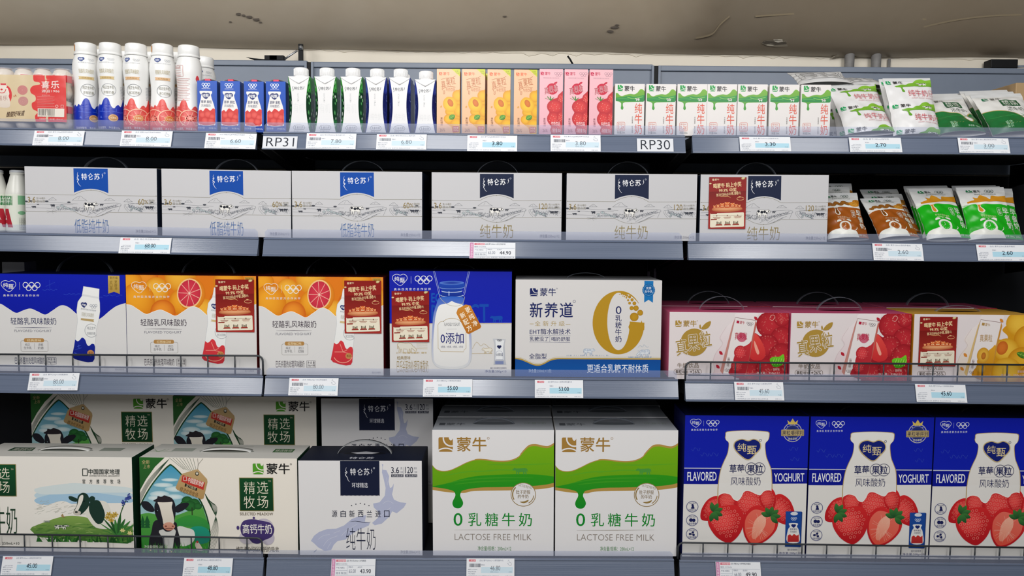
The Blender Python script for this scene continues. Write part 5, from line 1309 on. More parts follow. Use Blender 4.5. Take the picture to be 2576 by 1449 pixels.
STICK = sticker_art()
Y1 = YF + 0.014; Y2 = YF + 0.020
SIDE = '#1b2436'
WH = dict(f='#cccbcd', k='#cccbcd', l=SIDE, r=SIDE, t='#cfcdcc', b='#8a8a8a')
G = 'white milk cases on the second shelf'
A_low, A_pure = telunsu_face(True), telunsu_face(False)
low, W, H = case('milk_case', 'white milk case with blue flag, leftmost, partly in front of white bottles', A_low, 60, 392.5, 421, 1, 0.13, WH, Y1, G, (0.095, 0.028))
again(low, 'white milk case with blue flag, middle one of three', 404.5, 730.5, 428, 1, Y1)
again(low, 'white milk case with blue flag, right beside the first navy flag case', 734, 1062, 430, 1, Y1)
pure, W, H = case('milk_case', 'white milk case with navy flag, above the 44.90 price tag', A_pure, 1086, 1414, 434.5, 1, 0.13, WH, Y1, G, (0.090, 0.031))
again(pure, 'white milk case with navy flag and no sticker, across the right shelf joint', 1426, 1754.5, 435.5, 1, Y1)
c = again(pure, 'white milk case with navy flag and a dark red prize sticker', 1763.5, 2086, 439.5, 1, Y1, rz=0.0)
sticker_on(c, W, H, 0.066, 0.356, 0.188, 0.962)

# third shelf
G = 'yoghurt and milk cases on the third shelf'
blue, W, H = case('yoghurt_case', 'blue and white yoghurt case with tilted blue bottle picture', yoghurt_face(True), -13, 314, 690, 2, 0.20, dict(f='#dddbd9', k='#12208c', l='#12208c', r='#12208c', t='#0e154a', b='#888888'), Y2, G, (0.125, 0.040))
orng, W, H = case('yoghurt_case', 'orange grapefruit yoghurt case behind the left wire guard', yoghurt_face(False), 315.5, 643.5, 693, 2, 0.20, dict(f='#dddbd9', k='#7a1c1c', l='#7a1c1c', r='#7a1c1c', t='#4a1414', b='#888888'), Y2, G, (0.118, 0.040))
o2 = again(orng, 'orange grapefruit yoghurt case above the 80.00 tag in the middle bay', 650.5, 964.5, 698, 2, Y1)
for c in (orng, o2): sticker_on(c, W, H, 0.69, 0.985, 0.43, 0.965)
zero, W, H = case('yoghurt_case', 'blue and white yoghurt case picturing a big glass jar', zero_face(), 980.5, 1288.5, 682.5, 2, 0.20, dict(f='#dddbd9', k='#10209c', l='#10209c', r='#10209c', t='#0c1560', b='#888888'), Y1, G, (0.09, 0.012))
sticker_on(zero, W, H, 0.018, 0.325, 0.325, 0.81)
gold, W, H = case('milk_case', 'white and blue milk case with a big gold zero', gold_zero_face(), 1298, 1666.5, 704.5, 2, 0.15, dict(f='#dddad8', k='#dddad8', l='#dddad8', r='#dddad8', t='#b9babd', b='#888888'), Y1, G, (0.085, 0.012))
PINKC = dict(f='#e6dcdc', k='#d2557c', l='#df6d92', r='#df7f98', t='#d0587e', b='#888888')
def slot_art(cslot, extra=None):
    A = Art((0, 0), (100, 0), (100, 50), (0, 50))
    A.poly(cr([(32, 26), (40, 21), (60, 21), (68, 26), (60, 30), (40, 30)], 4, True), cslot); A.up()
    if extra: extra(A)
    return A
pink, WP, HP = case('fruit_milk_case', 'pink strawberry fruit milk case, next to the gold zero case', fruit_case_face(True), 1685, 1985, 786, 2, 0.135, PINKC, YF + 0.022, G, (0.098, 0.030), slot_art('#4a1426'))
p2 = again(pink, 'pink strawberry fruit milk case, next to the yellow case', 1991, 2294, 789, 2, YF + 0.022)
yel, W, H = case('fruit_milk_case', 'yellow peach fruit milk case with a dark red prize sticker', fruit_case_face(False), 2301, 2604, 791.5, 2, 0.135, dict(f='#ece4da', k='#dba43a', l='#dd9f2c', r='#dd9f2c', t='#dba648', b='#888888'), YF + 0.022, G, (0.098, 0.014), slot_art('#3a2810'))
sticker_on(yel, W, H, 0.045, 0.355, 0.23, 0.965)
behind(pink, 'pink fruit milk case in the dark behind the first pink case', 0.142, pink, 0.004)
behind(pink, 'pink fruit milk case in the dark behind the second pink case', 0.142, p2, 0.004)
behind(pink, 'pink fruit milk case in the dark behind the yellow case', 0.142, yel, 0.004)

# bottom shelf, front row
G = 'milk and yoghurt cases on the bottom shelf'
DG = '#123a26'
def meadow_top(A):
    A.poly([(14, 18), (28, 18), (30, 30), (14, 30)], '#2c4a36'); A.rect(72, 16, 86, 28, '#8f968c'); A.line([(30, 8), (60, 8)], 1, '#a9aaa2'); A.line([(30, 40), (60, 40)], 0.8, '#b9bab2'); A.up(); A.text('精选牧场', 16, 20, 28, 28, '#d8d6c8')
def meadow_top2(A):
    A.rect(80, 16, 93, 28, '#3c6a3c'); A.rect(14, 16, 28, 28, '#a4aaa0'); A.line([(34, 8), (64, 8)], 1, '#a9aaa2'); A.up(); A.text('精选牧场', 81, 18, 92, 26, '#d8d6c8')
    for a in range(6): A.line([(6, 30), (6 + 10 * math.cos(a), 30 - 9 * abs(math.sin(a)))], 1.6, '#5c8a4a', taper=True)
def top_art(extra): return slot_art('#8a8d86', extra)
MC = dict(f='#f3eee5', k='#f3eee5', l=DG, r=DG, t='#d9d7d0', b='#888888')
past, W, H = case('milk_case', 'white milk case picturing a cow lying in a flower meadow', pasture_face(), -70, 331.5, 1149, 3, 0.11, MC, YF + 0.020, G, (0.11, 0.007, 0.02, True, mat('white_strap', '#d8d8d4', 0.5)), top_art(meadow_top))
mead, WM, HM = case('milk_case', 'white milk case with a cow face in a green arch, front row', meadow_face(), 350.5, 747.5, 1152, 3, 0.11, MC, YF + 0.020, G, (0.11, 0.007, 0.02, True, mat('white_strap', '#d8d8d4', 0.5)), top_art(meadow_top2))
def import_top(A): A.text('特仑苏', 40, 38, 60, 45, '#c6c8d2', 0.01); A.poly([(38, 24), (50, 20), (62, 24), (56, 28), (44, 28)], '#b9bac0')
imp, WI, HI = case('milk_case', 'white milk case with black flag, black top and pale island map, front row', import_face(), 752, 1063, 1159, 3, 0.12, dict(f='#eae8e8', k='#eae8e8', l='#141a2e', r='#141a2e', t='#141a2e', b='#888888'), YF + 0.014, G, (0.12, 0.030, 0.014, False, mat('grey_strap', '#9a9c9e', 0.4)), slot_art('#0a0d18', import_top))
def lac_top(A): A.text('蒙牛', 10, 24, 26, 33, '#5c6066', 0.02); A.rect(4, 24, 9, 33, '#5c6066'); A.text('0乳糖牛奶', 76, 20, 94, 28, '#8f9a94'); A.line([(34, 12), (40, 12)], 2, '#5a5e66')
lac, WL, HL = case('milk_case', 'white milk case with green wave, left of two, front row', lactose_face(), 1090, 1396.5, 1081.5, 3, 0.118, dict(f='#ebe9e9', k='#ebe9e9', l='#e0dfde', r='#e0dfde', t='#a9adb4', b='#888888'), YF + 0.014, G, (0.09, 0.013), slot_art('#6d7278', lac_top))
l2 = again(lac, 'white milk case with green wave, right of two, front row', 1400.5, 1709, 1081.5, 3, YF + 0.014)
for s, d in ((lac, 'left'), (l2, 'right')):
    behind(lac, f'green wave milk case in shade, second in the {d} row of three', 0.122, s)
    behind(lac, f'green wave milk case in deep shade, rearmost in the {d} row of three', 0.244, s, 0.004)
SB = dict(f='#e7e4df', k='#0e1860', l='#0e1860', r='#0e1860', t='#0a1030', b='#888888')
straw, WS, HS = case('yoghurt_case', 'blue strawberry yoghurt case, leftmost of three', strawberry_face(), 1724.5, 2036.5, 1046, 3, 0.125, SB, YF + 0.018, G, (0.09, 0.014, 0.012, False, M_BLACK))
again(straw, 'blue strawberry yoghurt case, middle of three', 2040.5, 2351, 1051, 3, YF + 0.018)
again(straw, 'blue strawberry yoghurt case, rightmost, cut by the photo edge', 2354, 2664, 1056, 3, YF + 0.019)
# bottom shelf, raised back row: three cases standing on cases laid flat
YBK = YF + 0.205
def flat_case(pl, pr, label, h):
    x, W, _ = where(pl, pr, 3, YBK, 1200); loc, rot = place(3, x, YBK)
    b = MB(); b.box(-W / 2 + 0.002, 0.002, 0, W / 2 - 0.002, 0.16, h - 0.001, dict(f='#d9d7d0', t='#f3eee5', k='#d9d7d0', l=DG, r=DG, b='#888888'), CARD, 0.0016)
    t = thing('milk_case', label, 'carton', loc, rot, 'milk cases laid flat at the back'); b.build('body', t); return h
for src, pl, pr, yt, Hs, lab, d in ((mead, 78.5, 434.5, 991, HM, 'cow face milk case in the shaded back row, at the left end', 'the left cow face case'), (mead, 437, 793.5, 998, HM, 'cow face milk case in the shaded back row, beside the island map case', 'the right cow face case'), (imp, 809, 1091.5, 1003, HI, 'island map milk case standing in the shaded back row', 'the rear island map case')):
    x, W, zt = where(pl, pr, 3, YBK, yt); loc, rot = place(3, x, YBK)
    h = zt - loc.z - Hs
    flat_case(pl, pr, f'milk case laid flat, hidden under {d}', h)
    loc.z += h + 0.0004
    dup(src, lab, loc, rot)
# third shelf, far left, in the dark: two small packs on top of the blue case's neighbours
loc, rot = place(2, at(26, 700, YF + 0.27).x, YF + 0.27)
b = MB(); p, q = at(5, 683, YF + 0.27), at(60.5, 659, YF + 0.27)
t = thing('small_carton', 'small pale carton in the dark behind the blue yoghurt case', 'carton', loc, rot)
hh = q.z - loc.z; b.box(p.x - loc.x, 0, 0, q.x - loc.x, 0.05, hh, '#c9cacc', CARD, 0.001); b.build('body', t)

# ------------------------------------------------------------------ small packs on the top shelf
def carton_again(src, label, pl, pr, yref, lv, Y, rz=0.0):
    x = (at(pl, yref, Y).x + at(pr, yref, Y).x) / 2
    loc, rot = place(lv, x, Y, rz)
    return dup(src, label, loc, rot)

def blue_small_art():
    A = Art((1722, 425), (1895, 425), (1890, 865), (1735, 865))
    A.rect(1715, 420, 1900, 870, '#0c50b8', '#0a44a4'); A.up()
    rings(A, 1764, 446, 1834, 484, 5, '#e6ecf6'); A.text('奥林匹克官方合作伙伴', 1762, 489, 1838, 498, '#dfe6f2')
    A.poly(cr([(1745, 518), (1757, 513), (1838, 513), (1852, 518), (1850, 536), (1842, 548), (1852, 590), (1868, 640), (1876, 700), (1875, 790), (1862, 812), (1752, 812), (1740, 790), (1738, 700), (1744, 640), (1754, 590), (1758, 548), (1748, 536)], 3, True), '#ece9e6'); A.up()
    heart(A, 1797, 556, 72, 56, None, '#16286c'); A.up(); A.text('纯甄', 1768, 538, 1824, 568, '#f2f2f4', 0.02)
    A.text('草莓', 1758, 594, 1800, 622, '#222a5c', 0.02); A.text('果粒', 1806, 594, 1848, 622, '#222a5c', 0.02); A.text('风味酸奶', 1760, 628, 1838, 652, '#222a5c')
    W = cr([(1739, 690), (1758, 676), (1775, 690), (1795, 664), (1815, 668), (1835, 684), (1858, 664), (1876, 672)], 4)
    A.poly([(x + (0 if 1740 < x < 1875 else 0), y) for x, y in W] + [(1875, 790), (1862, 812), (1752, 812), (1740, 790)], '#d7352f', '#c42a2a'); A.up()
    for x, y, r in ((1770, 720, 26), (1815, 715, 30), (1850, 735, 24), (1790, 770, 28), (1840, 775, 28)): A.ell(x, y, r, r, '#e45a50', '#cc2f2c', n=14)
    A.up(); A.line(cr([(1744, 800), (1800, 814), (1870, 800)], 3), 3, '#f2e6e0')
    A.text('巴氏杀菌', 1738, 826, 1790, 842, '#d2dcee'); A.text('净含量:200g', 1822, 828, 1882, 846, '#d2dcee')
    return A
def peach_small_art():
    A = Art((1198, 282), (1372, 278), (1358, 768), (1195, 765))
    A.rect(1190, 275, 1376, 775, '#f3c39c', '#efb98c'); A.up()
    A.poly([(1305, 275), (1376, 275), (1376, 338)], '#cdd23a'); A.text('全新', 1334, 288, 1362, 302, '#8a8a1c'); A.text('升级', 1342, 304, 1366, 316, '#8a8a1c')
    brand(A, 1213, 304, 82, 25, '#e8683a', '#e8683a', '#f3c39c', False)
    br = '#b8673a'
    A.line(cr([(1228, 360), (1270, 348), (1310, 345), (1338, 330)], 3), 3, br); A.text('真', 1230, 368, 1262, 425, br, 0.0, rot=-8); A.text('果', 1266, 352, 1298, 408, br, 0.0, rot=-8); A.text('粒', 1300, 340, 1336, 396, br, 0.0, rot=-8); A.line(cr([(1232, 432), (1250, 425), (1290, 410), (1336, 415)], 3), 3, br)
    A.text('牛奶饮品', 1264, 420, 1332, 448, br, rot=-5); A.line(cr([(1238, 432), (1246, 450), (1244, 465), (1254, 466), (1254, 440)], 3), 3, br)
    A.poly(cr([(1372, 430), (1340, 450), (1325, 490), (1270, 490), (1250, 540), (1262, 590), (1280, 610), (1255, 640), (1270, 690), (1300, 720), (1310, 768)], 4) + [(1376, 775), (1376, 430)], '#eeb31c', '#e2a012'); A.up()
    for x, y, rx, ry in ((1350, 480, 40, 44), (1300, 600, 44, 34), (1355, 590, 36, 50), (1280, 655, 34, 36), (1340, 690, 46, 40), (1350, 745, 40, 30)): A.ell(x, y, rx, ry, '#f2bc24', '#dc9410', n=18); A.up()
    A.ell(1294, 545, 52, 58, '#f5c832', '#e5a818', -20, n=20); A.up(); A.ell(1296, 534, 20, 30, '#dc7a24', '#c4641c', -25, n=14); A.up()
    leaf(A, 1306, 640, 50, 40, -35, '#5c9c2a', '#3c7a1c'); A.ell(1228, 562, 6, 9, '#dca046', rot=30, n=8)
    A.vtext('果粒增加', 1222, 642, 1238, 706, '#8a5a3a'); A.text('26%', 1216, 726, 1254, 750, '#9c6a44'); A.rrect(1308, 708, 1354, 756, 6, '#c9543a'); A.up(); A.text('净含量', 1313, 714, 1350, 730, '#f6d9c0'); A.text('250g', 1314, 734, 1350, 750, '#f6d9c0')
    return A
def pink_small_art():
    A = Art((1975, 283), (2150, 280), (2140, 770), (1965, 768))
    A.rect(1960, 275, 2155, 775, '#f2bdc4', '#eeb2bc'); A.up()
    brand(A, 1982, 302, 74, 26, '#c81e4e', '#c81e4e', '#f2bdc4', False); rings(A, 2086, 304, 2142, 334, 3, '#b58a96'); A.text('奥林匹克官方合作伙伴', 2002, 342, 2120, 352, '#b58a96')
    A.ell(2068, 428, 42, 42, '#cc1e3e'); A.poly(cr([(2078, 392), (2088, 378), (2106, 374), (2100, 388)], 3, True), '#cc1e3e'); A.up()
    for ch, x0, y0, x1, y1 in (('真', 2008, 415, 2042, 470), ('果', 2044, 405, 2078, 458), ('粒', 2080, 396, 2112, 448)): A.text(ch, x0, y0, x1, y1, '#f6dcdc', 0.05, rot=-6); A.up(); A.text(ch, x0 + 1, y0 + 1, x1 - 1, y1 - 1, '#b0163a', 0.01, rot=-6)
    A.up(); A.poly(cr([(2152, 440), (2125, 462), (2110, 490), (2060, 510), (2030, 550), (2045, 600), (2030, 640), (2045, 690), (2060, 720), (2055, 770)], 4) + [(2155, 775), (2155, 440)], '#cc2c34', '#b82430'); A.up()
    for x, y, rx, ry in ((2135, 500, 30, 40), (2085, 560, 58, 52), (2075, 650, 48, 52), (2130, 640, 30, 44), (2120, 720, 40, 40), (2080, 735, 30, 30)):
        A.ell(x, y, rx, ry, '#e0403e', '#bc2430', n=18); A.up()
        for i in range(10): a = i * 2.4; r = .3 + .06 * i; A.ell(x + rx * r * .8 * math.cos(a), y + ry * r * .8 * math.sin(a), 2.5, 3, '#f2a090', n=6)
    A.up(); 
    for a in (-150, -115, -80, -40): t = math.radians(a); A.poly([(2050, 512), (2050 + 34 * math.cos(t) - 6, 512 + 26 * math.sin(t)), (2050 + 42 * math.cos(t), 512 + 34 * math.sin(t)), (2058, 516)], '#3f8a34')
    A.text('牛奶饮品', 2058, 672, 2124, 702, '#fbe0e0', 0.01); A.vtext('果粒增加', 2000, 645, 2016, 708, '#9c5a6a'); A.text('26%', 1994, 728, 2030, 750, '#a8606e'); A.text('净含量:250g', 2066, 722, 2130, 758, '#f4ccd0', 0.01)
    return A
def pure_small_art():
    A = Art((62, 322), (252, 318), (248, 632), (58, 628))
    A.rect(55, 312, 256, 638, '#eae5e2'); A.up()
    T = cr([(66, 376), (80, 378), (92, 390), (108, 394), (130, 386), (160, 380), (185, 382), (205, 372), (222, 352), (236, 350), (252, 362)], 4)
    A.poly(T + [(252, 418), (244, 426), (128, 430)] + cr([(128, 430), (114, 436), (112, 450), (116, 466), (108, 476), (99, 468), (101, 452), (100, 436), (88, 428)], 4) + [(66, 424)], '#7db53a', '#3f9a3a'); A.up()
    A.poly(cr([(66, 405), (110, 400), (150, 392), (190, 398), (252, 384)], 4) + [(252, 418), (244, 426), (66, 424)], '#2f9a4c', '#2a8a44'); A.line(cr([(140, 400), (180, 408), (240, 396)], 3), 4, '#8cc85a'); A.line(cr([(70, 412), (110, 408), (150, 412)], 3), 3, '#5ab05a'); cow(A, 190, 402, 30, 20, '#eef0ea', spots='#2a2c2c'); A.up()
    logo(A, 78, 328, 34, 36, '#1fa04a', '#eae5e2'); A.text('蒙牛', 122, 332, 188, 364, '#201c1c', 0.03)
    A.text('纯', 188, 436, 236, 498, '#e0604a', 0.008, res=3); A.text('牛', 188, 502, 236, 562, '#e0604a', 0.008, res=3); A.text('奶', 188, 564, 236, 624, '#e0604a', 0.008, res=3)
    A.vtext('浓纯营养', 170, 515, 178, 560, '#55504e'); A.vtext('航天品质', 170, 572, 178, 618, '#55504e')
    A.rring(76, 550, 126, 602, 7, 2.2, '#dc7a6a'); A.text('每100mL', 82, 555, 120, 566, '#dc7a6a'); A.text('3.2', 80, 570, 110, 588, '#d86a5a', 0.01); A.text('g', 111, 574, 120, 589, '#d86a5a'); A.text('优质乳蛋白', 82, 591, 120, 598, '#dc7a6a'); A.text('净含量:250mL', 76, 604, 128, 620, '#6a6664')
    return A

def brick(name, label, A, pl, pr, ytop, D, cols, Y, group, extra=None, mat_=None):
    x, W, zt = where(pl, pr, 0, Y, ytop); loc, rot = place(0, x, Y); H = zt - loc.z
    t = thing(name, label, 'carton', loc, rot, group)
    b = MB(); b.box(-W / 2, 0, 0, W / 2, D, H, cols, mat_ or GLOSS, 0.0012)
    # folded seam along the top
    b.box(-W / 2 + 0.001, D / 2 - 0.001, H, W / 2 - 0.001, D / 2 + 0.001, H + 0.0012, cols.get('t', '#ffffff'), mat_ or GLOSS)
    b.art(A, face_map(W, H), mat_ or GLOSS); b.build('body', t)
    if extra: extra(t, W, H, D)
    return t, W, H

YT = YF + 0.014
def pull_tab(t, W, H, D):
    b = MB()
    def fn(u, v): return (-W * 0.38 + u * W * 0.80, D * (0.05 + 0.75 * v), H + 0.0006 + 0.0035 * math.sin(math.pi * u) ** 0.6 * (1 - 0.4 * v))
    b.grid(fn, 10, 6, '#eeeeee', PLASTIC); b.grid(lambda u, v: (fn(u, v)[0], fn(u, v)[1], H + 0.0002), 2, 2, '#eeeeee', PLASTIC)
    b.box(-0.006, 0.002, H, 0.006, 0.010, H + 0.0045, '#e0405a', PLASTIC, 0.001); b.build('pull_tab', t)
G = 'small blue strawberry yoghurt cartons'
bc, W, H = brick('small_carton', 'small blue strawberry yoghurt carton, beside the grapefruit bottles', blue_small_art(), 495, 544.5, 203, 0.038, dict(f='#0c50b8', k='#0c50b8', l='#153f8c', r='#153f8c', t='#cfd6e2', b='#1a54b4'), YT, G, pull_tab)
for lab, a, c in (('second from the left of four', 553, 602.5), ('third from the left of four', 612.5, 662), ('beside the white capped cartons', 668.5, 718)):
    carton_again(bc, 'small blue strawberry yoghurt carton, ' + lab, a, c, 203, 0, YT)
G = 'slim peach milk drink cartons'
pc, W, H = brick('slim_carton', 'slim peach milk drink carton, beside the blue sided capped carton', peach_small_art(), 1099, 1157, 173.5, 0.040, dict(f='#f3c39c', k='#f3c39c', l='#e39a3a', r='#e39a3a', t='#f5d2b0', b='#eeb080'), YT, G)
for lab, a, c in (('second from the left', 1162, 1221), ('third from the left', 1225, 1286), ('beside the pink strawberry drink cartons', 1292, 1353)):
    carton_again(pc, 'slim peach milk drink carton, ' + lab, a, c, 173, 0, YT)
G = 'slim pink strawberry milk drink cartons'
kc, W, H = brick('slim_carton', 'slim pink strawberry milk drink carton, beside the peach cartons', pink_small_art(), 1357.5, 1416.5, 174, 0.040, dict(f='#f2bdc4', k='#f2bdc4', l='#d8556a', r='#e2b06a', t='#f6d2d6', b='#eea0aa'), YT, G)
for lab, a, c in (('middle of three', 1420, 1480), ('beside the green and white cartons', 1483, 1543)):
    carton_again(kc, 'slim pink strawberry milk drink carton, ' + lab, a, c, 174, 0, YT)
for src, a, c, lab in ((pc, 1168, 1228, 'slim peach milk drink carton standing behind the second one'), (pc, 1292, 1352, 'slim peach milk drink carton standing behind the fourth one'), (kc, 1421, 1481, 'slim pink milk drink carton standing behind the middle one')):
    carton_again(src, lab, a, c, 174, 0, YT + 0.047)
G = 'small pure milk cartons'
mc, W, H = brick('small_carton', 'small white pure milk carton with green band, beside the pink drink cartons', pure_small_art(), 1547.5, 1622, 211, 0.041, dict(f='#eae5e2', k='#eae5e2', l='#e2e0dc', r='#e2e0dc', t='#eceae8', b='#dddddd'), YT, G)
for lab, a, c in (('second from the left of seven', 1625, 1702), ('third from the left of seven', 1705, 1780), ('fourth, in the middle of the seven', 1781.5, 1854), ('third from the right of seven', 1856.5, 1932.5), ('second from the right of seven', 1936.5, 2013), ('beside the milk pouches', 2016, 2092)):
    carton_again(mc, 'small white pure milk carton with green band, ' + lab, a, c, 211, 0, YT)

# capped cartons with an hourglass front
def capped(label, pl, pr, ytop, ycap, green, group):
    x, W, zt = where(pl, pr, 0, YT, ytop); loc, rot = place(0, x, YT); H = zt - loc.z; D = 0.048
    t = thing('capped_carton', label, 'carton', loc, rot, group)
    N = 24; cm = W * 0.17
    def sec(v):
        c = cm * math.sin(math.pi * min(1, max(0, v))) ** 0.8 + 0.0004
        y0, y1 = 0.0, D
        return [(-W / 2 + c, y0), (W / 2 - c, y0), (W / 2 + 0.0, y0 + c), (W / 2, y1 - c), (W / 2 - c, y1), (-W / 2 + c, y1), (-W / 2, y1 - c), (-W / 2, y0 + c)]
    wh = '#e9e8e8'
    c1, c2, c3 = ('#3f9a3e', '#123c22', '#1f6a36') if green else ('#2a3a92', '#141d5c', '#24318a')
    b = MB(); 
    for k in range(8):
        V = []; cols = []
        for i in range(N + 1):
            v = i / N; s = sec(v); V += [(s[k][0], s[k][1], v * H), (s[(k + 1) % 8][0], s[(k + 1) % 8][1], v * H)]
            if k in (0, 4): c = lin(wh)
            else:
                q = np.array(lin(c1)) if v > .72 else np.array(lin(c3)) if v < .25 else np.array(lin(c2)); c = tuple(q)
            cols += [c, c]
        F = [(2 * i, 2 * i + 1, 2 * i + 3, 2 * i + 2) for i in range(N)]
        b.add(V, F, np.array(cols), GLOSS)
    # foil print on the sides: pale patches and leaves
    rnd = random.Random(3 + green)
    for k in (1, 2, 3, 5, 6, 7):
        A = Art((0, 0), (40, 0), (40, 130), (0, 130))
        for i in range(16):
            xx, yy = rnd.uniform(5, 35), rnd.uniform(8, 122)
            if green: A.poly([(xx + rnd.uniform(2, 7) * math.cos(a), yy + rnd.uniform(2, 6) * math.sin(a)) for a in np.linspace(0, 6, 7)], rnd.choice(('#cfd8d0', '#58a860', '#0f2c1c', '#7abf7a')))
            else: A.line([(xx, yy), (xx + rnd.uniform(-8, 8), yy + rnd.uniform(4, 14)), (xx + rnd.uniform(-8, 8), yy + rnd.uniform(10, 22))], 1.1, rnd.choice(('#5a6ab8', '#8a96cc', '#3c4aa0')))
        def fn(u, v, d, k=k):
            s = sec(v); p, q = s[k], s[(k + 1) % 8]; nx, ny = q[1] - p[1], -(q[0] - p[0]); L = math.hypot(nx, ny) or 1
            return (p[0] + (q[0] - p[0]) * u + nx / L * d, p[1] + (q[1] - p[1]) * u + ny / L * d, v * H)
        A.sub = 0.12; b.art(A, fn, GLOSS)
    s1 = sec(1.0); b.add([(p[0], p[1], H) for p in s1], [tuple(range(8))], wh, GLOSS); b.add([(p[0], p[1], 0) for p in s1], [tuple(range(8))[::-1]], wh, GLOSS)
    A = Art((72, 335), (235, 335), (235, 745), (72, 745)); gy = '#8f9092'
    A.text('特', 118, 410, 138, 434, '#3c4048', 0.02); A.text('仑', 140, 409, 158, 434, '#3c4048', 0.02); A.text('苏', 160, 409, 182, 434, '#3c4048', 0.02); A.line(cr([(110, 408), (106, 420), (112, 430), (108, 442)], 3), 3, '#3c4048'); A.line([(192, 408), (188, 428)], 3, '#3c4048')
    for i, ch in enumerate('ORGANIC' if green else 'PURE MILK'):
        if ch != ' ': A.text(ch, 142, 456 + i * 10, 152, 464 + i * 10, '#b4b6b8')
    if green: A.text('有机', 112, 530, 190, 600, '#dfe0e0', -0.01)
    else: A.text('纯牛奶', 112, 600, 196, 650, '#dcdcdc', -0.01)
    P = [(108, 710), (118, 694), (136, 690), (170, 690), (186, 694), (196, 710), (186, 724), (118, 724)]; A.line(P, 3, gy, True); A.text('3.8', 120, 699, 148, 718, gy, 0.01); A.text('优质', 152, 699, 184, 718, gy)
    A.text('净含量:250mL', 112, 730, 186, 742, '#9a9a9a')
    b.art(A, lambda u, v, d: (-W / 2 + u * W, -d - 0.0001, v * H), GLOSS)
    # V shaped shoulder crease below the cap
    for sx in (-1, 1): b.tube([(sx * W * 0.46, -0.0004, H * 0.985), (sx * W * 0.24, -0.0006, H * 0.93), (0.0, -0.0008, H * 0.875)], 0.0012, '#f2f2f2', GLOSS, 6)
    b.build('body', t)
    zc = at((pl + pr) / 2, ycap, YT + D * .4).z - loc.z
    R = W * 0.325; b = MB()
    V = []; pr_ = [(R * 0.92, H - 0.004), (R, H - 0.004), (R, H + 0.0015), (R * 0.94, H + 0.002), (R * 0.94, H + 0.003), (R, H + 0.0035), (R, zc - 0.0015), (R * 0.92, zc)]
    b.lathe(pr_, 28, '#f0f0f0', PLASTIC, True, 0, D * 0.40)
    for i in range(28): a = i * 2 * math.pi / 28; b.box(R * math.cos(a) - 0.0004, D * .4 + R * math.sin(a) - 0.0004, H + 0.004, R * math.cos(a) + 0.0004, D * .4 + R * math.sin(a) + 0.0004, zc - 0.002, '#e6e6e6', PLASTIC)
    b.build('cap', t)
    return t
G = 'white capped milk cartons with foil sides'
g0 = capped('white capped carton with green sides, beside the blue yoghurt cartons', 724, 779, 192, 172.5, True, G)
for lab, a, c in (('middle of three', 790, 845), ('beside the first blue sided carton', 856, 911)): carton_again(g0, 'white capped carton with green sides, ' + lab, a, c, 192, 0, YT)
n0 = capped('white capped carton with blue sides, beside the green sided ones', 918.5, 972, 194.5, 175, False, G)
for lab, a, c in (('middle of three', 978, 1032), ('a little lower, beside the peach cartons', 1043, 1096)):
    o = carton_again(n0, 'white capped carton with blue sides, ' + lab, a, c, 194, 0, YT)
    if a > 1040: o.scale = (1, 1, 0.97)
carton_again(n0, 'white capped carton with blue sides, half hidden behind the middle one', 984, 1038, 194, 0, YT + 0.056)

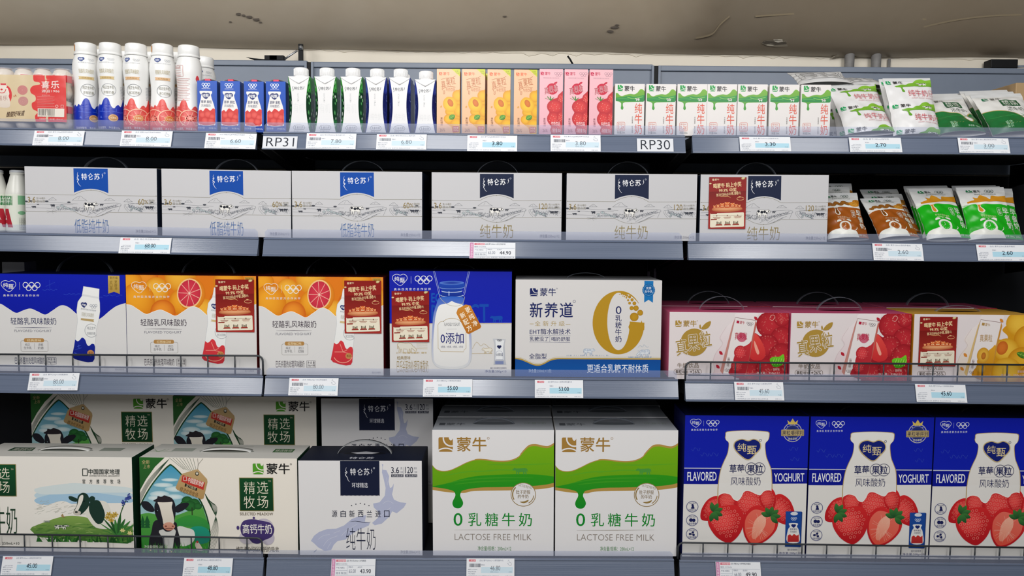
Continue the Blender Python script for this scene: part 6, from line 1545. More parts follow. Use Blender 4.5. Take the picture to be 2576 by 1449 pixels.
# ------------------------------------------------------------------ waisted yoghurt bottles
BPROF = [(0.0, 0), (1.05, 0), (1.14, .012), (1.17, .04), (1.175, .14), (1.15, .24), (1.09, .34), (1.045, .43), (1.045, .49), (1.09, .58), (1.16, .66), (1.19, .71), (1.16, .77), (1.07, .815), (.97, .848), (.93, .866)]
def bottle_r(v):
    for (r0, z0), (r1, z1) in zip(BPROF[1:], BPROF[2:]):
        if z0 <= v <= z1: t = (v - z0) / (z1 - z0); t = t * t * (3 - 2 * t) if False else t; return r0 + (r1 - r0) * t
    return BPROF[-1][0]
def bottle_label(blue, back=False):
    # u across the whole girth (-180..180), v over the body height; drawn 400 wide, 600 high
    A = Art((0, 0), (400, 0), (400, 600), (0, 600), True); A.sub = 0.02
    X = 200
    k = [(0, 430), (14, 418), (26, 432), (38, 420), (50, 405), (62, 425), (74, 432), (88, 405), (98, 398), (112, 425), (124, 450), (136, 440), (150, 452), (160, 436), (172, 445), (186, 412), (200, 400), (214, 412), (226, 450), (240, 462), (252, 445), (264, 440), (276, 450), (290, 425), (302, 402), (314, 408), (328, 440), (340, 450), (352, 430), (366, 418), (380, 440), (400, 430)]
    W = cr(k, 3); A.frame(0, -187, 1, 0, 1.33)
    if blue: A.poly([(0, 600)] + W + [(400, 600)], '#0630b4', '#05249c')
    else: A.poly([(0, 600)] + W + [(400, 600)], '#e2544c', '#d0393c')
    A.up()
    if blue:
        for x in (160, 230, 330, 80): A.line([(x, 480), (x + 40, 486), (x + 60, 482)], 2.5, '#4c6ad6'); A.line([(x + 20, 462), (x + 20, 484)], 2.5, '#4c6ad6'); A.poly([(x + 6, 520), (x + 14, 508), (x + 20, 524)], '#4c6ad6')
    else:
        for x, y, r in ((150, 520, 62), (235, 515, 56), (330, 525, 62), (60, 525, 60)):
            A.ell(x, y, r, r * .9, '#e8685e', '#d6423f', n=22); A.up(); A.ring(x, y, r, r * .9, 5, '#f3c3a4', n=24)
            for i in range(8): a = i * .785 + .3; A.line([(x, y), (x + r * .86 * math.cos(a), y + r * .78 * math.sin(a))], 2.5, '#f2b09c')
        A.up(); A.rect(0, 560, 400, 600, '#cf3a3c'); A.up()
    A.end(); A.frame(-55, -187, 1.25, 0, 1.33)
    A.text('风味发酵乳', 160, 572, 205, 588, '#e8e4e8'); A.text('净含量:230g', 214, 572, 258, 588, '#e8e4e8')
    if back:
        A.rring(150, 195, 205, 262, 3, 2, '#d8a9a4'); A.text('配料表', 158, 200, 196, 214, '#d09a96'); 
        for i in range(14): A.line([(160, 275 + i * 10), (232 - 6 * (i % 3), 275 + i * 10)], 3.2, '#dcb4b0')
        for i in range(5): A.line([(160, 210 + i * 10), (196, 218 + i * 10)], 2, '#d8a9a4')
        A.poly(cr([(262, 250), (272, 262), (276, 282), (266, 290), (256, 272)], 3, True), '#d8404a')
    else:
        A.text('纯', 198, 158, 206, 168, '#ffffff') if False else None
        heart(A, 186, 170, 26, 24, '#243a7c', '#5a6a9c', 2.5); A.up(); A.text('纯甄', 178, 163, 194, 174, '#e8eaf2', 0.01); rings(A, 214, 164, 240, 178, 1.5, '#c6c8cc'); A.text('奥林匹克官方合作伙伴', 176, 186, 240, 193, '#b9bcc2')
        A.text('轻酪乳风味酸奶', 178, 228, 236, 254, '#c2b795'); A.poly([(174, 272), (240, 272), (236, 280), (240, 289), (174, 289), (178, 280)], '#dcc28c' if blue else '#e6bd92'); A.up(); A.text('经典原味' if blue else '红西柚味', 188, 275, 228, 286, '#a07c3c')
        A.ring(214, 352, 32, 36, 2, '#8f9296'); A.text('纯正生牛乳', 190, 328, 238, 346, '#8d8a78'); A.text('浓郁奶香' if blue else '进口红西柚', 192, 358, 238, 376, '#8d8a78'); A.ell(232, 520, 19, 22, '#c08a4c' if blue else '#d8803c', n=18); A.up(); A.ring(232, 520, 16, 18, 1.5, '#f0d9a8'); A.text('0.添加', 222, 513, 243, 526, '#f6e6c4', 0.01)
        for i in range(9): A.line([(268, 330 + i * 9), (296, 330 + i * 9)], 2.5, '#a9aab2')
    A.end(); return A
def bottle(label, cat_group, A, pc, half, ytop, ycap, Y, turn=0.0, strip=None):
    """pc: middle in the photo, half: half width in photo px at the cap"""
    x = at(pc, 250, Y + 0.027).x; loc, rot = place(0, x, Y + 0.027); loc.z += 0.0
    H = at(pc, ytop, Y + 0.027).z - loc.z; R = half * pxw(Y + 0.027)
    t = thing('yoghurt_bottle', label, 'bottle', loc, rot, cat_group)
    b = MB(); b.lathe([(r * R, z * H) for r, z in BPROF], 40, '#eeeeec', PLASTIC)
    def fn(u, v, d):
        vv = 0.006 + v * 0.85; r = bottle_r(vv) * R + 0.00025 + d * 2; a = -math.pi / 2 + (u - 0.5) * 2 * math.pi + turn
        return (r * math.cos(a), r * math.sin(a), vv * H)
    b.art(A, fn, PLASTIC); b.build('body', t)
    b = MB(); c = 0.98 * R
    b.lathe([(c * .9, .862 * H), (c * 1.04, .862 * H), (c * 1.05, .878 * H), (c * .99, .882 * H), (c * .99, .892 * H), (c * 1.0, .894 * H), (c * .985, .975 * H), (c * .95, .992 * H), (c * .82, 1.0 * H)], 36, '#f1f1ef', PLASTIC)
    o = b.build('cap', t)
    if strip:
        b = MB(); a0 = -math.pi / 2 + strip
        V = [((c * 1.0 + .0004) * math.cos(a), (c * 1.0 + .0004) * math.sin(a), z * H) for z in (.90, .97) for a in (a0 - .12, a0, a0 + .12)]
        b.add(V, [(0, 1, 4, 3), (1, 2, 5, 4)], '#c98f5c', PAPER); b.build('seal', o)
    return t
YBT = YF + 0.016
L_b, L_g, L_k = bottle_label(True), bottle_label(False), bottle_label(False, True)
G = 'waisted yoghurt bottles on the top shelf'
b1 = bottle('blue based yoghurt bottle, beside the shrink wrapped pack', G, L_b, 217.5, 26, 110, 110, YBT + 0.016, 0.45, -0.75)
b2 = bottle('blue based yoghurt bottle, beside the first grapefruit bottle', G, L_b, 279, 26, 110, 110, YBT, 0.05)
b3 = bottle('grapefruit yoghurt bottle, leftmost of the red based ones', G, L_g, 343.5, 26, 112, 112, YBT, 0.0)
b4 = bottle('grapefruit yoghurt bottle with a seal strip on its cap', G, L_g, 409.5, 26, 113, 113, YBT + 0.010, 0.35, -0.8)
b5 = bottle('grapefruit yoghurt bottle turned to show its back label', G, L_k, 475.5, 26, 116.5, 116, YBT, -0.1)
def bback(src, pc, lab, Y):
    x = at(pc, 200, Y).x; loc, rot = place(0, x, Y); return dup(src, lab, loc, rot)
for pc, src, lab in ((256, b1, 'yoghurt bottle in the back row, behind the two blue based ones'), (324, b2, 'yoghurt bottle in the back row, seen left of the first grapefruit bottle'), (387, b3, 'yoghurt bottle in the back row, seen between two grapefruit bottles'), (448, b3, 'yoghurt bottle in the back row, seen left of the turned bottle'), (512, b4, 'yoghurt bottle in the back row, standing right of the turned bottle')):
    bback(src, pc, lab, YBT + 0.027 + 0.085 + (0.05 if pc > 500 else 0))

# ------------------------------------------------------------------ shrink wrapped pack of small drink bottles
Yp = YF + 0.022
x, W, zt = where(-78, 165, 0, Yp, 167); loc, rot = place(0, x, Yp); H = zt - loc.z; D = 0.10
t = thing('drink_multipack', 'shrink wrapped pack of small yoghurt drink bottles, red and tan', 'multipack', loc, rot)
nb = 5; pitch = W / nb; R = pitch * 0.47; h2 = H / 2 - 0.002
b = MB()
pr_ = [(R * .55, 0), (R * .8, .004), (R * .98, .012), (R * .98, h2 * .3), (R * .86, h2 * .42), (R * .9, h2 * .5), (R, h2 * .62), (R * .98, h2 * .8), (R * .8, h2 * .93), (R * .62, h2 * .96), (R * .62, h2 * .985)]
b.lathe(pr_, 24, lambda z: '#e8dccb' if z > h2 * .72 or z < h2 * .25 else '#d9bfa2', PLASTIC)
b.lathe([(R * .60, h2 * .985), (R * .70, h2 * .985), (R * .70, h2), (R * .2, h2 + 0.0006)], 24, '#c9b9bb', GLOSS)
for a0 in (0.2, 2.3, 4.4):
    V = []; 
    for z in (.55, .78):
        for i in range(6): a = a0 + i * .22; rr = R * 1.01; V.append((rr * math.cos(a), rr * math.sin(a), z * h2))
    b.add(V, [(i, i + 1, 7 + i, 6 + i) for i in range(5)], '#d8343c', GLOSS, True)
first = None
for lay in (0, 1):
    for row in (0, 1):
        for i in range(nb):
            p = (-W / 2 + pitch * (i + .5), R + 0.002 + row * (D - 2 * R - 0.004), 0.0008 + lay * (h2 + 0.0015))
            if first is None: first = b.build('bottle', t, p)
            else:
                o = first.copy(); COL.objects.link(o); o.parent = t; o.location = p; o.rotation_euler.z = i * 1.3 + row
A = Art((-360, 240), (960, 245), (985, 935), (-360, 935), True); A.sub = 0.05
A.rect(-370, 230, 990, 940, '#d9c6a2', '#d6c09a'); A.up()
A.poly(cr([(520, 245), (530, 330), (600, 350), (610, 380), (520, 400), (478, 450), (490, 510), (545, 550), (550, 620), (500, 660), (510, 740), (580, 790), (545, 850), (560, 940)], 5) + [(990, 940), (965, 240)], '#dd3c38', '#d43434'); A.up()
for dx in (0, -650):
    A.ell(140 + dx, 540, 85, 140, '#d8383c'); A.up()
    A.poly(cr([(70 + dx, 372), (145 + dx, 372), (150 + dx, 400), (175 + dx, 460), (190 + dx, 520), (180 + dx, 560), (195 + dx, 620), (185 + dx, 725), (20 + dx, 715), (15 + dx, 640), (25 + dx, 560), (12 + dx, 500), (35 + dx, 420)], 4, True), '#ece0d4', '#dccdbf'); A.up()
    A.rect(72 + dx, 370, 146 + dx, 396, '#d2424a'); A.line(cr([(34 + dx, 480), (55 + dx, 505), (90 + dx, 512), (125 + dx, 500), (145 + dx, 455)], 4), 10, '#d2343c'); A.ell(85 + dx, 462, 16, 14, '#d2343c'); A.text('喜乐', 26 + dx, 552, 165 + dx, 625, '#b98a80', 0.01)
    A.ell(372 + dx, 466, 70, 70, '#cf8a86'); A.ell(380 + dx, 630, 68, 68, '#bb7a78'); A.up()
    for i in range(5): A.ring(372 + dx, 466, 62 - i * 12, 62 - i * 12, 3, '#b8605e', n=16); A.ring(380 + dx, 630, 60 - i * 12, 60 - i * 12, 3, '#d8b0a4', n=16)
    A.text('酸甜好味道', 150 + dx, 780, 400 + dx, 860, '#5a4030', 0.02, rot=-6, skew=.3)
    A.text('×4', 246 + dx, 535, 286 + dx, 575, '#c8603c', 0.01, rot=-30)
A.up()
A.text('喜', 632, 330, 745, 438, '#f6dcd6', 0.03, res=3); A.text('乐', 762, 322, 880, 440, '#f6dcd6', 0.03, res=3); A.text('源自1986', 636, 455, 884, 498, '#f6dcd6', 0.02); A.text('营养成分表', 640, 530, 750, 550, '#f0a8a0')
for i in range(7): A.line([(575, 560 + i * 24), (815 - 20 * (i % 2), 562 + i * 24)], 2 if i % 2 else 5, '#ee9a94')
A.ring(848, 700, 18, 18, 5, '#f4d4cc'); A.rring(905, 682, 940, 722, 4, 4, '#f4d4cc')
A.rect(584, 735, 952, 858, '#e6ddd0'); A.up(); rnd = random.Random(8); xx = 596
while xx < 822: w = rnd.choice((3, 3, 5, 7)); A.rect(xx, 742, xx + w, 838, '#3c342e'); xx += w + rnd.choice((3, 4, 6))
A.text('6 901234 567892', 600, 842, 820, 854, '#5a4a40'); A.text('乳酸菌饮品  净含量：95mL×4', 610, 880, 930, 908, '#f2c4bc')
b = MB()
def wrap(u, v, d):
    xx = -W / 2 + u * W; z = H * (0.115 + 0.745 * v)
    return (xx, -0.0025 - d - 0.0012 * abs(math.sin(math.pi * (xx + W / 2) / pitch)) * (1 - 0.8 * math.sin(math.pi * v)), z)
b.grid(lambda u, v: wrap(u, v, -0.0002), 60, 16, '#d9c6a2', FILM)
b.art(A, wrap, FILM, 0.00006); o = b.build('printed_sleeve', t)
b = MB()
def film(u, v):   # clear film over the bottle tops, front and right end
    xx = -W / 2 + u * W; bump = 0.004 * abs(math.sin(math.pi * (xx + W / 2) / pitch))
    a = v * math.pi / 2; return (xx, -0.003 + 0.03 * (1 - math.cos(a)), H * 0.86 + (H * 0.135 + bump) * math.sin(a))
b.grid(film, 60, 8, '#ffffff', M_FILMC)
b.grid(lambda u, v: (W / 2 + 0.0015 + 0.002 * math.sin(v * 9) * math.sin(u * 7), u * D, H * (.02 + .96 * v)), 6, 10, '#ffffff', M_FILMC)
b.build('clear_film', t)
# ------------------------------------------------------------------ milk pouches
def pouch_mesh(b, W, H, T, A, base, lean, seal=0.09, m=FILM, seed=0, flat_bottom=0.06, sealcol=None, roll=0.0):
    """pillow bag leaning back by lean; x across, front towards -y"""
    ca, sa = math.cos(lean), math.sin(lean); rnd = random.Random(seed); ph = [rnd.uniform(0, 6.28) for _ in range(6)]
    def th(u, v):
        vv = min(1.0, max(0.0, v / (1 - seal)))
        e = max(0.0, math.sin(math.pi * u)) ** 0.55
        f = max(0.0, min(1.0, (vv + flat_bottom) / 0.22)) ** 0.5 * max(0.0, 1 - vv) ** 0.42 * 1.25
        return T * e * f * (1 - .25 * v) + 0.0004
    def wr(u, v): return 0.0011 * (math.sin(u * 21 + v * 9 + ph[0]) * math.sin(v * 17 + ph[1]) + .7 * math.sin(u * 9 - v * 31 + ph[2])) * min(1, v * 5) * (1 - v) ** .3
    def pos(u, v, y):
        pinch = 1 - 0.07 * math.sin(math.pi * min(1, v / (1 - seal))) ** .8
        x = (u - .5) * W * pinch; z = v * H
        return (x, y * ca + z * sa, z * ca - y * sa)
    def fr0(u, v, d=0.0): return pos(u, v, -th(u, v) - wr(u, v) - d)
    def bk0(u, v): return pos(u, v, min(th(u, v) * .45, T * .5) + 0.0002)
    z0 = min(min(fr0(i / 20, j / 20)[2], bk0(i / 20, j / 20)[2]) for i in range(21) for j in range(8)) - 0.001 - W * .5 * abs(math.sin(roll))
    def front(u, v, d=0.0): p = fr0(u, v, d); return (p[0], p[1], p[2] - z0)
    def back(u, v): p = bk0(u, v); return (p[0], p[1], p[2] - z0)
    b.grid(lambda u, v: front(u, v), 26, 34, base, m)
    b.grid(back, 10, 14, base, m, flip=True)
    if sealcol: b.grid(lambda u, v: front(u, 1 - seal * .75 + v * seal * .75, 0.0003), 20, 3, sealcol, m)
    if A: b.art(A, lambda u, v, d: front(u, v, d + 0.00045), m, 0.00008)
def white_pouch_art():
    A = Art((0, 0), (500, 0), (500, 660), (0, 660), True); A.sub = 0.018; A.dj = 0.01
    for y in (40, 330, 620):
        A.poly(cr([(95, y + 62), (130, y + 58), (170, y + 48), (215, y + 50), (255, y + 30), (300, y + 20), (340, y - 12), (400, y - 24), (440, y - 10), (500, y - 18)], 4) + [(500, y + 70)] + cr([(500, y + 70), (400, y + 72), (250, y + 72), (185, y + 78), (172, y + 92), (188, y + 130), (178, y + 142), (160, y + 134), (158, y + 110), (150, y + 84), (110, y + 76)], 4), '#8cc23a', '#5ea02c'); A.up()
        logo(A, 22, y - 6, 52, 44, '#18a05a', '#ecebe9'); A.text('蒙牛', 96, y - 4, 200, y + 38, '#26221f', 0.02); cow(A, 330, y + 20, 110, 40, '#eef0e6', spots='#22241f'); A.up()
    for y in (160, 450):
        A.text('纯牛奶', 212, y, 430, y + 78, '#d9606a', -0.004, res=3); A.rring(448, y, 498, y + 70, 8, 3, '#d9606a'); A.text('3.0', 452, y + 22, 494, y + 46, '#d9606a'); A.text('浓纯营养  航天品质  净含量180mL', 235, y + 92, 490, y + 106, '#e09aa0')
    return A
def meadow_pouch_art():
    A = Art((0, 0), (500, 0), (500, 600), (0, 600), True); A.sub = 0.018; A.dj = 0.01
    A.poly(cr([(0, 275), (60, 285), (150, 300), (240, 330), (300, 370), (330, 410), (335, 450), (350, 480), (385, 478), (395, 450), (370, 415), (372, 380), (410, 345), (460, 325), (500, 300)], 5) + [(500, 600), (0, 600)], '#b9a25c'); A.up()
    A.poly(cr([(0, 284), (60, 294), (150, 309), (240, 340), (294, 378), (322, 414), (326, 454), (346, 488), (390, 486), (404, 450), (380, 416), (382, 386), (416, 354), (464, 334), (500, 310)], 5) + [(500, 600), (0, 600)], '#1f7a3a', '#16602c'); A.up()
    for i in range(7): A.line(cr([(30 + i * 60, 380 + 20 * math.sin(i)), (80 + i * 60, 400), (150 + i * 55, 390)], 3), 5, '#35984a', taper=True)
    logo(A, 70, 80, 56, 42, '#1b6e48', '#e9e7e3'); A.text('蒙牛', 146, 82, 250, 122, '#4a4c48', 0.01)
    A.rect(215, 130, 400, 235, '#1c5a34'); A.up(); A.text('精选', 232, 140, 380, 182, '#e6e8de', 0.006); A.text('牧场', 232, 186, 380, 228, '#e6e8de', 0.006)
    A.text('浓牛奶', 235, 255, 410, 318, '#707c74', -0.006); A.text('香浓', 130, 470, 190, 560, '#a8d4b0'); A.text('净含量: 180mL', 300, 540, 440, 562, '#bfe0c4')
    return A
def breakfast_art(green):
    A = Art((0, 0), (540, 0), (540, 640), (0, 640), True); A.sub = 0.018; A.dj = 0.01
    c1, c2 = ('#22b81e', '#18a418') if green else ('#a5581c', '#96501a')
    A.rect(0, 230, 540, 640, c1, c2); A.poly(cr([(0, 262), (60, 240), (120, 230), (270, 228), (540, 236)], 4) + [(540, 200), (0, 200)], '#ecebe6'); A.up()
    if green:
        A.poly(cr([(60, 195), (120, 180), (150, 170), (140, 140), (190, 150), (230, 110), (290, 140), (330, 170), (360, 120), (440, 130), (540, 110)], 3) + [(540, 190), (360, 195), (220, 205), (60, 215)], '#e2a02c', '#d48a1c')
    else:
        for x, y, r in ((60, 195, 34), (110, 175, 40), (160, 190, 36), (210, 165, 42), (260, 185, 40), (310, 160, 44), (360, 180, 44)): A.ell(x, y, r, r * .6, '#b9782e', '#6e3c12', n=12)
        A.up(); A.ell(450, 180, 80, 36, '#e0a03a', '#c47a1c', n=16); A.ell(500, 140, 60, 30, '#d9902c', '#b9701c', n=14)
    A.up()
    D1 = cr([(120, 226), (150, 232), (160, 255), (150, 300), (160, 330), (195, 342), (222, 322), (214, 290), (196, 262), (202, 236), (240, 226)], 4)
    A.poly(D1, '#efece2'); A.up(); A.poly([(178 + (x - 178) * .62, 285 + (y - 285) * .82) for x, y in D1], '#d9902c' if green else '#7a4414'); A.up()
    logo(A, 100, 36, 70, 40, '#1d7a4a', '#ecebe8'); A.text('蒙牛', 180, 36, 260, 76, '#3a4440', 0.01); rings(A, 310, 36, 410, 82, 4, '#6a7a72'); A.text('奥林匹克官方合作伙伴', 170, 92, 420, 108, '#6f766f')
    A.text('好包子搭早餐奶', 160, 372, 330, 398, '#d6e8a8' if green else '#e6c49c', rot=8); A.line(cr([(170, 400), (240, 408), (330, 424)], 3), 3, '#d6e8a8' if green else '#e6c49c')
    # alarm clock and splash
    w = '#e6e6de'
    A.poly(cr([(0, 600), (30, 560), (110, 540), (200, 530), (300, 560), (360, 580), (390, 640)], 4) + [(0, 640)], w); A.ell(230, 510, 78, 76, w); A.up(); A.ell(230, 508, 56, 54, c1, n=22); A.up()
    for i in range(12): a = i * math.pi / 6; A.ell(230 + 46 * math.cos(a), 508 + 44 * math.sin(a), 3, 3, w, n=6)
    A.line([(230, 508), (230, 472)], 4, w); A.line([(230, 508), (204, 520)], 4, w)
    for sx in (-1, 1): A.poly(arc(230 + sx * 60, 436, 34, 26, 190 + sx * 28, 360 + 10 + sx * 28, 10), w)
    A.line([(222, 420), (240, 420)], 5, w); A.line(cr([(340, 570), (370, 550), (376, 525)], 3), 8, w, taper=True); A.up()
    A.vtext('早餐奶', 440, 270, 520, 540, '#eef2e6', 0.016, res=3); A.rring(368, 280, 420, 380, 18, 3.5, '#e6ecd8'); A.vtext('麦香' if green else '核桃', 378, 292, 412, 368, '#eef2e6', 0.006)
    A.text('净含量: 220mL', 360, 606, 500, 628, '#e6ecd8')
    return A
def pouch(label, A, pc, wpx, hh, lv, Y, lean, T, base, group, rz=0.0, roll=0.0, seed=0, sealcol='#d9dada', dz=0.0):
    x = at(pc, 400, Y).x; loc, rot = place(lv, x, Y, rz, dz); W = wpx * pxw(Y)
    t = thing('milk_pouch', label, 'pouch', loc, (0, tilt(lv, x) + roll, rz), group)
    b = MB(); pouch_mesh(b, W, hh, T, A, base, lean, seed=seed, sealcol=sealcol, roll=roll); b.build('bag', t)
    return t
def pouch_again(src, label, pc, lv, Y, rz=0, roll=0, dz=0.0, lean=0.0):
    x = at(pc, 400, Y).x; loc, rot = place(lv, x, Y, rz, dz); return dup(src, label, loc, (lean, tilt(lv, x) + roll, rz))
A_wp, A_gp, A_br, A_gr = white_pouch_art(), meadow_pouch_art(), breakfast_art(False), breakfast_art(True)
G = 'white pure milk pouches on the top shelf'
R = math.radians
w1 = pouch('white pure milk pouch leaning at the front, beside the small cartons', A_wp, 2188, 126, 0.150, 0, YF + 0.034, R(38), 0.015, '#ebeaea', G, R(2), R(-3), 1)
w2 = pouch('white pure milk pouch leaning at the front, the tallest one', A_wp, 2305, 122, 0.140, 0, YF + 0.034, R(22), 0.016, '#ebeaea', G, R(2), R(-1), 2)
pouch_again(w1, 'white pure milk pouch just behind the front left pouch', 2168, 0, YF + 0.074, R(-6), R(-3), 0, R(5))
pouch_again(w1, 'white pure milk pouch sideways behind the last small carton', 2118, 0, YF + 0.114, R(-6), R(-3), 0, R(5))
pouch_again(w2, 'white pure milk pouch right behind the tallest pouch', 2290, 0, YF + 0.072, R(-3), R(-1), 0.006)
pouch_again(w1, 'white pure milk pouch behind, between the two front pouches', 2250, 0, YF + 0.118, R(-4), R(-2), 0.008, R(8))
# a low heap of bags carries the two lying ones
for pc, Yc, hz, lab in ((2085, YF + .240, .118, 'left'), (2196, YF + .245, .112, 'right')):
    x = at(pc, 300, Yc).x
    for k in range(3):
        loc, rot = place(0, x, Yc, 0, k * hz / 3)
        t = thing('milk_pouch', f'white milk pouch in the {lab} heap hidden behind the small cartons, ' + ('lowest', 'middle', 'upper')[k], 'pouch', loc, rot, 'hidden pouches of the heap')
        b = MB(); hh = hz / 3
        f = lambda u, v, s=1: ((u - .5) * .11, (v - .5) * .12, hh / 2 + s * (hh / 2 - .0006) * (max(0, math.sin(math.pi * u)) * max(0, math.sin(math.pi * v))) ** .25)
        b.grid(f, 10, 10, '#e2e2e2', FILM); b.grid(lambda u, v: f(u, v, -1), 10, 10, '#e2e2e2', FILM, flip=True); b.build('bag', t)
def smallprint_art():
    A = Art((0, 0), (100, 0), (100, 80), (0, 80), True); A.sub = .03; A.dj = .005; g = '#85878b'
    A.rring(8, 10, 92, 70, 8, 1.0, g); A.rring(16, 20, 40, 60, 3, 1.0, g); A.rring(62, 18, 86, 42, 3, 1.0, g)
    for i in range(8): A.line([(18, 24 + 4 * i), (38, 24 + 4 * i)], .9, g); A.line([(46, 18 + 6 * i), (58, 18 + 6 * i)], 1, g)
    A.text('配料:生牛乳', 62, 48, 86, 56, g); A.up(); return A
A_sp = smallprint_art()
pouch('pale milk pouch tipped forward on the heap, left of two, small print showing', A_sp, 2072, 135, 0.105, 0, YF + .150, R(64), .012, '#dcdcdc', 'pouches tipped on the heap', R(-3), R(-1), 11, None, 0.124)
pouch('pale milk pouch tipped forward on the heap, right of two, small print showing', A_sp, 2184, 104, 0.100, 0, YF + .150, R(68), .010, '#d6d6d6', 'pouches tipped on the heap', R(4), R(1), 12, None, 0.120)
G = 'green and white creamy milk pouches'
g1 = pouch('green and white creamy milk pouch at the front, beside the tallest white pouch', A_gp, 2418, 124, 0.124, 0, YF + 0.036, R(43), 0.017, '#e7e6e2', G, R(4), R(-3), 3)
g2 = pouch('green and white creamy milk pouch at the front, cut by the photo edge', A_gp, 2560, 130, 0.130, 0, YF + 0.036, R(41), 0.017, '#e7e6e2', G, R(0), R(-3), 4)
pouch_again(g1, 'creamy milk pouch just behind the front left creamy pouch', 2410, 0, YF + 0.094, R(2), R(-2), 0.014)
pouch_again(g1, 'creamy milk pouch further back, behind the left creamy pouches', 2414, 0, YF + 0.146, R(4), R(-2), 0.026)
pouch_again(g2, 'creamy milk pouch just behind the pouch cut by the photo edge', 2538, 0, YF + 0.092, R(0), R(-2), 0.014)
pouch_again(g2, 'creamy milk pouch further back at the right end, its top showing', 2522, 0, YF + 0.140, R(0), R(-2), 0.026)
loc, rot = place(0, at(2590, 300, YF + .20).x, YF + .20); b = MB(); hb = at(2590, 208, YF + .2).z - loc.z
t = thing('carton_box', 'plain tan carton at the right end behind the creamy milk pouches', 'carton', loc, rot)
b.box(-.035, 0, 0, .09, .10, hb, '#b89a72', CARD, .002); b.build('body', t)
# second shelf: breakfast milk pouches
G = 'brown walnut breakfast milk pouches'
r1 = pouch('brown breakfast milk pouch at the front, beside the navy flag case', A_br, 2142, 106, 0.120, 1, YF + 0.034, R(32), 0.015, '#e3e3e0', G, R(2), R(-1), 5)
r2 = pouch('brown breakfast milk pouch at the front, beside the green ones', A_br, 2272, 104, 0.126, 1, YF + 0.034, R(44), 0.015, '#e3e3e0', G, R(3), R(-2), 6)
pouch_again(r1, 'brown breakfast milk pouch right behind the front left brown one', 2118, 1, YF + 0.082, R(0), R(-1), 0.016)
pouch_again(r1, 'brown breakfast milk pouch further back, beside the navy flag case', 2122, 1, YF + 0.120, R(0), 0, 0.026)
pouch_again(r2, 'brown breakfast milk pouch right behind the front right brown one', 2276, 1, YF + 0.080, R(2), R(-2), 0.010)
pouch_again(r2, 'brown breakfast milk pouch further back, its sealed top showing', 2262, 1, YF + 0.130, R(2), R(-1), 0.024)
G = 'green wheat breakfast milk pouches'
e1 = pouch('green breakfast milk pouch at the front, beside the brown ones', A_gr, 2398, 115, 0.140, 1, YF + 0.034, R(36), 0.015, '#e3e3e0', G, R(2), R(-1), 7)
e2 = pouch('green breakfast milk pouch at the front, nearest the photo edge', A_gr, 2508, 120, 0.130, 1, YF + 0.034, R(27), 0.016, '#e3e3e0', G, R(-2), R(-1), 8)
for k, (dx, dy, rz, ro, dzz) in enumerate(((-10, .036, 0, -1, .003), (-20, .072, -3, -2, .008), (-26, .110, -4, -1, .012))):
    pouch_again(e1, 'green breakfast milk pouch behind the left green one, ' + ('nearest', 'second', 'last')[k] + ' in its row', 2398 + dx, 1, YF + 0.034 + dy, R(rz), R(ro), dzz)
for k, (dx, dy, rz, ro, dzz) in enumerate(((16, .036, -3, 1, 0), (-6, .074, 0, -1, .006), (-16, .112, 0, -1, .010))):
    pouch_again(e2, 'green breakfast milk pouch behind the right green one, ' + ('nearest', 'second', 'last')[k] + ' in its row', 2508 + dx, 1, YF + 0.034 + dy, R(rz), R(ro), max(0, dzz))

# second shelf, left end: white plastic bottles with big red letters
def tall_bottle(label, pc, half, Y, turn):
    x = at(pc, 500, Y).x; loc, rot = place(1, x, Y); H = at(pc, 428, Y).z - loc.z; R0 = half * pxw(Y)
    t = thing('milk_bottle', label, 'bottle', loc, rot, 'white milk bottles on the second shelf')
    P = [(.9, 0), (1.0, .02), (1.0, .40), (.96, .43), (1.0, .46), (1.0, .62), (.97, .66), (.60, .90), (.56, .93), (.62, .94), (.62, .955), (.55, .96)]
    b = MB(); b.lathe([(r * R0, z * H) for r, z in P], 36, '#dcdcd4', PLASTIC)
    A = Art((0, 0), (628, 0), (628, 420), (0, 420), True); A.sub = .03
    A.rect(0, 0, 628, 420, '#e2e6d8'); A.up()
    for x0 in (0, 314):
        A.rect(x0 + 190, 20, x0 + 300, 130, '#1f7a3c'); A.rect(x0 + 30, 16, x0 + 90, 120, '#7fb68a'); A.ell(x0 + 60, 215, 32, 22, '#7fb68a'); A.rect(x0 + 35, 270, x0 + 100, 410, '#d9dccf'); A.up(); A.text('鲜', x0 + 205, 35, x0 + 285, 110, '#e9efe4')
        for i in range(14): A.rect(x0 + 40, 275 + i * 10, x0 + 96, 278 + i * 10 + (i % 3) * 1.5, '#2d2d2a')
        A.ell(x0 + 185, 290, 60, 90, '#6a6488', '#d8dcd4'); A.up(); A.poly([(x0 + 125, 385), (x0 + 200, 170), (x0 + 260, 170), (x0 + 300, 385), (x0 + 250, 385), (x0 + 238, 340), (x0 + 190, 340), (x0 + 172, 385)], '#b32a38'); A.up(); A.poly([(x0 + 205, 300), (x0 + 224, 240), (x0 + 234, 300)], '#e2e6d8')
    def fn(u, v, d): a = -math.pi / 2 + turn + (u - .5) * 2 * math.pi; rr = R0 * 1.006 + d; return (rr * math.cos(a), rr * math.sin(a), H * (.03 + .58 * v))
    b.art(A, fn, GLOSS); b.build('body', t)
    b = MB(); b.lathe([(.5 * R0, .955 * H), (.61 * R0, .955 * H), (.62 * R0, .985 * H), (.5 * R0, 1.0 * H)], 28, '#b9bcc0', PLASTIC); b.build('cap', t)
    return t
tb = tall_bottle('white milk bottle with a big red letter, nearest the blue flag case', 44, 27, YF + .065, 0.25)
x = at(-9, 500, YF + .066).x; loc, rot = place(1, x, YF + .066); dup(tb, 'white milk bottle with green label, cut by the left photo edge', loc, (rot[0], rot[1], 1.4))

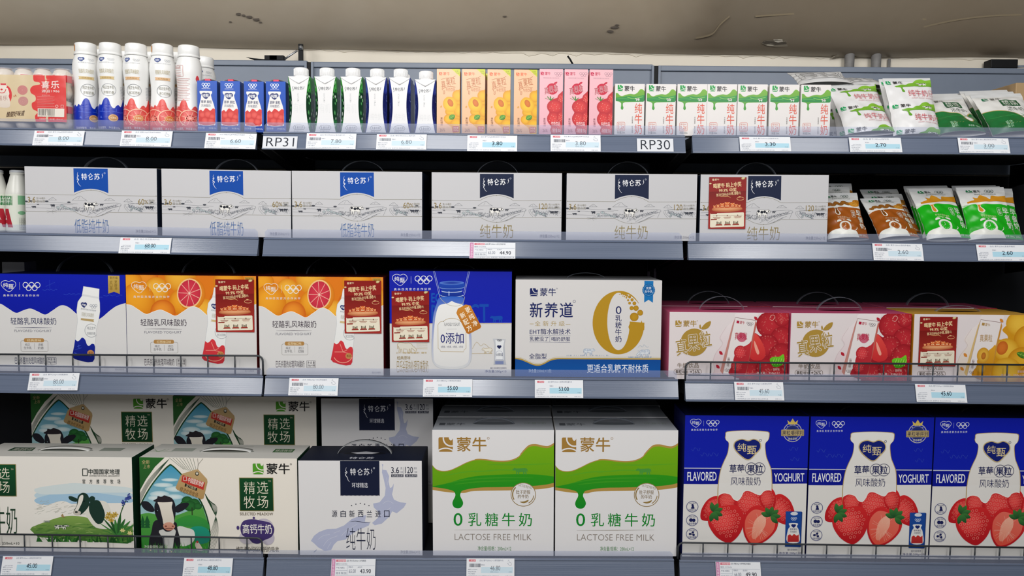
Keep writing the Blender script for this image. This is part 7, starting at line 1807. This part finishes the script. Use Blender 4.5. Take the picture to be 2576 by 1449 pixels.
# ------------------------------------------------------------------ price tags slipped into the rails
def tag_art(kind, price, name):
    A = Art((0, 0), (125, 0), (125, 41), (0, 41))
    A.rect(0, 0, 125, 41, '#eceef2'); A.up(); dk = '#3c4458'
    if kind == 'pink':
        A.rect(1, 0.5, 11, 40.5, '#cf86b0'); A.up(); A.vtext('会员专享商品', 3, 2, 9, 39, '#f6dfea', 0.01)
        A.rrect(13, 1.2, 41, 6.4, .8, '#d9808f'); A.up(); A.text('好又多超市', 19, 2, 40, 5.8, '#fbe9ea', 0.02); A.text(name, 43, 1.6, 98, 6, dk, 0.01)
        for y in (14.5, 35): A.line([(13, y), (123, y)], .5, '#7c8aa0')
        A.line([(13, 25), (46, 25)], .5, '#7c8aa0'); A.line([(46, 14.5), (46, 35)], .5, '#7c8aa0')
        A.text('编码 0123456', 13, 9, 45, 12.5, '#6b7488'); A.text('产地 内蒙古', 14, 17, 38, 21, '#6b7488'); A.text('规格 箱  等级 合格', 14, 28, 44, 33, '#6b7488')
        A.text('零售价', 49, 16, 62, 19.5, '#6b7488'); A.text('会员价', 75, 16, 88, 19.5, '#6b7488'); A.text('65.00' if price != '49.90' else '66.00', 51, 22, 70, 30, '#5a6278', -0.004, res=3); A.text(price, 82, 21.5, 113, 30.5, '#16182c', 0.03, res=3)
        A.text('价格举报电话:12358  监督电话  商品信息以实物为准', 14, 36.5, 122, 39.5, '#6b7488')
        return A
    old = kind == 'barcode'
    A.rrect(6, 2, 24, 6.6, .8, '#d8707c'); A.up(); A.text('好又多', 11, 2.8, 23, 5.8, '#fbe9ea', 0.02); A.text(name, 34, 2.2, 96, 6.2, '#7b8296', 0.006)
    A.rect(38, 18, 121, 31, '#b4dcec' if kind == 'blue' else '#cfe3ee'); A.up()
    A.text('零售价', 38, 12.5, 48, 15.5, '#6b7488')
    A.text(price, 62, 15.5, 88, 25.5, '#1d2a3c' if kind == 'blue' else '#5c6470', 0.02 if kind == 'blue' else -0.006, res=3)
    A.text('规格 250mL', 62, 27.5, 84, 30, '#6f8a9c'); A.text('元/盒', 110, 27, 118, 30, '#6f8a9c')
    for i, t in enumerate(('编码 0123456', '规格 盒 等级 合格', '产地 内蒙古')): A.text(t, 4, 22 + i * 4.6, 28 - 3 * i, 25 + i * 4.6, '#6b7488')
    A.text('价格举报电话12358  监督电话 商品以实物为准', 4, 36.5, 84, 39.2, '#7b8296'); A.text('日期 2022', 102, 36.5, 118, 39, '#8b92a4')
    if old:
        rnd = random.Random(hash(price) % 97 if False else len(name)); x = 8
        while x < 36: w = rnd.choice((.5, .5, .9, 1.2)); A.rect(x, 11, x + w, 18.5, '#3a4052'); x += w + rnd.choice((.5, .7, 1.0))
        A.line(cr([(108, 6), (110, 3), (112, 8), (116, 9), (117, 14), (111, 14), (107, 10), (110, 10)], 3), .6, '#8a90a0')
    else:
        A.text('6901234567892', 8, 19, 28, 21, '#7b8296')
    return A
def price_tag(kind, price, name, label, x0, x1, y0, y1, lv, rot=0.0, bow=0.0):
    Y = YF - 0.0030 - RT * 0.5 * RAILH[lv]
    xc, yc = (x0 + x1) / 2, (y0 + y1) / 2; p = at(xc, yc, Y)
    W, H = abs(at(x1, yc, Y).x - at(x0, yc, Y).x), abs(at(xc, y0, Y).z - at(xc, y1, Y).z)
    A = tag_art(kind, price, name) if kind != 'rp' else rp_art(price)
    b = MB()
    def fn(u, v, d): return ((u - .5) * W, -d - RT * (.5 - v) * H, (v - .5) * H)
    b.grid(lambda u, v: fn(u, v, 0), 8, 1, '#eceef2', PAPER); b.grid(lambda u, v: (fn(u, v, 0)[0], fn(u, v, 0)[1] + .0003, fn(u, v, 0)[2]), 8, 1, '#eceef2', PAPER, flip=True)
    b.art(A, fn, PAPER)
    name_ = 'price_tag' if kind != 'rp' else 'aisle_code_label'
    o = b.build(name_, None, p); o.rotation_euler = (0, tilt(lv, p.x) + rot, 0)
    return tag(o, label, 'price tag' if kind != 'rp' else 'label', 'price tags' if kind != 'rp' else 'aisle code labels')
def rp_art(t):
    A = Art((0, 0), (88, 0), (88, 32), (0, 32)); A.rect(0, 0, 88, 32, '#dfe1e6'); A.up(); A.text(t, 9, 3.5, 80, 27, '#30343e', -0.006, res=4); return A
price_tag('barcode', '8.00', '品名 蒙牛230g经典原味酸奶', 'price tag reading 8.00 at the far left of the top rail', 84, 210.5, 328, 366.5, 0, -.01)
price_tag('barcode', '8.00', '品名 纯甄230g红西柚风味酸奶', 'price tag reading 8.00 below the grapefruit bottles', 304, 432, 328.5, 369, 0)
price_tag('barcode', '6.60', '品名 纯甄200g草莓果粒风味酸奶', 'price tag reading 6.60 below the small blue cartons', 516, 644, 334.5, 374.5, 0)
price_tag('rp', 'RP31', '', 'aisle code label reading RP31', 661, 747.5, 342, 374, 0)
price_tag('barcode', '7.80', '品名 特仑苏250mL有机纯牛奶', 'price tag reading 7.80 below the green sided cartons', 770.5, 895.5, 335, 375, 0)
price_tag('barcode', '6.80', '品名 特仑苏250mL纯牛奶', 'price tag reading 6.80 below the blue sided cartons', 947, 1073, 337, 376.5, 0)
price_tag('blue', '3.80', '品名 蒙牛250g真果粒黄桃牛奶饮品', 'price tag reading 3.80 in bold below the peach cartons', 1175.5, 1301, 340, 381, 0)
price_tag('barcode', '3.80', '品名 蒙牛250g真果粒草莓牛奶饮品', 'price tag reading 3.80 in thin type below the pink cartons', 1385, 1511, 339, 381.5, 0)
price_tag('rp', 'RP30', '', 'aisle code label reading RP30', 1602.5, 1694, 348, 381.5, 0)
price_tag('blue', '3.30', '品名 蒙牛250mL全脂纯牛奶', 'price tag reading 3.30 below the small pure milk cartons', 1861, 1989, 344, 381, 0)
price_tag('blue', '2.70', '品名 蒙牛180mL纯牛奶', 'price tag reading 2.70 below the white pouches', 2137, 2268, 345.5, 383.5, 0)
price_tag('barcode', '3.00', '品名 蒙牛180mL精选牧场浓牛奶', 'price tag reading 3.00 below the creamy milk pouches', 2411, 2539, 346.5, 385.5, 0, .01)
price_tag('blue', '68.00', '品名 特仑苏低脂纯牛奶', 'price tag reading 68.00 on the second rail', 300.5, 429.5, 598, 637.5, 1, -.01)
price_tag('pink', '44.90', '品名 蒙牛250mL×12特仑苏纯牛奶', 'pink edged price tag reading 44.90 on the second rail', 1181, 1296.5, 610.5, 650, 1)
price_tag('barcode', '2.60', '品名 蒙牛220mL核桃早餐奶', 'price tag reading 2.60 in thin type below the brown pouches', 2196, 2322, 613, 655, 1, .012)
price_tag('blue', '2.60', '品名 蒙牛220mL麦香早餐奶', 'price tag reading 2.60 in bold below the green pouches', 2458, 2585, 616, 656, 1, .004)
price_tag('barcode', '80.00', '品名 蒙牛230g×10纯甄酸奶', 'price tag reading 80.00 below the blue yoghurt case', 72, 197.5, 939.5, 980.5, 2, -.012)
price_tag('barcode', '80.00', '品名 纯甄230g×10红西柚酸奶', 'price tag reading 80.00 below the orange case in the middle bay', 726.5, 850.5, 952.5, 993.5, 2)
price_tag('blue', '55.00', '品名 纯甄200g×10零添加风味酸奶', 'price tag reading 55.00 below the glass jar case', 1064.5, 1188, 955, 997, 2)
price_tag('blue', '53.00', '品名 蒙牛250mL×12新养道零乳糖牛奶', 'price tag reading 53.00 below the gold zero case', 1345.5, 1467, 957.5, 999.5, 2)
price_tag('barcode', '45.60', '品名 蒙牛250g×12真果粒草莓', 'price tag reading 45.60 in thin type below the pink cases', 1848, 1971.5, 962.5, 1005.5, 2)
price_tag('blue', '45.60', '品名 蒙牛250g×12真果粒黄桃', 'price tag reading 45.60 in bold below the yellow case', 2304, 2431, 968.5, 1010.5, 2, .01)
price_tag('blue', '45.00', '品名 蒙牛250mL×10精选牧场纯牛奶', 'price tag reading 45.00 on the bottom rail', 4, 131, 1402, 1444.5, 3, -.01)
price_tag('blue', '48.80', '品名 蒙牛250mL×10精选牧场高钙牛奶', 'price tag reading 48.80 on the bottom rail', 461, 584, 1407, 1450, 3)
price_tag('pink', '43.90', '品名 特仑苏250mL×12环球精选', 'pink edged price tag reading 43.90 on the bottom rail', 833, 944, 1409, 1451, 3)
price_tag('barcode', '46.80', '品名 蒙牛200mL×12零乳糖牛奶', 'price tag reading 46.80 below the green wave cases', 1173.5, 1294, 1408, 1450, 3)
price_tag('pink', '49.90', '品名 纯甄200g×10草莓果粒风味酸奶', 'pink edged price tag reading 49.90 below the strawberry cases', 1801, 1914, 1417, 1460, 3)
